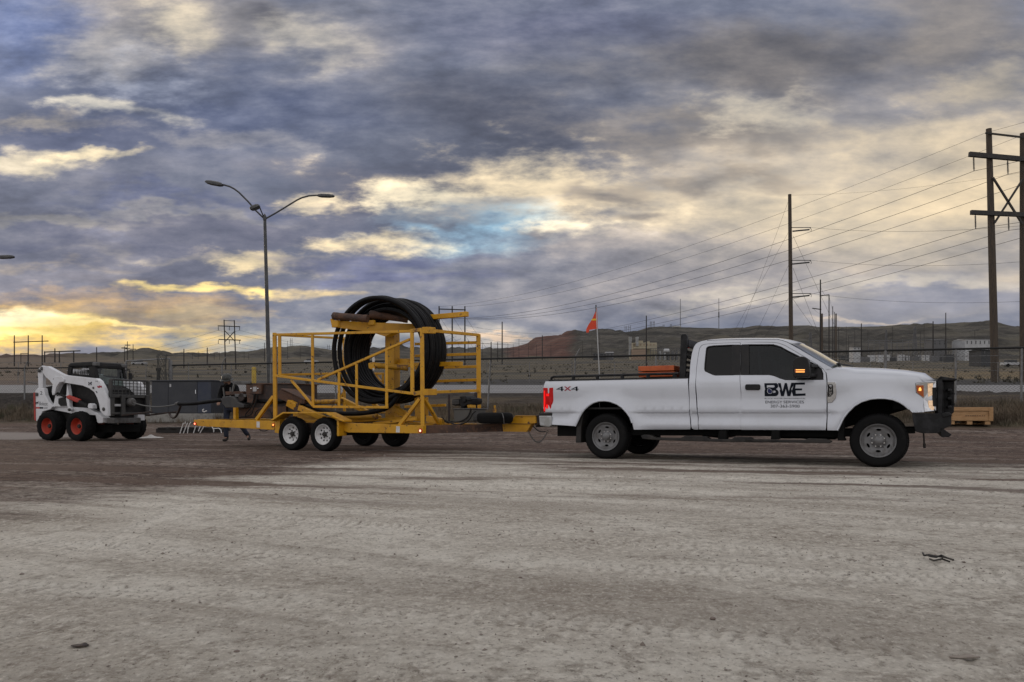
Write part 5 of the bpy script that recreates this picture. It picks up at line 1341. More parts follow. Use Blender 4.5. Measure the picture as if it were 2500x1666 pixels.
tb('clamp_bar', (835, 470), (1082, 466), .8, .06, q=q4, m='grey'); tb('clamp_strut', (800, 605), (830, 482), .8, .04, q=q4, m='strap')
for pts in ([(1135, 640), (1120, 740), (1080, 850), (1010, 940), (990, 1000)], [(1180, 650), (1160, 760), (1120, 860), (1080, 960), (900, 1000)], [(1020, 770), (960, 830), (970, 860)], [(1145, 1020), (1150, 930), (1220, 870), (1320, 870), (1390, 930), (1405, 1020)]):
    hose(pts, .72, .014, q=q4)
hose([(1210, 1180), (1240, 1205), (1300, 1208), (1350, 1188)], .05, .010, q=q4)
# --- wheels
for k, (x, y) in enumerate(((182, 1318), (470, 1320))):
    s = RIG.sz(*q3(x, y), -.18)[0]
    hl_ = [[(.115 * math.cos(th + dth) * kr, .115 * math.sin(th + dth) * kr) for dth, kr in ((-.17, 1.28), (.17, 1.28), (0, .72))] for th in [2 * math.pi * i / 8 for i in range(8)]] if k == 0 else ovals(10, .132, .021, .021, 10)
    for far in (0, 1):
        ax = RIG.et if not far else -RIG.et; t = -.18 if not far else TT + .18
        wheel(RIG.P(s, t, .343), ax, .348, .200, .20, trailer, 'whiterim', hl_, None, [(0, .06), (.3, .058), (.42, .072), (.62, .070), (.78, .062), (.86, .05), (.94, .03), (1, .012)], tread=40, hubr=.05, lug=(5, .068), block=.006)
        MB().tube([RIG.P(s, .0, .343), RIG.P(s, TT, .343)], .04, 8).build('axle', 'under', trailer) if not far else None
# ------------------------------------------------------------------ the pipe itself: coil, loose turns, tail
def coil():
    mb = MB(); sc, zc, r = -5.1, 2.09, .05
    for layer, (rx, rz, dz) in enumerate(((1.05, 1.05, 0), (1.0, .95, -.03), (.965, .85, -.03))):
        for k in range(7):
            t = .68 + .104 * k + (.05 if layer % 2 else 0); ph = random.uniform(0, 6.28); j = random.uniform(-.02, .02) * (1 if layer else .7); jz = random.uniform(-.03, .02)
            mb.tube([RIG.P(sc + (rx + j) * math.cos(a), t + .02 * math.sin(a + ph), zc + dz + jz + (rz + j) * math.sin(a)) for a in [2 * math.pi * i / 72 for i in range(72)]], r, 9, closed=True)
    def loop(pts): mb.tube(pts, r, 10)
    for t_out, rr, dz, a0_, a1_ in ((.30, 1.035, -.03, 10, 372), (.47, 1.03, .0, -20, 340)):   # loose turns standing off the coil
        pts = []
        for i in range(73):
            a = R(a0_ + (a1_ - a0_) * i / 72); f = i / 72
            k = float(smooth(min(f / .24, (1 - f) / .3)))
            pts.append(RIG.P(sc + rr * math.cos(a), .64 + (t_out - .64) * k, zc + dz * k + (rr + .02 * k) * math.sin(a)))
        loop(pts)
    tail = [RIG.at(*q3(x, y), t) for x, y, t in ((1290, 760, .60), (1225, 860, .52), (1140, 965, .42), (1075, 1050, .34), (1000, 1095, .31), (850, 1124, .30), (700, 1132, .30), (560, 1122, .33), (430, 1092, .42), (340, 1060, .5), (270, 1035, .6), (190, 1005, .7))]
    tail += [RIG.at(*q4(x, y), t) for x, y, t in ((1400, 760, .84), (1000, 735, .9), (640, 738, .92), (500, 750, .93), (350, 770, .94), (220, 785, .95), (100, 792, .96), (20, 792, .97), (-25, 790, .97))]
    out = []
    for i in range(len(tail) - 1):
        p0, p1, p2, p3 = tail[max(i - 1, 0)], tail[i], tail[i + 1], tail[min(i + 2, len(tail) - 1)]
        for k in range(5):
            u = k / 5; out.append(.5 * ((2 * p1) + (p2 - p0) * u + (2 * p0 - 5 * p1 + 4 * p2 - p3) * u * u + (3 * p1 - p0 - 3 * p2 + p3) * u ** 3))
    out.append(tail[-1]); mb.tube(out, r, 10)
    return mb.build('pipe_coil', 'pipe', None, smooth=60, at=RIG.P(-5.1, 1., 1.)), tail[-1]
pc, PIPE_END = coil()
pc['kind'] = ''
del pc['kind']
tag(pc, 'thick black plastic pipe coiled on the trailer reel and drawn out over the tail', 'pipe')
# spare tyre on the drawbar
sp = RIG.at(*q8(1006, 1262), .50)
spare = thing('spare_tyre', 'black spare tyre lying flat on the rusty drawbar beside the power unit', 'tyre', sp - V(0, 0, .105))
MB().lathe(sp - V(0, 0, .10), (0, 0, 1), [(.19, .015), (.20, 0), (.25, -.004), (.30, .006), (.332, .03), (.341, .06), (.345, .075), (.338, .078), (.345, .085), (.345, .115), (.338, .118), (.345, .125), (.341, .145), (.332, .172), (.30, .195), (.25, .205), (.20, .2), (.19, .185)], 40, True).build('tyre', 'rubber', spare, smooth=40)
MB().lathe(sp - V(0, 0, .05), (0, 0, 1), [(.05, 0), (.12, 0), (.19, .03), (.19, .05), (.12, .02), (.05, .02)], 28, True).build('rim', 'whiterim', spare, smooth=40)
mb = MB(); mb.tube([RIG.at(*q8(1120, 1160), .55), RIG.at(*q8(1150, 1180), .2), RIG.at(*q8(1172, 1260), .148), RIG.at(*q8(1182, 1380), .2)], .008, 5); mb.build('tie_wire', 'grey', spare)
# ------------------------------------------------------------------ skid loader
LOD = Frame(-11.80, 20.75, 23)
def qb(x, y): return 60 + x / 5.602, 850 + y / 5.604
loader = thing('skid_loader', 'white skid steer loader with orange wheel rims and dark fork carriage pulling the pipe', 'loader', LOD.P(-.3, .9, 0))
LWD = 1.95
def lp(name, pts, t0, t1, m='loaderwhite', parent=None, bev=.01, tq=None, q=qb, smooth=None, fr=LOD):
    ol = [fr.sz(*q(x, y), t0 if tq is None else tq) for x, y in pts]
    return MB().prism([fr.P(s, t0, z) for s, z in ol], fr.et * (t1 - t0)).build(name, m, parent or loader, bevel=bev, smooth=smooth)
def lb(name, a, b, t, w, h=None, t2=None, m='loaderdark', parent=None):
    return MB().bar(LOD.at(*qb(*a), t), LOD.at(*qb(*b), t if t2 is None else t2), w, h).build(name, m, parent or loader, bevel=.006)
IN = .16
lp('tail_panel', [(136, 620), (150, 572), (182, 545), (262, 552), (282, 650), (322, 732), (385, 800), (350, 842), (240, 872), (205, 960), (195, 1000), (150, 1000)], .10, .22, bev=.015)
lp('tail_panel', [(136, 620), (150, 572), (182, 545), (262, 552), (282, 650), (322, 732), (385, 800), (350, 842), (240, 872), (205, 960), (195, 1000), (150, 1000)], LWD - .22, LWD - .10, bev=.015, tq=.1)
lp('tail_gate', [(128, 612), (150, 606), (156, 1000), (138, 975)], .08, LWD - .08, 'red', tq=.1)
lp('engine_hood', [(150, 570), (240, 545), (600, 470), (900, 500), (1010, 560), (1030, 820), (400, 820), (160, 990)], .3, LWD - .3, 'loaderdark', tq=.3)
lp('lower_body', [(345, 842), (390, 800), (560, 802), (860, 822), (930, 862), (1000, 900), (1060, 955), (1062, 1022), (1010, 1030), (985, 1020), (960, 920), (640, 900), (560, 880)], .22, .46, tq=.2)
lp('lower_body', [(345, 842), (390, 800), (560, 802), (860, 822), (930, 862), (1000, 900), (1000, 1000), (640, 900), (560, 880)], LWD - .46, LWD - .22, tq=.2)
lp('lower_body', [(255, 860), (560, 800), (1000, 860), (1010, 960), (960, 1000), (250, 1020)], .34, LWD - .34, 'loaderdark', tq=.34)
for far in (0, 1):
    t0, t1 = (.10, .24) if not far else (1.36, 1.50)
    k = dict(tq=.10)
    lp('tower_post', [(168, 300), (200, 262), (232, 240), (262, 262), (240, 350), (238, 552), (180, 546), (172, 420)], t0 + .02, t1 - .02, **k)
    lp('lift_arm', [(245, 246), (320, 250), (512, 356), (560, 372), (930, 412), (985, 415), (1030, 450), (1082, 545), (1122, 640), (1136, 705), (1141, 930), (1110, 926), (1062, 890), (1042, 860), (1026, 762), (1000, 682), (960, 605), (890, 552), (800, 516), (720, 502), (560, 478), (520, 470), (480, 505), (448, 570), (424, 640), (404, 648), (396, 610), (400, 510), (352, 445), (300, 402), (262, 350)], t0 - .02, t1 - .03, **k)
    lp('arm_plate', [(400, 430), (440, 388), (530, 388), (568, 430), (560, 462), (500, 470), (455, 540), (430, 640), (404, 648), (394, 600), (404, 500)], t0 - .05, t0 - .02, **k)
    lp('frame_link', [(565, 490), (588, 620), (600, 800), (628, 840), (608, 866), (588, 858), (570, 800), (552, 700)], t0 + .03, t1, **k)
    lp('fender_panel', [(395, 640), (420, 660), (560, 640), (575, 800), (440, 805), (360, 800)], t0 + .06, t1 + .02, **k)
    lp('service_opening', [(440, 690), (500, 672), (566, 700), (570, 790), (470, 795), (438, 760)], t0 + .045, t0 + .06, 'loaderdark', **k)
    c = lp('lift_cylinder', [(565, 655), (600, 645), (752, 702), (742, 745), (700, 745), (570, 690)], t0 + .0, t0 + .07, 'red', bev=.02, **k)
    lb('cylinder_rod', (435, 612), (570, 672), t0 + .04, .06); lb('cylinder_rod', (745, 725), (865, 790), t0 + .04, .08)
    lp('pin_boss', [(862, 800), (870, 762), (900, 756), (925, 780), (930, 830), (870, 826)], t0 + .0, t1, **k)
    for x, y, r in ((1078, 838, .052), (230, 280, .05), (190, 312, .05), (404, 425, .035), (410, 628, .03), (160, 635, .05), (605, 845, .04), (938, 546, .03)):
        MB().lathe(LOD.at(*qb(x, y), t0 - .03 if not far else .1) + (LOD.et * 0 if not far else LOD.et * 1.41), LOD.et, [(.001, -.02), (r * .6, -.02), (r * .6, 0), (r, 0), (r, .03)], 14).build('pivot_pin', 'grey', loader, smooth=40)
lp('arm_crossbar', [(300, 290), (360, 275), (590, 282), (590, 340), (400, 330)], .9, 1.15, 'loaderwhite', tq=.3)
# lettering and marks
def bstick(polys, m, name, off=.0985):
    mb = MB()
    for pl in polys:
        vs, fs = tri2d(pl); mb.add([LOD.at(*qb(x, y), off) for x, y in vs], fs)
    return mb.build(name, m, loader, fix=False)
def bword(s, x0, y0, x1, y1, m, name, off=.0985, sk=0):
    mb = MB(); lettering(mb, s, lambda a, b: LOD.at(*qb(x0 + (x1 - x0) * a, y1 + (y0 - y1) * b + sk * a), off)); return mb.build(name, m, loader, fix=False)
bword('2', 212, 592, 244, 640, 'decal', 'unit_number'); bword('Bobcat', 203, 735, 314, 784, 'decal', 'loader_lettering', sk=4)
bstick([[(155, 808), (205, 808), (205, 830), (155, 830)]], 'red', 'loader_stripe'); bstick([[(205, 808), (256, 809), (256, 831), (205, 830)]], 'decal', 'loader_stripe'); bword('S650', 266, 808, 314, 830, 'decal', 'loader_lettering')
def cathead(x, y, s): return [[(x - 28 * s, y - 26 * s), (x - 12 * s, y - 14 * s), (x + 12 * s, y - 18 * s), (x + 28 * s, y - 30 * s), (x + 24 * s, y - 2 * s), (x + 10 * s, y + 4 * s), (x - 2 * s, y + 2 * s), (x - 22 * s, y - 4 * s)],
                              [(x - 20 * s, y + 2 * s), (x - 4 * s, y + 8 * s), (x - 2 * s, y + 22 * s), (x - 18 * s, y + 24 * s), (x - 24 * s, y + 12 * s)], [(x + 6 * s, y + 8 * s), (x + 22 * s, y + 2 * s), (x + 24 * s, y + 20 * s), (x + 8 * s, y + 22 * s)]]
bstick(cathead(170, 752, .8), 'decal', 'cat_emblem'); bstick(cathead(894, 488, 1.), 'decal', 'cat_emblem', .0785)
bstick([[(990, 518), (1010, 522), (1026, 510), (1044, 520), (1060, 516), (1056, 530), (1060, 544), (1030, 540), (1024, 550), (1000, 544)]], 'reddecal', 'dealer_emblem', .0785)
bword('74', 966, 448, 1000, 468, 'decal', 'loader_lettering', .0785); bstick([[(970, 592), (984, 590), (998, 612), (990, 622)]], 'decal', 'arm_decal', .0785)
# cab
CT0, CT1 = .50, 1.45
cabo = lp('cab_roof', [(600, 232), (640, 205), (800, 192), (935, 186), (960, 200), (962, 232), (940, 246), (880, 252), (650, 256), (618, 268)], CT0 - .03, CT1 + .03, 'loaderdark', bev=.03, tq=CT0)
for t0 in (CT0, CT1 - .05):
    lp('cab_side', [(596, 240), (650, 235), (655, 262), (640, 300), (632, 380), (580, 360), (586, 290)], t0, t0 + .05, 'loaderdark', tq=CT0)
    lp('cab_side', [(868, 250), (950, 240), (960, 400), (940, 420), (900, 410), (880, 380), (884, 300)], t0, t0 + .05, 'loaderdark', tq=CT0)
    lp('cab_side', [(560, 372), (632, 350), (884, 372), (960, 400), (960, 560), (560, 500)], t0, t0 + .05, 'loaderdark', tq=CT0)
    mb = MB()
    for i in range(12): mb.bar(LOD.at(*qb(650 + 20 * i, 255), CT0) + LOD.et * (t0 - CT0 + .02), LOD.at(*qb(650 + 20 * i, 385), CT0) + LOD.et * (t0 - CT0 + .02), .008)
    for i in range(7): mb.bar(LOD.at(*qb(645, 262 + 18 * i), CT0) + LOD.et * (t0 - CT0 + .02), LOD.at(*qb(885, 262 + 18 * i), CT0) + LOD.et * (t0 - CT0 + .02), .008)
    mb.build('window_screen', 'loaderdark', loader)['kind'] = 'stuff'
sc1, zc1 = LOD.sz(*qb(955, 240), CT0); sc2, zc2 = LOD.sz(*qb(1010, 560), CT0)
def front(f, t, dz=0.): return LOD.P(sc1 + (sc2 - sc1) * f, t, zc1 + (zc2 - zc1) * f + dz)
for t in (CT0 + .03, CT1 - .03): MB().bar(front(0, t), front(1.4, t), .07, .07).build('cab_post', 'loaderdark', loader, bevel=.01)
MB().add([front(.05, CT0 + .06), front(.05, CT1 - .06), front(1.1, CT1 - .06), front(1.1, CT0 + .06)], [(0, 1, 2, 3)]).build('front_glass', 'cabglass', loader)
MB().bar(front(.02, CT0), front(.02, CT1), .10, .10).build('cab_header', 'loaderdark', loader, bevel=.02)
for t in (CT0 + .02, CT1 - .04):
    MB().box(front(-.06, t) + LOD.es * .05, .12, .16, .10, LOD.es, LOD.et).build('work_lamp', 'grey', loader, bevel=.02)
bk = LOD.sz(*qb(640, 300), CT0)[0]
mb = MB()
for i in range(14): t = CT0 + .08 + i * .055; mb.bar(LOD.P(bk + .05, t, 1.15), LOD.P(bk + .05, t, 1.95), .008)
for i in range(13): z = 1.2 + i * .06; mb.bar(LOD.P(bk + .05, CT0 + .05, z), LOD.P(bk + .05, CT1 - .05, z), .008)
mb.build('rear_screen', 'loaderdark', loader)['kind'] = 'stuff'
MB().box(LOD.P(bk + .35, .97, 1.05), .5, .5, .16, LOD.es, LOD.et).build('seat', 'seat', loader, bevel=.04)
MB().box(LOD.P(bk + .16, .97, 1.35), .14, .5, .55, LOD.es, LOD.et).build('seat_back', 'seat', loader, bevel=.04)
for t in (.70, 1.24): MB().tube([LOD.P(bk + .75, t, .9), LOD.P(bk + .78, t, 1.35)], .025, 8).build('control_lever', 'black', loader)
MB().tube([front(-.0, CT1) + V(0, 0, -.1), front(.1, CT1) + LOD.es * .2, front(.7, CT1) + LOD.es * .2], .012, 6).build('grab_rail', 'loaderdark', loader)
MB().box(front(.4, CT1) + LOD.es * .1 + LOD.et * .08, .03, .12, .2, LOD.es, LOD.et).build('side_mirror', 'black', loader, bevel=.02)
# front attachment: carriage with open back screen and two forks, the whole as wide as the machine
sf = LOD.sz(*qb(1150, 650), .12)[0]
FA, FB = .18, 1.38
def fr_(t, z, d=0.): return LOD.P(sf + d, t, z)
zt_, zm_, zl_ = LOD.sz(*qb(1150, 432), .18)[1], LOD.sz(*qb(1150, 655), .18)[1], LOD.sz(*qb(1150, 925), .18)[1]
car = lp('fork_carriage', [(1142, 650), (1190, 650), (1190, 930), (1142, 930)], FA, FA + .10, 'attach', tq=.18)
for t in (FA, FB): MB().bar(fr_(t, zm_), fr_(t, zt_), .09, .07).build('screen_post', 'attach', loader, bevel=.008)
MB().bar(fr_(FA, zt_), fr_(FB, zt_), .07, .05).build('screen_rail', 'attach', loader, bevel=.008); MB().bar(fr_(FA - .03, zm_), fr_(FB + .03, zm_), .10, .09).build('carriage_bar', 'attach', loader, bevel=.008)
for i in range(1, 10): t = FA + (FB - FA) * i / 10; MB().bar(fr_(t, zm_), fr_(t, zt_), .016).build('screen_bar', 'attach', loader)
for i in range(1, 5): z = zm_ + (zt_ - zm_) * i / 5; MB().bar(fr_(FA, z), fr_(FB, z), .016).build('screen_bar', 'attach', loader)
MB().box(fr_((FA + FB) / 2, (zm_ + zl_) / 2, -.06), .05, FB - FA - .1, (zm_ - zl_) * .9, LOD.es, LOD.et).build('carriage_plate', 'loaderdark', loader, bevel=.01)
MB().bar(fr_(FA, zl_ + .06, .02), fr_(FB, zl_ + .06, .02), .08, .06).build('carriage_bar', 'attach', loader, bevel=.008)
for t in (FA + .32, FB - .08):
    MB().bar(fr_(t, zm_ + .02, .08), fr_(t, zl_ - .02, .08), .12, .05, LOD.es).build('fork_upright', 'attach', loader, bevel=.006)
    MB().bar(fr_(t, zl_ - .0, .06), fr_(t, zl_ + .10, 1.12), .11, .035).build('fork_tine', 'rustdark', loader, bevel=.006)
MB().box(fr_(FA + .2, zl_ + .28, .05), .04, .22, .06, LOD.es, LOD.et).build('carriage_plate', 'farwhite', loader); MB().lathe(fr_(FA + .55, zl_ + .36, .06), LOD.es, [(.001, 0), (.12, 0), (.12, .10), (.09, .14), (.001, .14)], 14).build('winch_block', 'grey', loader, smooth=40)
MB().box(LOD.P(sf - .16, .74, .565), .26, .88, .15, LOD.es, LOD.et).build('front_sill', 'grey', loader, bevel=.02)
MB().box(LOD.P(sf - .95, .97, .34), 1.2, .9, .2, LOD.es, LOD.et).build('belly_plate', 'under', loader)
# chunky wheels
def loader_wheel(c, ax, sgn):
    mb = MB(); r, w = .415, .30
    mb.lathe(c, ax, [(.22, .04), (.225, .0), (.27, -.02), (.33, -.025), (.375, -.01), (.395, .03), (.398, w - .03), (.375, w + .01), (.3, w + .02), (.22, w)], 36, True)
    wh = mb.build('wheel', 'rubber', loader, smooth=45)
    x = Vector((ax.y, -ax.x, 0)).normalized(); z = Vector((0, 0, 1)); mb = MB()
    for k in range(16):
        for half in (0, 1):
            a = 2 * math.pi * (k + .5 * half) / 16
            def pt(aa, rr, h): return c + (x * math.cos(aa) + z * math.sin(aa)) * rr + ax * h
            h0, h1 = (-.012, w * .55) if half == 0 else (w + .012, w * .45); da = .085; sk = .30 * sgn
            q_ = [pt(a - da, .36, h0), pt(a + da, .36, h0), pt(a + da * .8 + sk, .39, h1), pt(a - da * .8 + sk, .39, h1), pt(a - da, r - .03, h0), pt(a + da, r - .03, h0), pt(a + da * .8 + sk, r, h1), pt(a - da * .8 + sk, r, h1)]
            mb.add(q_, [(4, 5, 6, 7), (0, 1, 5, 4), (1, 2, 6, 5), (2, 3, 7, 6), (3, 0, 4, 7)])
    mb.build('tread', 'rubber', wh)['kind'] = 'stuff'
    MB().lathe(c, ax, [(.001, .10), (.09, .10), (.10, .14), (.17, .15), (.20, .10), (.215, .02), (.232, .005), (.235, .03), (.22, .06), (.2, .2), (.001, .2)], 30).build('rim', 'orangerim', wh, smooth=35)
    MB().lathe(c, ax, [(.001, .06), (.045, .06), (.06, .08), (.06, .12)], 14).build('hub', 'hub', wh, smooth=40)
for x in (300, 705):
    s = LOD.sz(*qb(x, 1055), 0)[0]
    loader_wheel(LOD.P(s, .0, .41), LOD.et, 1); loader_wheel(LOD.P(s, LWD, .41), -LOD.et, 1)
# pulling rope from the pipe's end to the carriage, and the slack sling below it
def qz(x, y): return 360 + x / 7.465, 840 + y / 7.467
p0 = PIPE_END; p1 = fr_(FA + .55, zl_ + .36, .16)
mb = MB(); pts = [p0.lerp(p1, i / 10) - V(0, 0, .10 * 4 * (i / 10) * (1 - i / 10)) for i in range(11)]; mb.tube(pts, .016, 6)
tag(mb.build('tow_rope', 'strap', None, smooth=60, at=p0), 'pale tow rope pulling the black pipe end towards the loader', 'rope')
mb = MB(); mb.lathe(p0, (p1 - p0), [(.05, -.02), (.052, .04), (.03, .14), (.012, .2), (.001, .2)], 12); mb.build('pulling_head', 'grey', pc, smooth=50)
p2 = fr_(FB - .08, zl_ + .05, .9)
mb = MB(); pts = [(p0 + V(.05, 0, -.05)).lerp(p2, i / 10) - V(0, 0, .2 * 4 * (i / 10) * (1 - i / 10)) for i in range(11)]; mb.tube(pts, .03, 6)
tag(mb.build('lifting_sling', 'rustdark', None, smooth=60, at=p0), 'slack dark sling hanging below the tow rope by the loader forks', 'sling')

# ------------------------------------------------------------------ cabinet, hoops, powder, crate, bollard
CAB = Frame(*at(370, 1000, 31).xy, 8)
def place(n, *a, **k): return thing(n, *a, **k)
cw = 31.2 * (527 - 371) / F; cz0, cz1 = at(0, 1010, 31).z, at(0, 931, 31).z
cbt = thing('steel_cabinet', 'long dark blue steel cabinet on a concrete pad beside the loader', 'cabinet', CAB.P(cw / 2, .5, cz0 - .25))
MB().box(CAB.P(cw / 2, .5, (cz0 + cz1) / 2), cw, 1.0, cz1 - cz0, CAB.es, CAB.et).build('cabinet_body', 'cabinet', cbt, bevel=.015)
MB().box(CAB.P(cw / 2, .48, cz1 + .015), cw + .06, 1.08, .05, CAB.es, CAB.et).build('cabinet_lid', 'cabinet', cbt, bevel=.01)
for x0, x1, m in ((.02, .28, 'cabinet'), (.285, .765, 'cabinet'), (.77, .99, 'cabinetblue')):
    MB().box(CAB.P(cw * (x0 + x1) / 2, -.008, (cz0 + cz1) / 2 - .01), cw * (x1 - x0), .02, (cz1 - cz0) * .95, CAB.es, CAB.et).build('cabinet_door', m, cbt, bevel=.006)
MB().bar(CAB.P(cw * .745, -.04, cz1 - .36), CAB.P(cw * .745, -.04, cz1 - .52), .03).build('latch', 'chrome', cbt, bevel=.006)
MB().box(CAB.P(cw * .32, -.022, cz1 - .18), .07, .006, .12, CAB.es, CAB.et).build('warning_plate', 'farwhite', cbt)
MB().box(CAB.P(cw / 2, .45, cz0 - .18), cw + .3, 1.3, .36, CAB.es, CAB.et).build('pad', 'concrete', cbt, bevel=.02)
def hoop(pts, Y, label, r=.016, slope=0.):
    P_ = [at(*qz(x, y), Y) for x, y in pts]; g = gz(P_[0].x, P_[0].y); base = min(p.z for p in P_)
    for p in P_: p.z = g + (p.z - base) * 1.0
    o = MB().tube(P_, r, 7).build('wire_hoop', 'whitepaint', None, smooth=60, at=P_[0])
    return tag(o, label, 'hoop', 'white bent rods in front of the cabinet')
HY_ = 25.5
for pts, lab in (([(592, 1430), (655, 1240), (690, 1245), (692, 1212)], 'white bent rod leaning leftmost in the row before the cabinet'), ([(655, 1430), (725, 1250), (735, 1238)], 'second white bent rod from the left before the cabinet'),
                 ([(728, 1440), (745, 1330), (785, 1242), (795, 1238)], 'third white bent rod from the left, slightly curved'), ([(838, 1420), (895, 1245), (935, 1238), (985, 1238), (930, 1380)], 'white rod bent into a narrow hoop behind the trailer tail'),
                 ([(955, 1370), (1000, 1290), (1030, 1250), (1130, 1242), (1175, 1252), (1210, 1310), (1205, 1350)], 'wide low white hoop behind the trailer tail'), ([(1190, 1250), (1300, 1245), (1335, 1270), (1350, 1330)], 'rightmost white bent rod by the person'),
                 ([(1025, 1190), (1008, 1205), (1010, 1235), (1035, 1242), (1080, 1220)], 'white hooked rod end curling above the wide hoop')):
    if 'hooked' in lab:
        P_ = [at(*qz(x, y), HY_) for x, y in pts]; o = MB().tube(P_, .02, 7).build('wire_hoop', 'whitepaint', None, smooth=60, at=P_[0]); tag(o, lab, 'hoop', 'white bent rods in front of the cabinet')
    else: hoop(pts, HY_, lab)
# pallet under the rods
pl = at(*qz(900, 1330), HY_ + .6); plz = gz(pl.x, pl.y)
pal = thing('dark_skid', 'low dark timber skid under the white bent rods', 'skid', V(pl.x, pl.y, plz))
for k in range(3): MB().box(V(pl.x - .1, pl.y - .35 + .35 * k, plz + .06), 2.2, .12, .14).build('runner', 'woodfar', pal)
for k in range(6): MB().box(V(pl.x - 1.0 + .36 * k, pl.y, plz + .15), .26, .9, .04).build('plank', 'woodfar', pal)
# white powder heap
c = at(*qz(60, 1375), 23.2); cz = gz(c.x, c.y); mb = MB(); n = 22; vs = []; fs = []
for i in range(n):
    for j in range(n):
        u, v = i / (n - 1) * 2 - 1, j / (n - 1) * 2 - 1; r = math.hypot(u, v); h = max(0, 1 - r) ** 1.3 *   .10 * (.3 + 1.2 * float(fbm(u * 3 + 5, v * 3)))
        x, y = c.x + u * .42 + .15 * v, c.y + v * .3; vs.append((x, y, gz(x, y) + h - .015 - (.03 if r > .92 else 0)))
for i in range(n - 1):
    for j in range(n - 1): fs.append((i * n + j, (i + 1) * n + j, (i + 1) * n + j + 1, i * n + j + 1))
tag(mb.add(vs, fs).build('powder_heap', 'lime', None, smooth=60, at=V(c.x, c.y, cz)), 'small spilled heap of white powder right of the loader wheels', 'powder heap')
# timber crate
CR = Frame(*at(2290, 1034, 22.6).xy, 14)
def qr(x, y): return 2240 + x / 7.838, 860 + y / 7.84
zb0, zt0 = CR.sz(*qr(1300, 1385), 0)[1], CR.sz(*qr(1300, 1055), 0)[1]; s0, s1_ = CR.sz(*qr(560, 1200), 0)[0], CR.sz(*qr(1448, 1200), 0)[0]
hh = zt0 - zb0; cl_ = s1_ - s0; cd = .62
crate = thing('timber_crate', 'long low timber crate lying at the lot edge right of the truck front', 'crate', CR.P((s0 + s1_) / 2, cd / 2, zb0))
def cbx(name, s, t, z, ls, lt, lz, m='crate'): return MB().box(CR.P(s, t, z), ls, lt, lz, CR.es, CR.et).build(name, m, crate, bevel=.006)
sm_ = (s0 + s1_) / 2
for t in (0, cd):
    cbx('plank', sm_, t, zt0 - hh * .11, cl_, .04, hh * .22); cbx('plank', sm_, t, zb0 + hh * .32, cl_, .04, hh * .22)
    cbx('panel', sm_, t + (.02 if t == 0 else -.02), zb0 + hh * .60, cl_ - .1, .02, hh * .34)
    for s in (s0 + .06, s1_ - .06): cbx('corner_post', s, t + (-.022 if t == 0 else .022), zb0 + hh * .60, .11, .03, hh * .80)
for s in (s0, s1_): cbx('end_board', s, cd / 2, zb0 + hh * .60, .03, cd - .06, hh * .76)
for s in (s0 + .14, sm_, s1_ - .14): cbx('skid_block', s, cd / 2, zb0 + hh * .09, .14, cd, hh * .20)
cbx('bottom_board', sm_, cd / 2, zb0 + .012, cl_, .12, .022)
cbx('lid_board', sm_, cd / 2, zb0 + hh * .9, cl_ - .06, cd - .05, .02)
mb = MB(); lettering(mb, 'KEEP DRY  THIS SIDE UP', lambda a, b: CR.P(s0 + cl_ * (.42 + .44 * a), -.004, zb0 + hh * (.49 + .05 * b))); del mb
mb = MB()
for k in range(9): a = s0 + cl_ * (.42 + .05 * k); mb.box(CR.P(a, .004, zb0 + hh * .50), cl_ * random.uniform(.02, .045), .004, hh * .035, CR.es, CR.et)
o = mb.build('faded_stencil', 'rustdark', crate); o['kind'] = 'stuff'
bo = at(620, 950, 36.2); bz = gz(bo.x, bo.y); hb_ = at(620, 897, 36.2).z
MB_ = MB().lathe(V(bo.x, bo.y, bz - .1), (0, 0, 1), [(.001, 0), (.105, 0), (.105, hb_ - bz + .05), (.09, hb_ - bz + .1), (.001, hb_ - bz + .12)], 16).build('bollard', 'bollard', None, smooth=40, at=V(bo.x, bo.y, bz))
tag(MB_, 'faded yellow pipe bollard standing beside the lamp post behind the trailer', 'bollard')
bd = at(387, 960, 33.6); bz = gz(bd.x, bd.y); bt = at(387, 899, 33.6).z
mb = MB(); mb.bar(V(bd.x, bd.y, bz - .1), V(bd.x, bd.y, bt - .1), .11); mb.box(V(bd.x, bd.y, bt - .06), .16, .16, .14)
tag(mb.build('gate_post', 'loaderdark', None, bevel=.01, at=V(bd.x, bd.y, bz)), 'short dark square post behind the steel cabinet', 'post')
# ------------------------------------------------------------------ in the truck bed
def bed_plank(k, z):
    a, b = RIG.sz(*q1(1098, 480), .5), RIG.sz(*q1(1425, 480), .5)
    o = MB().bar(RIG.P(a[0], .55 + .02 * k, z), RIG.P(b[0], .55 + .02 * k, z), .6, .085).build('orange_board', 'orange', None, bevel=.006, at=RIG.P(a[0], .55, z)); return o
zA_ = RIG.sz(*q1(1200, 460), .5)[1]
for k, lab in enumerate(('upper orange painted board stacked across the truck bed', 'middle orange painted board in the truck bed stack', 'lowest orange painted board of the stack in the truck bed')):
    tag(bed_plank(k, zA_ - .005 - .098 * k), lab, 'board', 'orange boards in the truck bed')
for k in range(4): pass
zz_ = zA_ - .005 - .098 * 3
MB_ = MB().box(RIG.P(RIG.sz(*q1(1260, 480), .5)[0], .6, (zz_ + .05 + .88) / 2), 1.1, .8, zz_ + .05 - .88, RIG.es, RIG.et).build('tool_box', 'blackmetal', None, bevel=.01, at=RIG.P(RIG.sz(*q1(1260, 480), .5)[0], .6, .88))
tag(MB_, 'low black tool box under the orange boards in the truck bed', 'tool box')
fp0, fp1 = RIG.at(*q1(697, 545), .30), RIG.at(1455, 745, .30)
fl = thing('flag_whip', 'triangular red flag with yellow stripe on a whip pole in the truck bed', 'flag', V(fp0.x, fp0.y, .88))
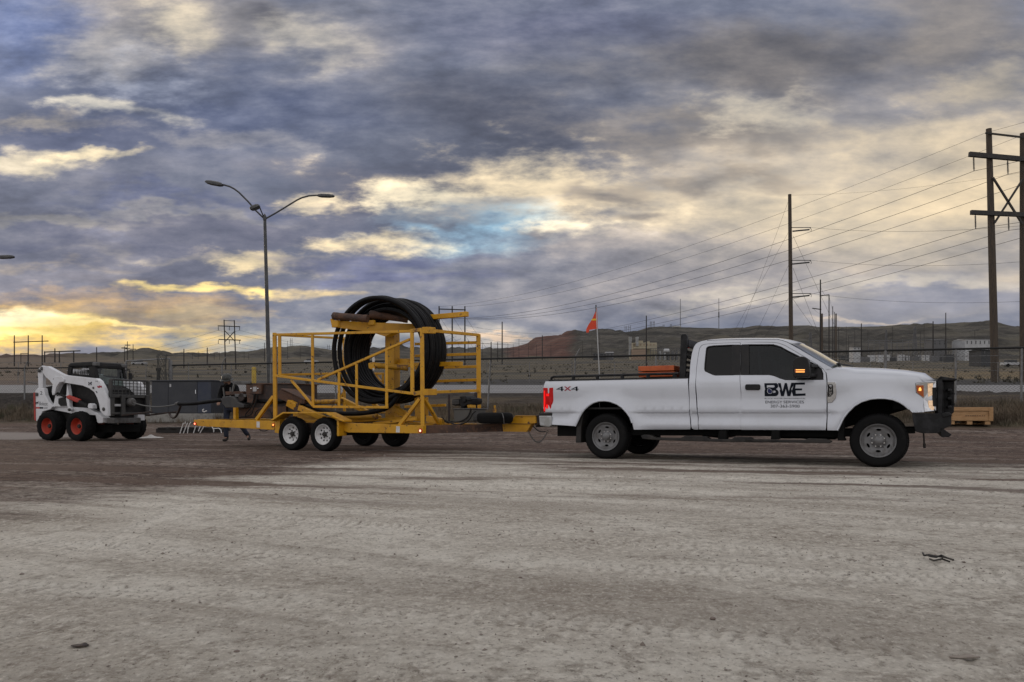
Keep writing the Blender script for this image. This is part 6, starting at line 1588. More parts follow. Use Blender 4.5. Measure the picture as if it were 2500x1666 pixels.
MB().tube([V(fp0.x, fp0.y, .88), fp0, fp0.lerp(fp1, .5), fp1], .008, 6).build('whip_pole', 'farwhite', fl); MB().tube([fp1 - V(0, 0, .12), fp1], .01, 6).build('pole_tip', 'black', fl)
def qf(x, y): return 1200 + x / 3.096, 720 + y / 3.096
def flagpt(x, y): p = RIG.at(*qf(x, y), .30); k = (795 - x) / 75; return p + RIG.et * (.05 * math.sin(k * 5.) * k)
fo = [(796, 100), (800, 180), (803, 258), (770, 260), (742, 266), (738, 286), (726, 290), (722, 268), (738, 225), (755, 190), (775, 145)]
vs, fs = tri2d(densify(fo, 10), (), 10); mb = MB(); n = len(vs)
mb.add([flagpt(*p) for p in vs] + [flagpt(*p) + RIG.et * .002 for p in vs], fs + [tuple(n + i for i in f[::-1]) for f in fs]); mb.build('flag_cloth', 'flagred', fl, smooth=60, fix=False)
st = [(758, 181), (798, 180), (799, 195), (752, 194)]; vs, fs = tri2d(densify(st, 10), (), 10)
MB().add([flagpt(*p) - RIG.et * .003 for p in vs], fs).build('flag_stripe', 'flagyellow', fl, smooth=60, fix=False)
# ------------------------------------------------------------------ small things on the lot
sx_, sy_ = at(2290, 1371, 4.1).xy
mb = MB(); gzv = gz(sx_, sy_)
for pts in ([(2253, 1360), (2256, 1366), (2268, 1368), (2280, 1365), (2292, 1368), (2305, 1374), (2328, 1380)], [(2262, 1366), (2272, 1372), (2286, 1374), (2298, 1370), (2310, 1376)], [(2270, 1372), (2280, 1378), (2300, 1372), (2318, 1378)]):
    P_ = []
    for x, y in pts:
        Y = H * F / (y - HY); p = at(x, y, Y); P_.append(V(p.x, p.y, gz(p.x, p.y) + random.uniform(.012, .03)))
    mb.tube(P_, .005, 6)
o = mb.build('rubber_strap', 'black', None, smooth=60, at=V(sx_, sy_, gzv)); tag(o, 'tangled black rubber strap lying on the pale dirt at right', 'strap')
def shard(px, py, w, d, label, m='clod', cat='scrap', hgt=.006):
    Y = H * F / (py - HY); c = at(px, py, Y); mb = MB(); n = 9; vs = []; fs = []
    for i in range(n):
        for j in range(4):
            u, v = i / (n - 1) - .5, j / 3 - .5; x = c.x + u * w; y = c.y + v * d * (1 - abs(2 * u) ** 2 * .8)
            vs.append((x, y, gz(x, y) + .004 + hgt * math.exp(-((u - .2) / .18) ** 2) * (.6 + .4 * math.sin(v * 5))))
    for i in range(n - 1):
        for j in range(3): fs.append((i * 4 + j, (i + 1) * 4 + j, (i + 1) * 4 + j + 1, i * 4 + j + 1))
    o = mb.add(vs, fs).build('litter_scrap', m, None, smooth=60, at=V(c.x, c.y, gz(c.x, c.y))); sm = o.modifiers.new('s', 'SOLIDIFY'); sm.thickness = .003
    return tag(o, label, cat)
shard(2355, 1604, .10, .03, 'thin grey scrap lying flat near the bottom right corner', 'clod'); shard(195, 1578, .06, .03, 'small curled dark scrap near the bottom left corner', 'rustdark')
def rock(px, py, r, label):
    Y = H * F / (py - HY); c = at(px, py, Y); z = gz(c.x, c.y); mb = MB(); mb.ball(V(0, 0, 0), r, 9, 7, (1.2, 1, .7))
    mb.v = [V(c.x, c.y, z + r * .35) + p * (1 + .35 * (float(fbm(p.x / r * 1.3 + px, p.y / r * 1.3 + p.z / r)) - .5)) for p in mb.v]
    tag(mb.build('stone', 'stone', None, smooth=30, at=V(c.x, c.y, z)), label, 'stone', 'single stones on the lot')
rock(578, 1593, .009, 'dark stone lying at the lower left of the lot'); rock(2065, 1548, .006, 'small dark stone lying at the lower right of the lot'); rock(1740, 1512, .010, 'pale lumpy clod beside the tyre track')
rock(1270, 1410, .008, 'small stone in the middle of the pale lot')
# ------------------------------------------------------------------ chain link fence
def fpos(px, top=None):
    u = (px - CX) / F; Y = min(28.6 / (TC + TN * u), 36.6); return V(u * Y, Y, gz(u * Y, Y))
RAILZ = 2.88
fence = thing('chain_link_fence', 'long grey chain link fence with dark top rail running along the road', 'fence', fpos(1250))
posts = [418, 541, 660, 819, 1000, 1190, 1398, 1600, 1800, 1985, 2160, 2332, 2493, 2660]
def fence_post(px, thick, arm, lean, parent, ztop=RAILZ):
    b = fpos(px); t = V(b.x + lean, b.y, ztop)
    mb = MB().tube([b - V(0, 0, .15), t], thick, 8)
    if arm: mb.tube([t, t + V(.17, -.05, .32)], thick * .7, 6)
    return mb.build('fence_post', 'galv', parent, smooth=50)
for px in posts: fence_post(px, .052 if px in (418, 2160) else .034, px in (541, 1398), {1190: .12, 1398: .10}.get(px, .02), fence)
fence_post(418, .06, False, 0, fence, 3.1)
def rail(pxs, z, r, parent, m='darkrail', name='top_rail'):
    return MB().tube([V(p.x, p.y, z) for p in (fpos(x) for x in pxs)], r, 7).build(name, m, parent, smooth=60)
rail([418 + 20 * i for i in range(114)], RAILZ, .036, fence)
rail([418 + 20 * i for i in range(114)], RAILZ - .24, .008, fence, 'galv', 'tension_wire')
def chainlink(pa, pb, z1, dia, r, parent, zoff=.03):
    """zigzag strands that hook into their neighbours"""
    mb = MB(); d = (pb - pa).xy; L = d.length; d.normalize(); nrm = V(-d.y, d.x, 0); n = int(L / dia)
    vs = []; fs = []
    for i in range(n + 1):
        bx, by = pa.x + d.x * i * dia, pa.y + d.y * i * dia; z0 = gz(bx, by) + zoff; m = int((z1 - z0) / (dia / 2)); prev = None
        for k in range(m + 1):
            sg = 1 if (k % 2) else -1; c = V(bx + d.x * sg * dia / 2, by + d.y * sg * dia / 2, z1 - k * dia / 2) + nrm * .004 * sg
            j = len(vs); vs += [c + V(d.x, d.y, 0) * r, c + V(-d.x * r * .5, -d.y * r * .5, 0) + nrm * r * .87, c + V(-d.x * r * .5, -d.y * r * .5, 0) - nrm * r * .87]
            if k: fs += [(j - 3, j - 2, j + 1, j), (j - 2, j - 1, j + 2, j + 1), (j - 1, j - 3, j, j + 2)]
    o = mb.add(vs, fs).build('wire_mesh', 'fencewire', parent, fix=False); o['kind'] = 'stuff'; return o
for a, b in zip(posts[:-1], posts[1:]): chainlink(fpos(a), fpos(b), RAILZ, .12, .0095, fence)
lf = thing('side_fence', 'chain link fence at the far left ending behind the loader', 'fence', fpos(60))
lpo = [-140, 60, 180, 300]
for px in lpo: fence_post(px, .036, px == 60, .0, lf)
rail([-140 + 20 * i for i in range(23)], RAILZ, .034, lf)
for a, b in zip(lpo[:-1], lpo[1:]): chainlink(fpos(a), fpos(b), RAILZ, .12, .0085, lf)
lft = at(62, 985, 33.); MB().tube([fpos(66) + V(0, 0, .85), fpos(110) + V(0, 0, .85)], .02, 6).build('mid_rail', 'galv', lf)
gt = thing('mesh_gate', 'tall leaning chain link gate panel with a curl of loose mesh behind the cabinet', 'gate', fpos(360))
g0, g1 = at(308, 950, 33.4), at(414, 950, 32.6); zt0_, zt1_ = at(308, 882, 33.4).z, at(414, 876, 32.6).z
g0.z = gz(g0.x, g0.y); g1.z = gz(g1.x, g1.y)
for p, z in ((g0, zt0_), (g1, zt1_)): MB().tube([p - V(0, 0, .1), V(p.x, p.y, z)], .045, 8).build('gate_post', 'galv', gt, smooth=50)
MB().tube([V(g0.x, g0.y, zt0_), V(g1.x, g1.y, zt1_)], .03, 7).build('gate_rail', 'galv', gt, smooth=50)
chainlink(g0, g1, (zt0_ + zt1_) / 2 - .02, .09, .0055, gt); chainlink(g0 + V(.04, -.05, 0), g1 + V(.04, -.12, 0), (zt0_ + zt1_) / 2 - .05, .10, .0055, gt)
pts = []; c0 = at(398, 866, 32.4); cg = gz(c0.x, c0.y); mb = MB(); vs = []; fs = []
for k in range(26):
    for i in range(13):
        a = 2 * math.pi * (i + .5 * (k % 2)) / 12; rr = .20 + .06 * math.sin(a * 2 + k * .2) + .03 * (k / 26); vs.append(V(c0.x + rr * math.cos(a) - .05, c0.y + rr * .7 * math.sin(a), cg + (c0.z - cg) * k / 25 + .05 * math.sin(a * 3)))
for k in range(25):
    for i in range(12):
        j = k * 13 + i
        for a, b in ((j, j + 13), (j, j + (14 if k % 2 else 12) if i > 0 else j + 14)):
            mb.bar(vs[a], vs[b], .010)
o = mb.build('loose_mesh_curl', 'fencewire', gt); o['kind'] = 'stuff'
# thin fence on the far side of the road
ff_ = thing('far_wire_fence', 'thin pale post and wire fence on the far side of the road', 'fence', V(0, 51, gz(0, 51)))
for i, px in enumerate(range(-60, 2600, 104)):
    Y = 51.; x = (px - CX) / F * Y; z = gz(x, Y); o = MB().tube([V(x, Y, z - .1), V(x + .02, Y, z + 1.35)], .022, 5).build('fence_post', 'galv', ff_)
for h in (1.33, .8): MB().tube([V((px - CX) / F * 51, 51, gz((px - CX) / F * 51, 51) + h) for px in range(-60, 2600, 52)], .010, 4).build('fence_wire', 'galv', ff_)
# ------------------------------------------------------------------ poles and power lines
def pole_mesh(px, py, Y, d, m, lean=0, n=10):
    b = at(px, 900, Y); b.z = gz(b.x, b.y); t = at(px + lean, py, Y)
    return b, t, MB().tube([b - V(0, 0, .5), b.lerp(t, .5), t], [d * .56, d * .5, d * .42], n)
def single(px, py, Y, d, label, group=None, m='woodfar', arms=(), lean=0, name='utility_pole'):
    b, t, mb = pole_mesh(px, py, Y, d * .62, m, lean)
    if not arms:
        return tag(mb.build(name, m, None, smooth=50, at=b), label, 'pole', group)
    th = thing(name, label, 'pole', b, group); mb.build('trunk', m, th, smooth=50)
    for (x0, y0), (x1, y1), w in arms: MB().bar(at(x0, y0, Y), at(x1, y1, Y), w).build('crossarm', 'crossarm', th)
    return th
def wire(pts_from, pts_to, sag, r, label, group, r2=None):
    a, b = Vector(pts_from), Vector(pts_to); n = 48
    P_ = [a.lerp(b, i / n) - V(0, 0, 4 * sag * (i / n) * (1 - i / n)) for i in range(n + 1)]
    rr = [.68 * (r + ((r2 or r) - r) * i / n) for i in range(n + 1)]
    return tag(MB().tube(P_, rr, 5).build('power_line', 'wire', None, at=a), label, 'power line', group)
# the timber H-frame at the right edge
YH = 53.
hb0 = at(2430, 930, YH); hb0.z = gz(hb0.x, hb0.y)
hf = thing('h_frame_pylon', 'large timber H-frame power pylon with double crossarms at the right edge', 'pylon', hb0)
for px, lx, py in ((2430, 2414, 315), (2500, 2497, 326)):
    b = at(px, 930, YH); b.z = gz(b.x, b.y); t = at(lx, py, YH)
    MB().tube([b - V(0, 0, .5), b.lerp(t, .5), t], [.26, .23, .18], 14).build('pole', 'wood', hf, smooth=50)
for x0, y0, x1, y1, w, h in ((2366, 377, 2552, 394, .22, .32), (2370, 519, 2552, 527, .22, .30), (2406, 325, 2500, 336, .10, .12)):
    MB().bar(at(x0, y0, YH - .3), at(x1, y1, YH - .3), w, h).build('crossarm', 'crossarm', hf, bevel=.01)
for a, b in (((2424, 434), (2497, 549)), ((2497, 438), (2428, 545))): MB().bar(at(*a, YH - .32), at(*b, YH - .32), .14, .10).build('cross_brace', 'crossarm', hf)
ends = []
for x0, y0, y1 in ((2377, 384, 418), (2460, 393, 426), (2543, 400, 434), (2381, 526, 559), (2462, 530, 563), (2543, 534, 567)):
    a, b = at(x0, y0, YH - .3), at(x0 + 1, y1, YH - .3); mb = MB(); mb.tube([a, b], .035, 6)
    for k in range(9): mb.lathe(a.lerp(b, (k + 1) / 11), (0, 0, 1), [(.02, .03), (.075, 0), (.02, -.02)], 8)
    mb.build('insulator_string', 'insul', hf); ends.append(b)
Y3 = 150.
s3 = thing('three_pole_structure', 'three slim dark poles joined by a top bar behind the reel', 'pylon', V(*at(1104, 900, Y3).xy, gz(*at(1104, 900, Y3).xy)))
tops = []
for px in (1072, 1104, 1135):
    b, t, mb = pole_mesh(px, 748, Y3, .28, 'woodfar'); mb.build('pole', 'woodfar', s3, smooth=50); tops.append(t)
MB().bar(at(1072, 755, Y3 - .2), at(1137, 757, Y3 - .2), .2).build('crossarm', 'crossarm', s3)
for px in (1072, 1104, 1135): MB().tube([at(px + 4, 778, Y3), at(px + 60, 862, Y3)], .02, 4).build('guy_wire', 'wire', s3)
names_u = ('upper near', 'upper middle', 'upper far'); names_l = ('lower near', 'lower middle', 'lower far')
for k in range(3):
    wire(ends[k], at(1072 + 32 * k, 777 + 1 * k, Y3), 2.9, .022, names_u[k] + ' conductor dropping left from the timber H-frame to the three poles', 'conductors of the H-frame line', .04)
    wire(ends[3 + k], at(1090 + 36 * k, 832 + 2 * k, 210), 3.4, .022, names_l[k] + ' conductor dropping left from the lower arm of the H-frame', 'conductors of the H-frame line', .04)
    e = ends[k]; wire(e, e + V(24, -26, 3.5), .8, .022, names_u[k] + ' conductor leaving the H-frame towards the right edge', 'conductors of the H-frame line')
    e = ends[3 + k]; wire(e, e + V(24, -26, 2.5), .8, .022, names_l[k] + ' conductor leaving the H-frame towards the right edge', 'conductors of the H-frame line')
for x0, y0, x1, l in ((2406, 325, 1072, 'near'), (2497, 330, 1135, 'far')):
    wire(at(x0, y0, YH - .3), at(x1, 749, Y3), 2.4, .014, l + ' thin shield wire from the top of the H-frame down to the left', 'shield wires of the H-frame line', .03)
wire(at(2406, 325, YH - .3), at(2406, 325, YH - .3) + V(22, -20, 4), .5, .014, 'thin shield wire leaving the top of the H-frame at right', 'shield wires of the H-frame line')
# guyed pole with three bracket arms
YG = 87.
b, t, mb = pole_mesh(1932, 475, YG, .46, 'wood', -4)
gp = thing('guyed_pole', 'tall brown guyed power pole with three bracket arms above the truck cab', 'pole', b); mb.build('trunk', 'wood', gp, smooth=50)
arm_ends = []
for y in (556, 636, 717):
    a = at(1933, y, YG - .3); e = at(1980, y, YG - .3)
    MB().tube([a, e], .045, 6).build('bracket_arm', 'insul', gp); MB().tube([at(1935, y + 9, YG - .3), at(1976, y + 5, YG - .3)], .085, 7).build('post_insulator', 'insul', gp)
    MB().tube([at(1976, y, YG - .3), at(1981, y + 4, YG - .3), at(1980, y + 9, YG - .3)], .03, 5).build('jumper', 'wire', gp); arm_ends.append(e)
for k, (ex, ey) in enumerate(((2760, 520), (2760, 612), (2760, 717))):
    wire(arm_ends[k], at(ex, ey, 62), .9, .018, ('highest', 'middle', 'lowest')[k] + ' level wire running right from the bracket arms of the guyed pole', 'wires of the guyed pole')
wire(at(1930, 477, YG), at(2760, 372, 62), .8, .012, 'thin top wire rising right from the head of the guyed pole', 'wires of the guyed pole')
for k, (y, gx, gy) in enumerate(((480, 1772, 100), (560, 1740, 112), (640, 1800, 98), (722, 1815, 96))):
    g_ = at(gx, 900, gy); g_.z = gz(g_.x, g_.y); MB().tube([at(1929, y, YG), g_], .014, 4).build('guy_wire', 'wire', gp)
for a, b_ in (((1936, 576), (2040, 800)), ((1936, 655), (2020, 870)), ((1936, 731), (2010, 835))):
    p = at(*b_, YG + 6); MB().tube([at(*a, YG), p], .016, 4).build('guy_wire', 'wire', gp)
# the line of poles receding beyond it
G1 = 'poles of the receding line right of the guyed pole'
for px, py, Y, d, l in ((2003, 683, 110, .34, 'nearest grey pole right of the guyed pole'), (2007, 766, 112, .46, 'short thick brown pole beside the grey pole'), (2024, 720, 128, .30, 'slim pole, second in the receding line'), (2033, 748, 150, .26, 'slim pole, third in the receding line'), (2037, 762, 190, .30, 'slim far pole, fourth in the receding line'), (2041, 766, 140, .48, 'short dark thick pole at the end of the receding line')):
    single(px, py, Y, d, l, G1, 'wood' if d > .4 else 'woodfar', arms=(((px - 20, 753), (px + 2, 756), .12), ((px - 2, 723), (px + 21, 720), .12)) if px == 2003 else ())
for k, (a, b_) in enumerate((((2003, 700, 110), (2024, 722, 128)), ((2024, 722, 128), (2037, 764, 190)), ((1985, 753, 110), (2018, 765, 190)))):
    wire(at(*a), at(*b_), .6, .02, ('short span between the first two poles of the receding line', 'short span between the far poles of the receding line', 'lower span beside the receding poles')[k], 'short spans of the receding line')
# scattered far poles
G2 = 'far poles right of the reel'; G3 = 'far poles before the red cut'; G4 = 'far poles of the substation at right'; G5 = 'far poles on the left skyline'
for px, py, Y, d, l, g_ in ((1226, 786, 240, .62, 'tall dark pole between the reel and the truck', None), (1578, 771, 200, .50, 'tall dark pole behind the truck bed', None),
                        (1199, 835, 300, .7, 'stout grey pole right of the cage', None), (1215, 836, 380, .6, 'slim pole just left of the tall dark pole', None),
                        (1324, 819, 520, .9, 'pole standing before the red cut hill', None), (2103, 790, 420, .9, 'dark pole right of the receding line', None), (2278, 785, 420, 1.0, 'stout dark pole left of the H-frame', None), (2309, 764, 400, .8, 'taller slim pole left of the H-frame', None),
                        (236, 848, 300, .6, 'single pole above the loader cab', None), (449, 852, 160, .34, 'short dark pole right of the loose mesh', None), (506, 849, 260, .6, 'pole with small fittings left of the small H-frame', None), (646, 837, 420, .6, 'slim pole just left of the lamp post', None)):
    single(px, py, Y, d, l, g_)
ORD_ = ('first', 'second', 'third', 'fourth', 'fifth', 'sixth', 'seventh', 'eighth', 'ninth')
for k, (px, py, Y) in enumerate(((1240, 839, 600), (1253, 840, 640), (1267, 828, 600), (1290, 838, 680), (1310, 842, 640), (1345, 838, 700), (1422, 832, 640), (1445, 840, 640), (1464, 812, 640))):
    single(px, py, Y, .45, ORD_[k] + ' thin distant pole from the left below the red cut hill', G3)
for k, (px, py, Y) in enumerate(((2066, 797, 620), (2087, 803, 640), (2119, 806, 640), (2179, 797, 620), (2256, 790, 600), (2380, 808, 560), (2072, 820, 560), (2247, 812, 560))):
    single(px, py, Y, .48, ('thin pole leftmost among the substation gear', 'thin pole second from left in the substation', 'thin pole third from left in the substation', 'thin pole between the two lattice towers', 'thin pole just right of the broad lattice tower', 'thin pole above the long pale metal building', 'short thin pole leftmost in the substation', 'short thin pole right of the broad lattice tower')[k], G4)
for k, (px, py, Y) in enumerate(((1143, 832, 560), (1161, 842, 600), (1178, 838, 620), (1092, 842, 600), (702, 832, 620), (733, 845, 640), (960, 840, 620))):
    single(px, py, Y, .45, ('thin far pole beside the right pole of the three-pole structure', 'thin far pole inside the cage end frame', 'thin far pole just right of the cage end frame', 'thin far pole between the three dark poles', 'thin far pole at the rear cage corner', 'thin far pole above the rear cage rail', 'thin far pole seen through the coil')[k], G2)
for px, py, Y, arms in ((304, 846, 420, (((297, 850), (311, 850), .5),)), (311, 834, 380, (((305, 843), (318, 843), .4), ((306, 852), (317, 852), .4))), (325, 841, 400, (((318, 853), (332, 853), .4),))):
    single(px, py, Y, .6, {304: 'far pole with one arm, left of three behind the loader', 311: 'tallest far pole with two arms behind the loader', 325: 'far pole with a low arm, right of three behind the loader'}[px], None, arms=arms)
for k, (px, py) in enumerate(((470, 861), (484, 858), (523, 862), (536, 859), (596, 860), (607, 862))):
    single(px, py, 560, .4, ORD_[k] + ' thin distant pole from the left on the skyline beside the small H-frame', G5)
# left: the three-pole dead end, the low frame and the small H-frame
Y = 200.
tp_s = thing('three_pole_structure', 'three slim poles with a long crossarm before the bright sunset at left', 'pylon', V(*at(69, 900, Y).xy, gz(*at(69, 900, Y).xy)))
for px in (35, 69, 103): b, t, mb = pole_mesh(px, 819, Y, .28, 'woodfar'); mb.build('pole', 'woodfar', tp_s)
MB().bar(at(33, 836, Y), at(118, 833, Y), .22).build('crossarm', 'crossarm', tp_s)
Y = 330.
lw = thing('low_frame_structure', 'low frame of four dark posts under a long beam at left', 'pylon', V(*at(145, 890, Y).xy, gz(*at(145, 890, Y).xy)))
for px, py in ((109, 858), (134, 851), (145, 857), (180, 856)): b, t, mb = pole_mesh(px, py, Y, .5, 'woodfar'); mb.build('pole', 'woodfar', lw)
MB().bar(at(108, 860, Y), at(196, 857, Y), .45).build('crossarm', 'crossarm', lw)
Y = 260.
sg_ = thing('small_gantry', 'small thin gantry between the left poles', 'pylon', V(*at(60, 890, Y).xy, gz(*at(60, 890, Y).xy)))
for px in (51, 68): b, t, mb = pole_mesh(px, 863, Y, .22, 'woodfar'); mb.build('pole', 'woodfar', sg_)
MB().bar(at(50, 864, Y), at(69, 863, Y), .2).build('crossarm', 'crossarm', sg_)
Y = 130.
sh_ = thing('h_frame_pylon', 'small dark H-frame pylon with cross bracing left of the lamp post', 'pylon', V(*at(560, 900, Y).xy, gz(*at(560, 900, Y).xy)))
for px, tx, py in ((551, 547, 781), (576, 572, 782)):
    b = at(px, 905, Y); b.z = gz(b.x, b.y); MB().tube([b, at(tx, py, Y)], [.11, .09], 8).build('pole', 'woodfar', sh_)
for x0, y0, x1, y1, w in ((532, 796, 586, 798, .15), (534, 829, 588, 831, .15), (547, 783, 572, 784, .08)): MB().bar(at(x0, y0, Y - .2), at(x1, y1, Y - .2), w).build('crossarm', 'crossarm', sh_)
for a, b_ in (((549, 808), (574, 834)), ((573, 809), (550, 834))): MB().bar(at(*a, Y - .2), at(*b_, Y - .2), .11).build('cross_brace', 'crossarm', sh_)
for x in (533, 560, 585):
    for y in (798, 831): MB().tube([at(x, y, Y - .2), at(x, y + 9, Y - .2)], .05, 5).build('insulator_string', 'insul', sh_)
for k, (x, y) in enumerate(((533, 807), (585, 807), (533, 840), (585, 840))):
    wire(at(x, y, Y - .2), at(100 + 30 * (k % 2), 868, 420), 4., .025, ('upper left', 'upper right', 'lower left', 'lower right')[k] + ' thin wire running left from the small H-frame', 'wires of the small H-frame', .06)
for k, (x, y) in enumerate(((533, 807), (585, 807), (533, 840), (585, 840))):
    wire(at(x, y, Y - .2), at(1090 + 12 * k, 812 + 5 * k, 230), 4., .022, ('upper left', 'upper right', 'lower left', 'lower right')[k] + ' thin wire running right from the small H-frame behind the trailer', 'wires of the small H-frame', .045)
for k, y in enumerate((852, 858, 864, 845, 838)):
    wire(at(640, y + 2, 420), at(1580, y - 6, 420), 3., .06, ('second lowest', 'lowest but two', 'lowest', 'second highest', 'highest')[k] + ' of the faint level wires across the plain behind the reel', 'faint level wires over the plain')
for k, (y0, y1) in enumerate(((795, 786), (806, 800), (820, 817))):
    wire(at(1135, y0, Y3 + 20), at(1578, y1, 200), 2.5, .03, ('highest', 'middle', 'lowest')[k] + ' thin wire from the three poles to the pole behind the truck bed', 'wires between the three poles and the truck')
# lattice towers, masts, ridge pylons
def lattice(px, py, w, Y, label):
    b = at(px, 880, Y); b.z = gz(b.x, b.y); t = at(px, py, Y); hw = w / 2 * Y / F; h = t.z - b.z
    th = thing('lattice_tower', label, 'pylon', b)
    for sx in (-1, 1):
        for sy in (-1, 1): MB().bar(b + V(sx * hw, sy * hw, 0), t + V(sx * hw * .12, sy * hw * .12, 0), .35).build('tower_leg', 'fargrey', th)
    mb = MB()
    for k in range(6):
        f0, f1 = k / 6, (k + 1) / 6; w0, w1 = hw * (1 - .88 * f0), hw * (1 - .88 * f1)
        mb.bar(b + V(-w0, -hw, h * f0), b + V(w1, -hw, h * f1), .22); mb.bar(b + V(w0, -hw, h * f0), b + V(-w1, -hw, h * f1), .22); mb.bar(b + V(-w1, -hw, h * f1), b + V(w1, -hw, h * f1), .22)
    o = mb.build('tower_lacing', 'fargrey', th); o['kind'] = 'stuff'
    for f in (.78, .92): MB().bar(b + V(-hw * .9, 0, h * f), b + V(hw * .9, 0, h * f), .4).build('tower_arm', 'fargrey', th)
lattice(2163, 806, 7, 480, 'narrow lattice tower in the substation right of the cab'); lattice(2233, 798, 10, 470, 'broad lattice tower in the substation left of the H-frame'); lattice(1978, 812, 11, 520, 'squat lattice tower behind the windscreen')
def ridge_pylon(px, py, w, label):
    Yr = 1235; t = at(px, py, Yr); z = gz(t.x, Yr); th = thing('ridge_pylon', label, 'pylon', V(t.x, Yr, z), 'pylons along the hill crest'); hw = w / 2 * Yr / F
    for sx in (-1, 1): MB().bar(V(t.x + sx * hw * .6, Yr, z - 1), V(t.x + sx * hw * .6, Yr, t.z), .55).build('pole', 'fargrey', th)
    MB().bar(V(t.x - hw, Yr, z + (t.z - z) * .72), V(t.x + hw, Yr, z + (t.z - z) * .72), .5).build('crossarm', 'fargrey', th)
for k, (px, py, w) in enumerate(((1405, 808, 6), (1449, 809, 6), (1484, 804, 6), (1528, 796, 7), (1537, 795, 7), (1589, 785, 5), (1596, 784, 5), (1620, 793, 5), (1638, 792, 5))): ridge_pylon(px, py, w, ORD_[k] + ' tiny H-frame pylon from the left on the crest above the plant')
for px, py, w in ((711, 826, 7), (802, 842, 7), (1012, 850, 6)): ridge_pylon(px, py, w, {711: 'tiny pylon on the left hill crest above the cage', 802: 'tiny pylon right of the left hill crest', 1012: 'tiny pylon on the crest seen through the coil'}[px])
for px, py, l in ((1661, 730, 'tall thin radio mast on the hill crest behind the headache rack'), (1755, 729, 'thin radio mast on the crest above the truck cab')):
    Yr = 1240; t = at(px, py, Yr); z = gz(t.x, Yr); th = thing('radio_mast', l, 'mast', V(t.x, Yr, z)); MB().tube([V(t.x, Yr, z - 2), t], [.62, .4], 5).build('mast_pole', 'fargrey', th)
    if px == 1755: MB().tube([V(t.x, Yr, z + 18), V(t.x, Yr, z + 27)], .9, 6).build('mast_drum', 'insul', th)
    else: MB().box(V(t.x - 6, Yr, z + .8), 14, 3, 2.6).build('mast_hut', 'farwhite', th)
# ------------------------------------------------------------------ street lamps
def ql(x, y): return 480 + x / 6.192, 420 + y / 6.192
YL = 36.7
b = at(658, 960, YL); b.z = gz(b.x, b.y)
lamp = thing('street_lamp', 'tall grey street lamp with two curved arms and a third short one behind the trailer', 'street lamp', b)
tpL = at(*ql(1030, 690), YL)
MB().tube([b - V(0, 0, .2), b.lerp(tpL, .5), tpL], [.115, .09, .07], 14).build('lamp_pole', 'lampsteel', lamp, smooth=50)
MB().lathe(b, (0, 0, 1), [(.001, 0), (.22, 0), (.22, .05), (.13, .10)], 16).build('base_flange', 'lampsteel', lamp)
MB().lathe(tpL, (0, 0, 1), [(.085, -.12), (.09, .0), (.06, .10), (.001, .2)], 12).build('pole_cap', 'lampsteel', lamp, smooth=50)
def lamp_arm(pts, head, Yo, hw, lampo, q=ql, r=.04):
    P_ = [at(*q(x, y), YL + Yo * i / (len(pts) - 1)) for i, (x, y) in enumerate(pts)]
    MB().tube(P_, r, 8).build('lamp_arm', 'lampsteel', lampo, smooth=60)
    a, e = at(*q(*head[0]), YL + Yo), at(*q(*head[1]), YL + Yo); d = (e - a); L = d.length; d.normalize(); u = d.cross(V(0, 1, 0)).normalized(); u = u if u.z > 0 else -u; v = V(0, 1, 0)
    prof = [(0, .5, .35), (.08, .8, .7), (.25, 1., 1.), (.7, 1., 1.), (.92, .8, .7), (1., .3, .2)]; mb = MB(); vs = []; fs = []
    for f, w, hh in prof:
        for cx_, cz_ in ((-1, -.45), (1, -.45), (1, .2), (.5, .6), (-.5, .6), (-1, .2)): vs.append(a + d * L * f + v * cx_ * w * hw * 1.1 + u * cz_ * hh * hw)
    for i in range(5):
        for k in range(6): fs.append((i * 6 + k, i * 6 + (k + 1) % 6, (i + 1) * 6 + (k + 1) % 6, (i + 1) * 6 + k))
    fs += [tuple(range(6)), tuple(range(30, 36))]
    hd = mb.add(vs, fs).build('lamp_head', 'lampsteel', lampo, smooth=40)
    c = a + d * L * .5 - u * hw * .47; MB().box(c, L * .5, hw * 1.4, .012, d, v, u).build('lens', 'grey', hd)
lamp_arm([(1015, 700), (900, 590), (780, 450), (640, 310), (570, 258), (500, 222), (400, 193)], ((400, 198), (128, 150)), -.6, .16, lamp)
lamp_arm([(1048, 705), (1180, 632), (1300, 560), (1420, 486), (1520, 425), (1600, 388), (1700, 362), (1820, 354)], ((1820, 358), (2086, 366)), .3, .13, lamp)
lamp_arm([(1010, 670), (975, 590), (950, 525), (935, 500), (915, 500)], ((950, 510), (808, 566)), -1.2, .17, lamp, r=.03)
b2 = at(-120, 962, YL); b2.z = gz(b2.x, b2.y); lamp2 = thing('street_lamp', 'street lamp whose lamp head just enters the left edge of the view', 'street lamp', b2)
MB().tube([b2 - V(0, 0, .2), at(-124, 690, YL)], [.115, .07], 14).build('lamp_pole', 'lampsteel', lamp2, smooth=50)
def qi(x, y): return x, y
lamp_arm([(-124, 692), (-100, 668), (-75, 648), (-50, 634), (-10, 628)], ((-10, 629), (35, 627)), 0, .14, lamp2, qi)
lamp_arm([(-124, 692), (-148, 668), (-173, 648), (-198, 634), (-238, 628)], ((-238, 629), (-283, 627)), 0, .14, lamp2, qi)
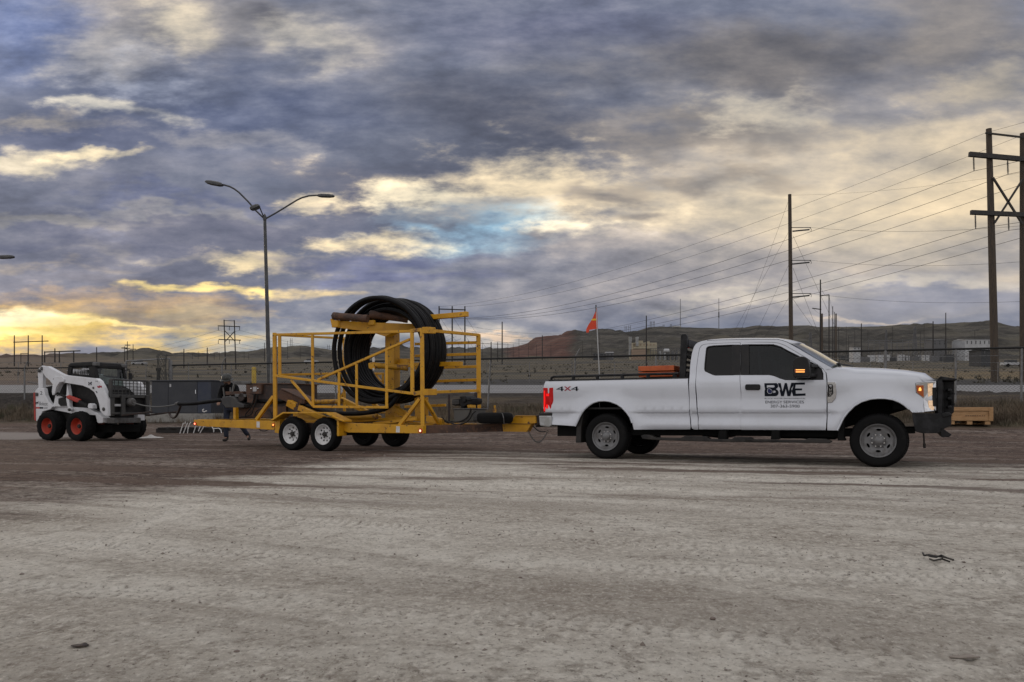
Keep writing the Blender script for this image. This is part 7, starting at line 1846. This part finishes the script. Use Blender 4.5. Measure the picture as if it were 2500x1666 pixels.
# ------------------------------------------------------------------ the plant and sheds on the plain
def pbox(x0, y0, x1, y1, Y, dep, name, m, parent=None, sink=True):
    a = at(x0, y1, Y); b_ = at(x1, y0, Y); z0 = a.z
    if sink: z0 = min(z0, gz((a.x + b_.x) / 2, Y) - .3)
    return MB().box(V((a.x + b_.x) / 2, Y + dep / 2, (z0 + b_.z) / 2), b_.x - a.x, dep, b_.z - z0).build(name, m, parent, at=V((a.x + b_.x) / 2, Y + dep / 2, z0))
Yp = 520
bp = at(1575, 868, Yp); plant = thing('power_plant', 'beige power plant block with two pale exhaust stacks below the hill', 'plant', V(bp.x, Yp, gz(bp.x, Yp)))
pbox(1545, 837, 1604, 868, Yp, 16, 'main_hall', 'beige', plant); pbox(1543, 853, 1579, 868, Yp - 6, 5.5, 'front_hall', 'tanwall', plant)
pbox(1547, 848, 1590, 851.5, Yp - 3, 2.5, 'duct', 'beige', plant, False); pbox(1556, 832, 1570, 837, Yp + 2, 8, 'roof_unit', 'beige', plant, False); pbox(1578, 834, 1586, 837, Yp + 2, 6, 'roof_unit', 'beige', plant, False)
for px, y1 in ((1538.5, 868), (1555.5, 842)):
    a, t = at(px, y1, Yp - 2), at(px, 823, Yp - 2); r = 3.6 * Yp / F
    MB().lathe(a, (0, 0, 1), [(.001, -1), (r, -1), (r, (t.z - a.z) * .72), (r * 1.06, (t.z - a.z) * .73), (r * 1.06, t.z - a.z), (r * .8, t.z - a.z), (.001, t.z - a.z - 1)], 16).build('exhaust_stack', 'stack', plant, smooth=40)
for k in range(7): pbox(1547 + 8 * k, 840, 1550 + 8 * k, 844, Yp - .2, .3, 'louvre', 'tanwall', plant, False)
pr_ = thing('pipe_rack', 'grey steel pipe rack and switchgear right of the power plant', 'pipe rack', V(*at(1622, 868, Yp).xy, gz(*at(1622, 868, Yp).xy)))
for k in range(12): pbox(1588 + 6.4 * k, 851, 1589 + 6.4 * k, 868, Yp - 4, .4, 'rack_post', 'fargrey', pr_)
for y in (851, 856): pbox(1587, y, 1661, y + 1, Yp - 4, 1, 'rack_beam', 'fargrey', pr_, False)
for k in range(6): pbox(1600 + 10 * k, 858, 1605 + 10 * k, 868, Yp + 3, 3, 'switch_box', random.choice(['fargrey', 'farwhite', 'farshed']), pr_)
a, b_ = at(1620, 857, Yp - 8), at(1634, 857, Yp - 8)
tk = MB().lathe(V(a.x, Yp - 8, at(1620, 859, Yp).z), (1, 0, 0), [(.001, 0), (1.0, .1), (1.3, .5), (1.3, b_.x - a.x - .5), (1., b_.x - a.x - .1), (.001, b_.x - a.x)], 14).build('storage_tank', 'farwhite', None, smooth=40, at=V(a.x, Yp - 8, gz(a.x, Yp - 8))); tag(tk, 'small white horizontal tank before the pipe rack', 'tank')
def far_shed(x0, y0, x1, y1, Y, m, label, roof='fargrey', dep=8, win=0):
    a, b_ = at(x0, y1, Y), at(x1, y0, Y); z0 = gz((a.x + b_.x) / 2, Y); th = thing('far_shed', label, 'shed', V((a.x + b_.x) / 2, Y + dep / 2, z0))
    pbox(x0, y0 + (y1 - y0) * .18, x1, y1, Y, dep, 'wall', m, th); c = V((a.x + b_.x) / 2, Y + dep / 2, b_.z); w = b_.x - a.x + .6; h = (a.z - b_.z) * -.18 + .01
    MB().prism([c + V(-w / 2, -dep / 2 - .4, -h), c + V(-w / 2, dep / 2 + .4, -h), c + V(-w / 2, 0, .0)], V(w, 0, 0)).build('roof', roof, th)
    for k in range(win): xx = x0 + (x1 - x0) * (k + .5) / win; pbox(xx - 1, y0 + (y1 - y0) * .4, xx + 1, y1 - (y1 - y0) * .1, Y - .1, .1, 'door', 'farshed' if m != 'farshed' else 'fargrey', th, False)
    return th
far_shed(1449, 862, 1479, 871, 500, 'farshed', 'low dark shed left of the power plant', 'farshed', 6, 3); far_shed(1480, 859, 1498, 871, 505, 'fargrey', 'small grey shed between the dark shed and the stacks', 'farwhite', 6, 2)
far_shed(2356, 826, 2420, 842, 470, 'farwhite', 'long pale metal building left of the H-frame pole', 'farwhite', 14, 6); far_shed(2277, 827, 2312, 843, 480, 'fargrey', 'grey substation building under the slim pole', 'fargrey', 10, 3); far_shed(2083, 847, 2101, 854, 330, 'farwhite', 'small pale hut right of the windscreen', 'farwhite', 4, 2)
far_shed(2395, 852, 2432, 866, 190, 'farshed', 'low dark shed behind the H-frame pole', 'farshed', 5, 2)
def gear(px, Y, label):
    b_ = at(px, 860, Y); b_.z = gz(b_.x, Y); th = thing('transformer', label, 'transformer', b_, 'substation gear on the plain at right'); s = random.uniform(.7, 1.3)
    MB().box(b_ + V(0, 0, 1.6 * s), 3.2 * s, 2.2, 3.2 * s).build('tank', random.choice(['fargrey', 'farwhite', 'farshed']), th)
    for k in range(3): MB().tube([b_ + V(-1 + k, 0, 3 * s), b_ + V(-1.2 + 1.2 * k, 0, 4.6 * s)], .14, 5).build('bushing', 'insul', th)
    MB().box(b_ + V(2.1 * s, 0, 1.4), .8, 2., 2.4).build('radiator', 'fargrey', th)
ORD = ('first', 'second', 'third', 'fourth', 'fifth', 'sixth', 'seventh', 'eighth', 'ninth', 'tenth', 'eleventh', 'twelfth', 'thirteenth', 'fourteenth', 'fifteenth', 'sixteenth')
for k in range(16): gear(2060 + 17 * k + random.uniform(-5, 5), random.uniform(380, 520), ORD[k] + ' substation transformer from the left in the gear right of the cab')
sbx = thing('switchyard', 'switchyard frame of thin grey posts and beams at right', 'switchyard', V(*at(2200, 850, 430).xy, gz(*at(2200, 850, 430).xy)))
for k in range(14): b_, t, mb = pole_mesh(2120 + 14 * k, 828 + (k % 3) * 3, 430, .35, 'fargrey', 0, 5); mb.build('post', 'fargrey', sbx)
for y in (832, 838): MB().bar(at(2118, y, 430), at(2306, y - 2, 430), .35).build('beam', 'fargrey', sbx)
for px, Y, l in ((2470, 175, 'small pale vehicle parked far off beyond the H-frame'), (760, 250, 'tiny pale vehicle on the plain behind the cage'), (340, 240, 'tiny pale vehicles glimpsed behind the mesh gate')):
    b_ = at(px, 868, Y); b_.z = gz(b_.x, Y); th = thing('far_vehicle', l, 'vehicle', b_)
    MB().box(b_ + V(0, 0, .75), 4.4, 1.8, .7).build('body', 'farwhite', th, bevel=.15); MB().box(b_ + V(-.3, 0, 1.35), 2.2, 1.6, .6).build('cabin', 'farshed', th, bevel=.15)
    for sx in (-1.4, 1.4): MB().lathe(b_ + V(sx, -.95, .38), (0, 1, 0), [(.001, 0), (.38, 0), (.38, .25), (.001, .25)], 12).build('wheel', 'rubber', th)
# ------------------------------------------------------------------ the person behind the tail
YPn = 20.9
pb = at(563, 1076, YPn); pb.z = gz(pb.x, pb.y)
man = thing('person', 'person in dark hooded jacket and hard hat bending over the machine on the trailer tail', 'person', pb)
def pp(x, y, z): return V(x, y, z)
def skinmesh(name, m, verts, edges, rad, sub=2, root=0):
    me = bpy.data.meshes.new(name); me.from_pydata(verts, edges, []); o = bpy.data.objects.new(name, me); COL.objects.link(o); o.parent = man; ORG[o.name] = ORG[man.name]
    md = o.modifiers.new('skin', 'SKIN'); md.use_smooth_shade = True
    for i, r in enumerate(rad): me.skin_vertices[0].data[i].radius = (r, r) if not isinstance(r, tuple) else r; me.skin_vertices[0].data[i].use_root = (i == root)
    sb_ = o.modifiers.new('sub', 'SUBSURF'); sb_.levels = sub; sb_.render_levels = sub; me.materials.append(M[m]); return o
# joints in metres from the feet: x to the right of the picture, y away from the viewer
J = dict(pel=(0, .05, 1.0), ab=(0, .02, 1.15), ch=(0, -.10, 1.36), nk=(-.01, -.17, 1.50), hd=(-.01, -.24, 1.60), ht=(-.01, -.25, 1.70), ls=(-.19, -.10, 1.46), le=(-.24, -.16, 1.19), lw=(-.17, -.40, 1.08), rs=(.19, -.10, 1.46), re=(.28, -.20, 1.22), rw=(.14, -.42, 1.15),
         lh=(-.10, .05, .95), lk=(-.12, -.02, .52), la=(-.13, .03, .10), lt=(-.14, -.13, .05), rh=(.10, .05, .95), rk=(.20, .06, .54), ra=(.36, .30, .16), rt=(.40, .24, .05))
hands = []
vb = list(J.values()); idx = {k: i for i, k in enumerate(J)}
eb = [('pel', 'ab'), ('ab', 'ch'), ('ch', 'nk'), ('nk', 'hd'), ('hd', 'ht'), ('ch', 'ls'), ('ls', 'le'), ('le', 'lw'), ('ch', 'rs'), ('rs', 're'), ('re', 'rw'), ('pel', 'lh'), ('lh', 'lk'), ('lk', 'la'), ('la', 'lt'), ('pel', 'rh'), ('rh', 'rk'), ('rk', 'ra'), ('ra', 'rt')]
rb_ = dict(pel=.13, ab=.125, ch=.14, nk=.058, hd=.088, ht=.08, ls=.062, le=.045, lw=.030, rs=.062, re=.045, rw=.030, lh=.088, lk=.058, la=.034, lt=.018, rh=.088, rk=.058, ra=.034, rt=.018)
eb = [(idx[a], idx[b_]) for a, b_ in eb]; rl = [rb_[k] for k in J]
for side, w, e in ((-1, 'lw', 'le'), (1, 'rw', 're')):
    wv = Vector(J[w]); d = (wv - Vector(J[e])).normalized(); lat = V(1, 0, 0); up_ = d.cross(lat).normalized(); lat = up_.cross(d)
    pi = len(vb); vb.append(tuple(wv + d * .07)); rl.append(.036); eb.append((idx[w], pi))
    for k, (off, ln) in enumerate(((-.030, .075), (-.010, .085), (.010, .080), (.029, .062))):
        p1 = wv + d * .10 + lat * off; p2 = p1 + d * ln * .5 - up_ * .01; p3 = p2 + d * ln * .35 - up_ * .03
        i = len(vb); vb += [tuple(p1), tuple(p2), tuple(p3)]; rl += [.0095, .0085, .0075]; eb += [(pi, i), (i, i + 1), (i + 1, i + 2)]
    p1 = wv + d * .05 - lat * side * .040; p2 = p1 + d * .04 - lat * side * .015; i = len(vb); vb += [tuple(p1), tuple(p2)]; rl += [.011, .009]; eb += [(pi, i), (i, i + 1)]
skinmesh('body', 'skin', vb, eb, rl, 2)
def sub(keys, edges, scale, name, m, ext=None):
    vs = [J[k] for k in keys]; skinmesh(name, m, vs, [(keys.index(a), keys.index(b_)) for a, b_ in edges], [rb_[k] * scale[k] if k in scale else rb_[k] * 1.25 for k in keys])
sub(['pel', 'ab', 'ch', 'nk', 'ls', 'le', 'lw', 'rs', 're', 'rw'], [('pel', 'ab'), ('ab', 'ch'), ('ch', 'nk'), ('ch', 'ls'), ('ls', 'le'), ('le', 'lw'), ('ch', 'rs'), ('rs', 're'), ('re', 'rw')], dict(pel=1.34, ab=1.36, ch=1.32, nk=1.5, ls=1.42, le=1.5, lw=1.6, rs=1.42, re=1.5, rw=1.6), 'jacket', 'jacket')
sub(['pel', 'lh', 'lk', 'la', 'rh', 'rk', 'ra'], [('pel', 'lh'), ('lh', 'lk'), ('lk', 'la'), ('pel', 'rh'), ('rh', 'rk'), ('rk', 'ra')], dict(pel=1.2, lh=1.2, lk=1.3, la=1.9, rh=1.2, rk=1.3, ra=1.9), 'jeans', 'denim')
ob = Vector(pb)
for a, t in (('la', 'lt'), ('ra', 'rt')):
    p, q_ = Vector(J[a]), Vector(J[t])
    if a == 'la': skinmesh('boot', 'boot', [tuple(p + V(0, .02, .08)), tuple(p + V(0, .02, -.04)), tuple(p + V(0, -.09, -.055)), tuple(p + V(-.01, -.19, -.06))], [(0, 1), (1, 2), (2, 3)], [.062, .056, .05, .038])
    else: skinmesh('boot', 'boot', [tuple(p + V(-.02, -.02, .07)), tuple(p + V(.02, .03, -.04)), tuple(p + V(.05, -.03, -.10)), tuple(p + V(.06, -.10, -.122))], [(0, 1), (1, 2), (2, 3)], [.062, .055, .05, .036])
hc0 = ob + Vector(J['ht']) + V(0, -.005, -.03); hax = V(0, -.28, 1).normalized()
MB().lathe(hc0, hax, [(.165, -.005), (.175, -.012), (.172, .004), (.135, .018), (.132, .06), (.115, .115), (.075, .152), (.001, .165)], 24).build('hard_hat', 'hat', man, smooth=50)
MB().box(hc0 + V(0, -.165, -.045), .2, .09, .012, (1, 0, 0), V(0, 1, .35).normalized(), V(0, -.35, 1).normalized()).build('hat_peak', 'hat', man, bevel=.005)
MB().bar(hc0 + hax * .03 + V(0, 0, .13) - V(0, .02, 0), hc0 + hax * .16, .03, .02).build('hat_ridge', 'hat', man, bevel=.006)
mb = MB(); mb.lathe(ob + Vector(J['nk']) + V(0, .03, .0), V(0, -.3, 1), [(.085, -.04), (.115, -.03), (.125, .01), (.12, .06), (.105, .075), (.095, .05), (.09, .0)], 18, True); mb.build('hood', 'jacket', man, smooth=50)
hd_ = ob + Vector(J['hd'])
MB().ball(hd_ + V(0, -.095, .01), .017, 8, 6, (.8, 1, 1.3)).build('nose', 'skin', man, smooth=60)
for sx in (-1, 1):
    MB().ball(hd_ + V(sx * .088, 0, .01), .022, 8, 6, (.5, .8, 1.3)).build('ear', 'skin', man, smooth=60); MB().ball(hd_ + V(sx * .032, -.082, .03), .009, 8, 6).build('eye', 'black', man)
MB().box(hd_ + V(0, -.086, -.038), .04, .008, .008).build('mouth', 'red', man)
mb = MB(); mb.ball(hd_ + V(0, -.055, -.055), .062, 12, 8, (1, .7, .6)); mb.build('beard', 'boot', man, smooth=60)
for x in (-.09, .10): MB().bar(ob + V(x, -.30, 1.46), ob + V(x * .8, -.245, 1.12), .035, .012, (0, 1, 0)).build('harness_strap', 'strap', man)
# ------------------------------------------------------------------ distant ground clutter handled, frame the update
bpy.context.view_layer.update()
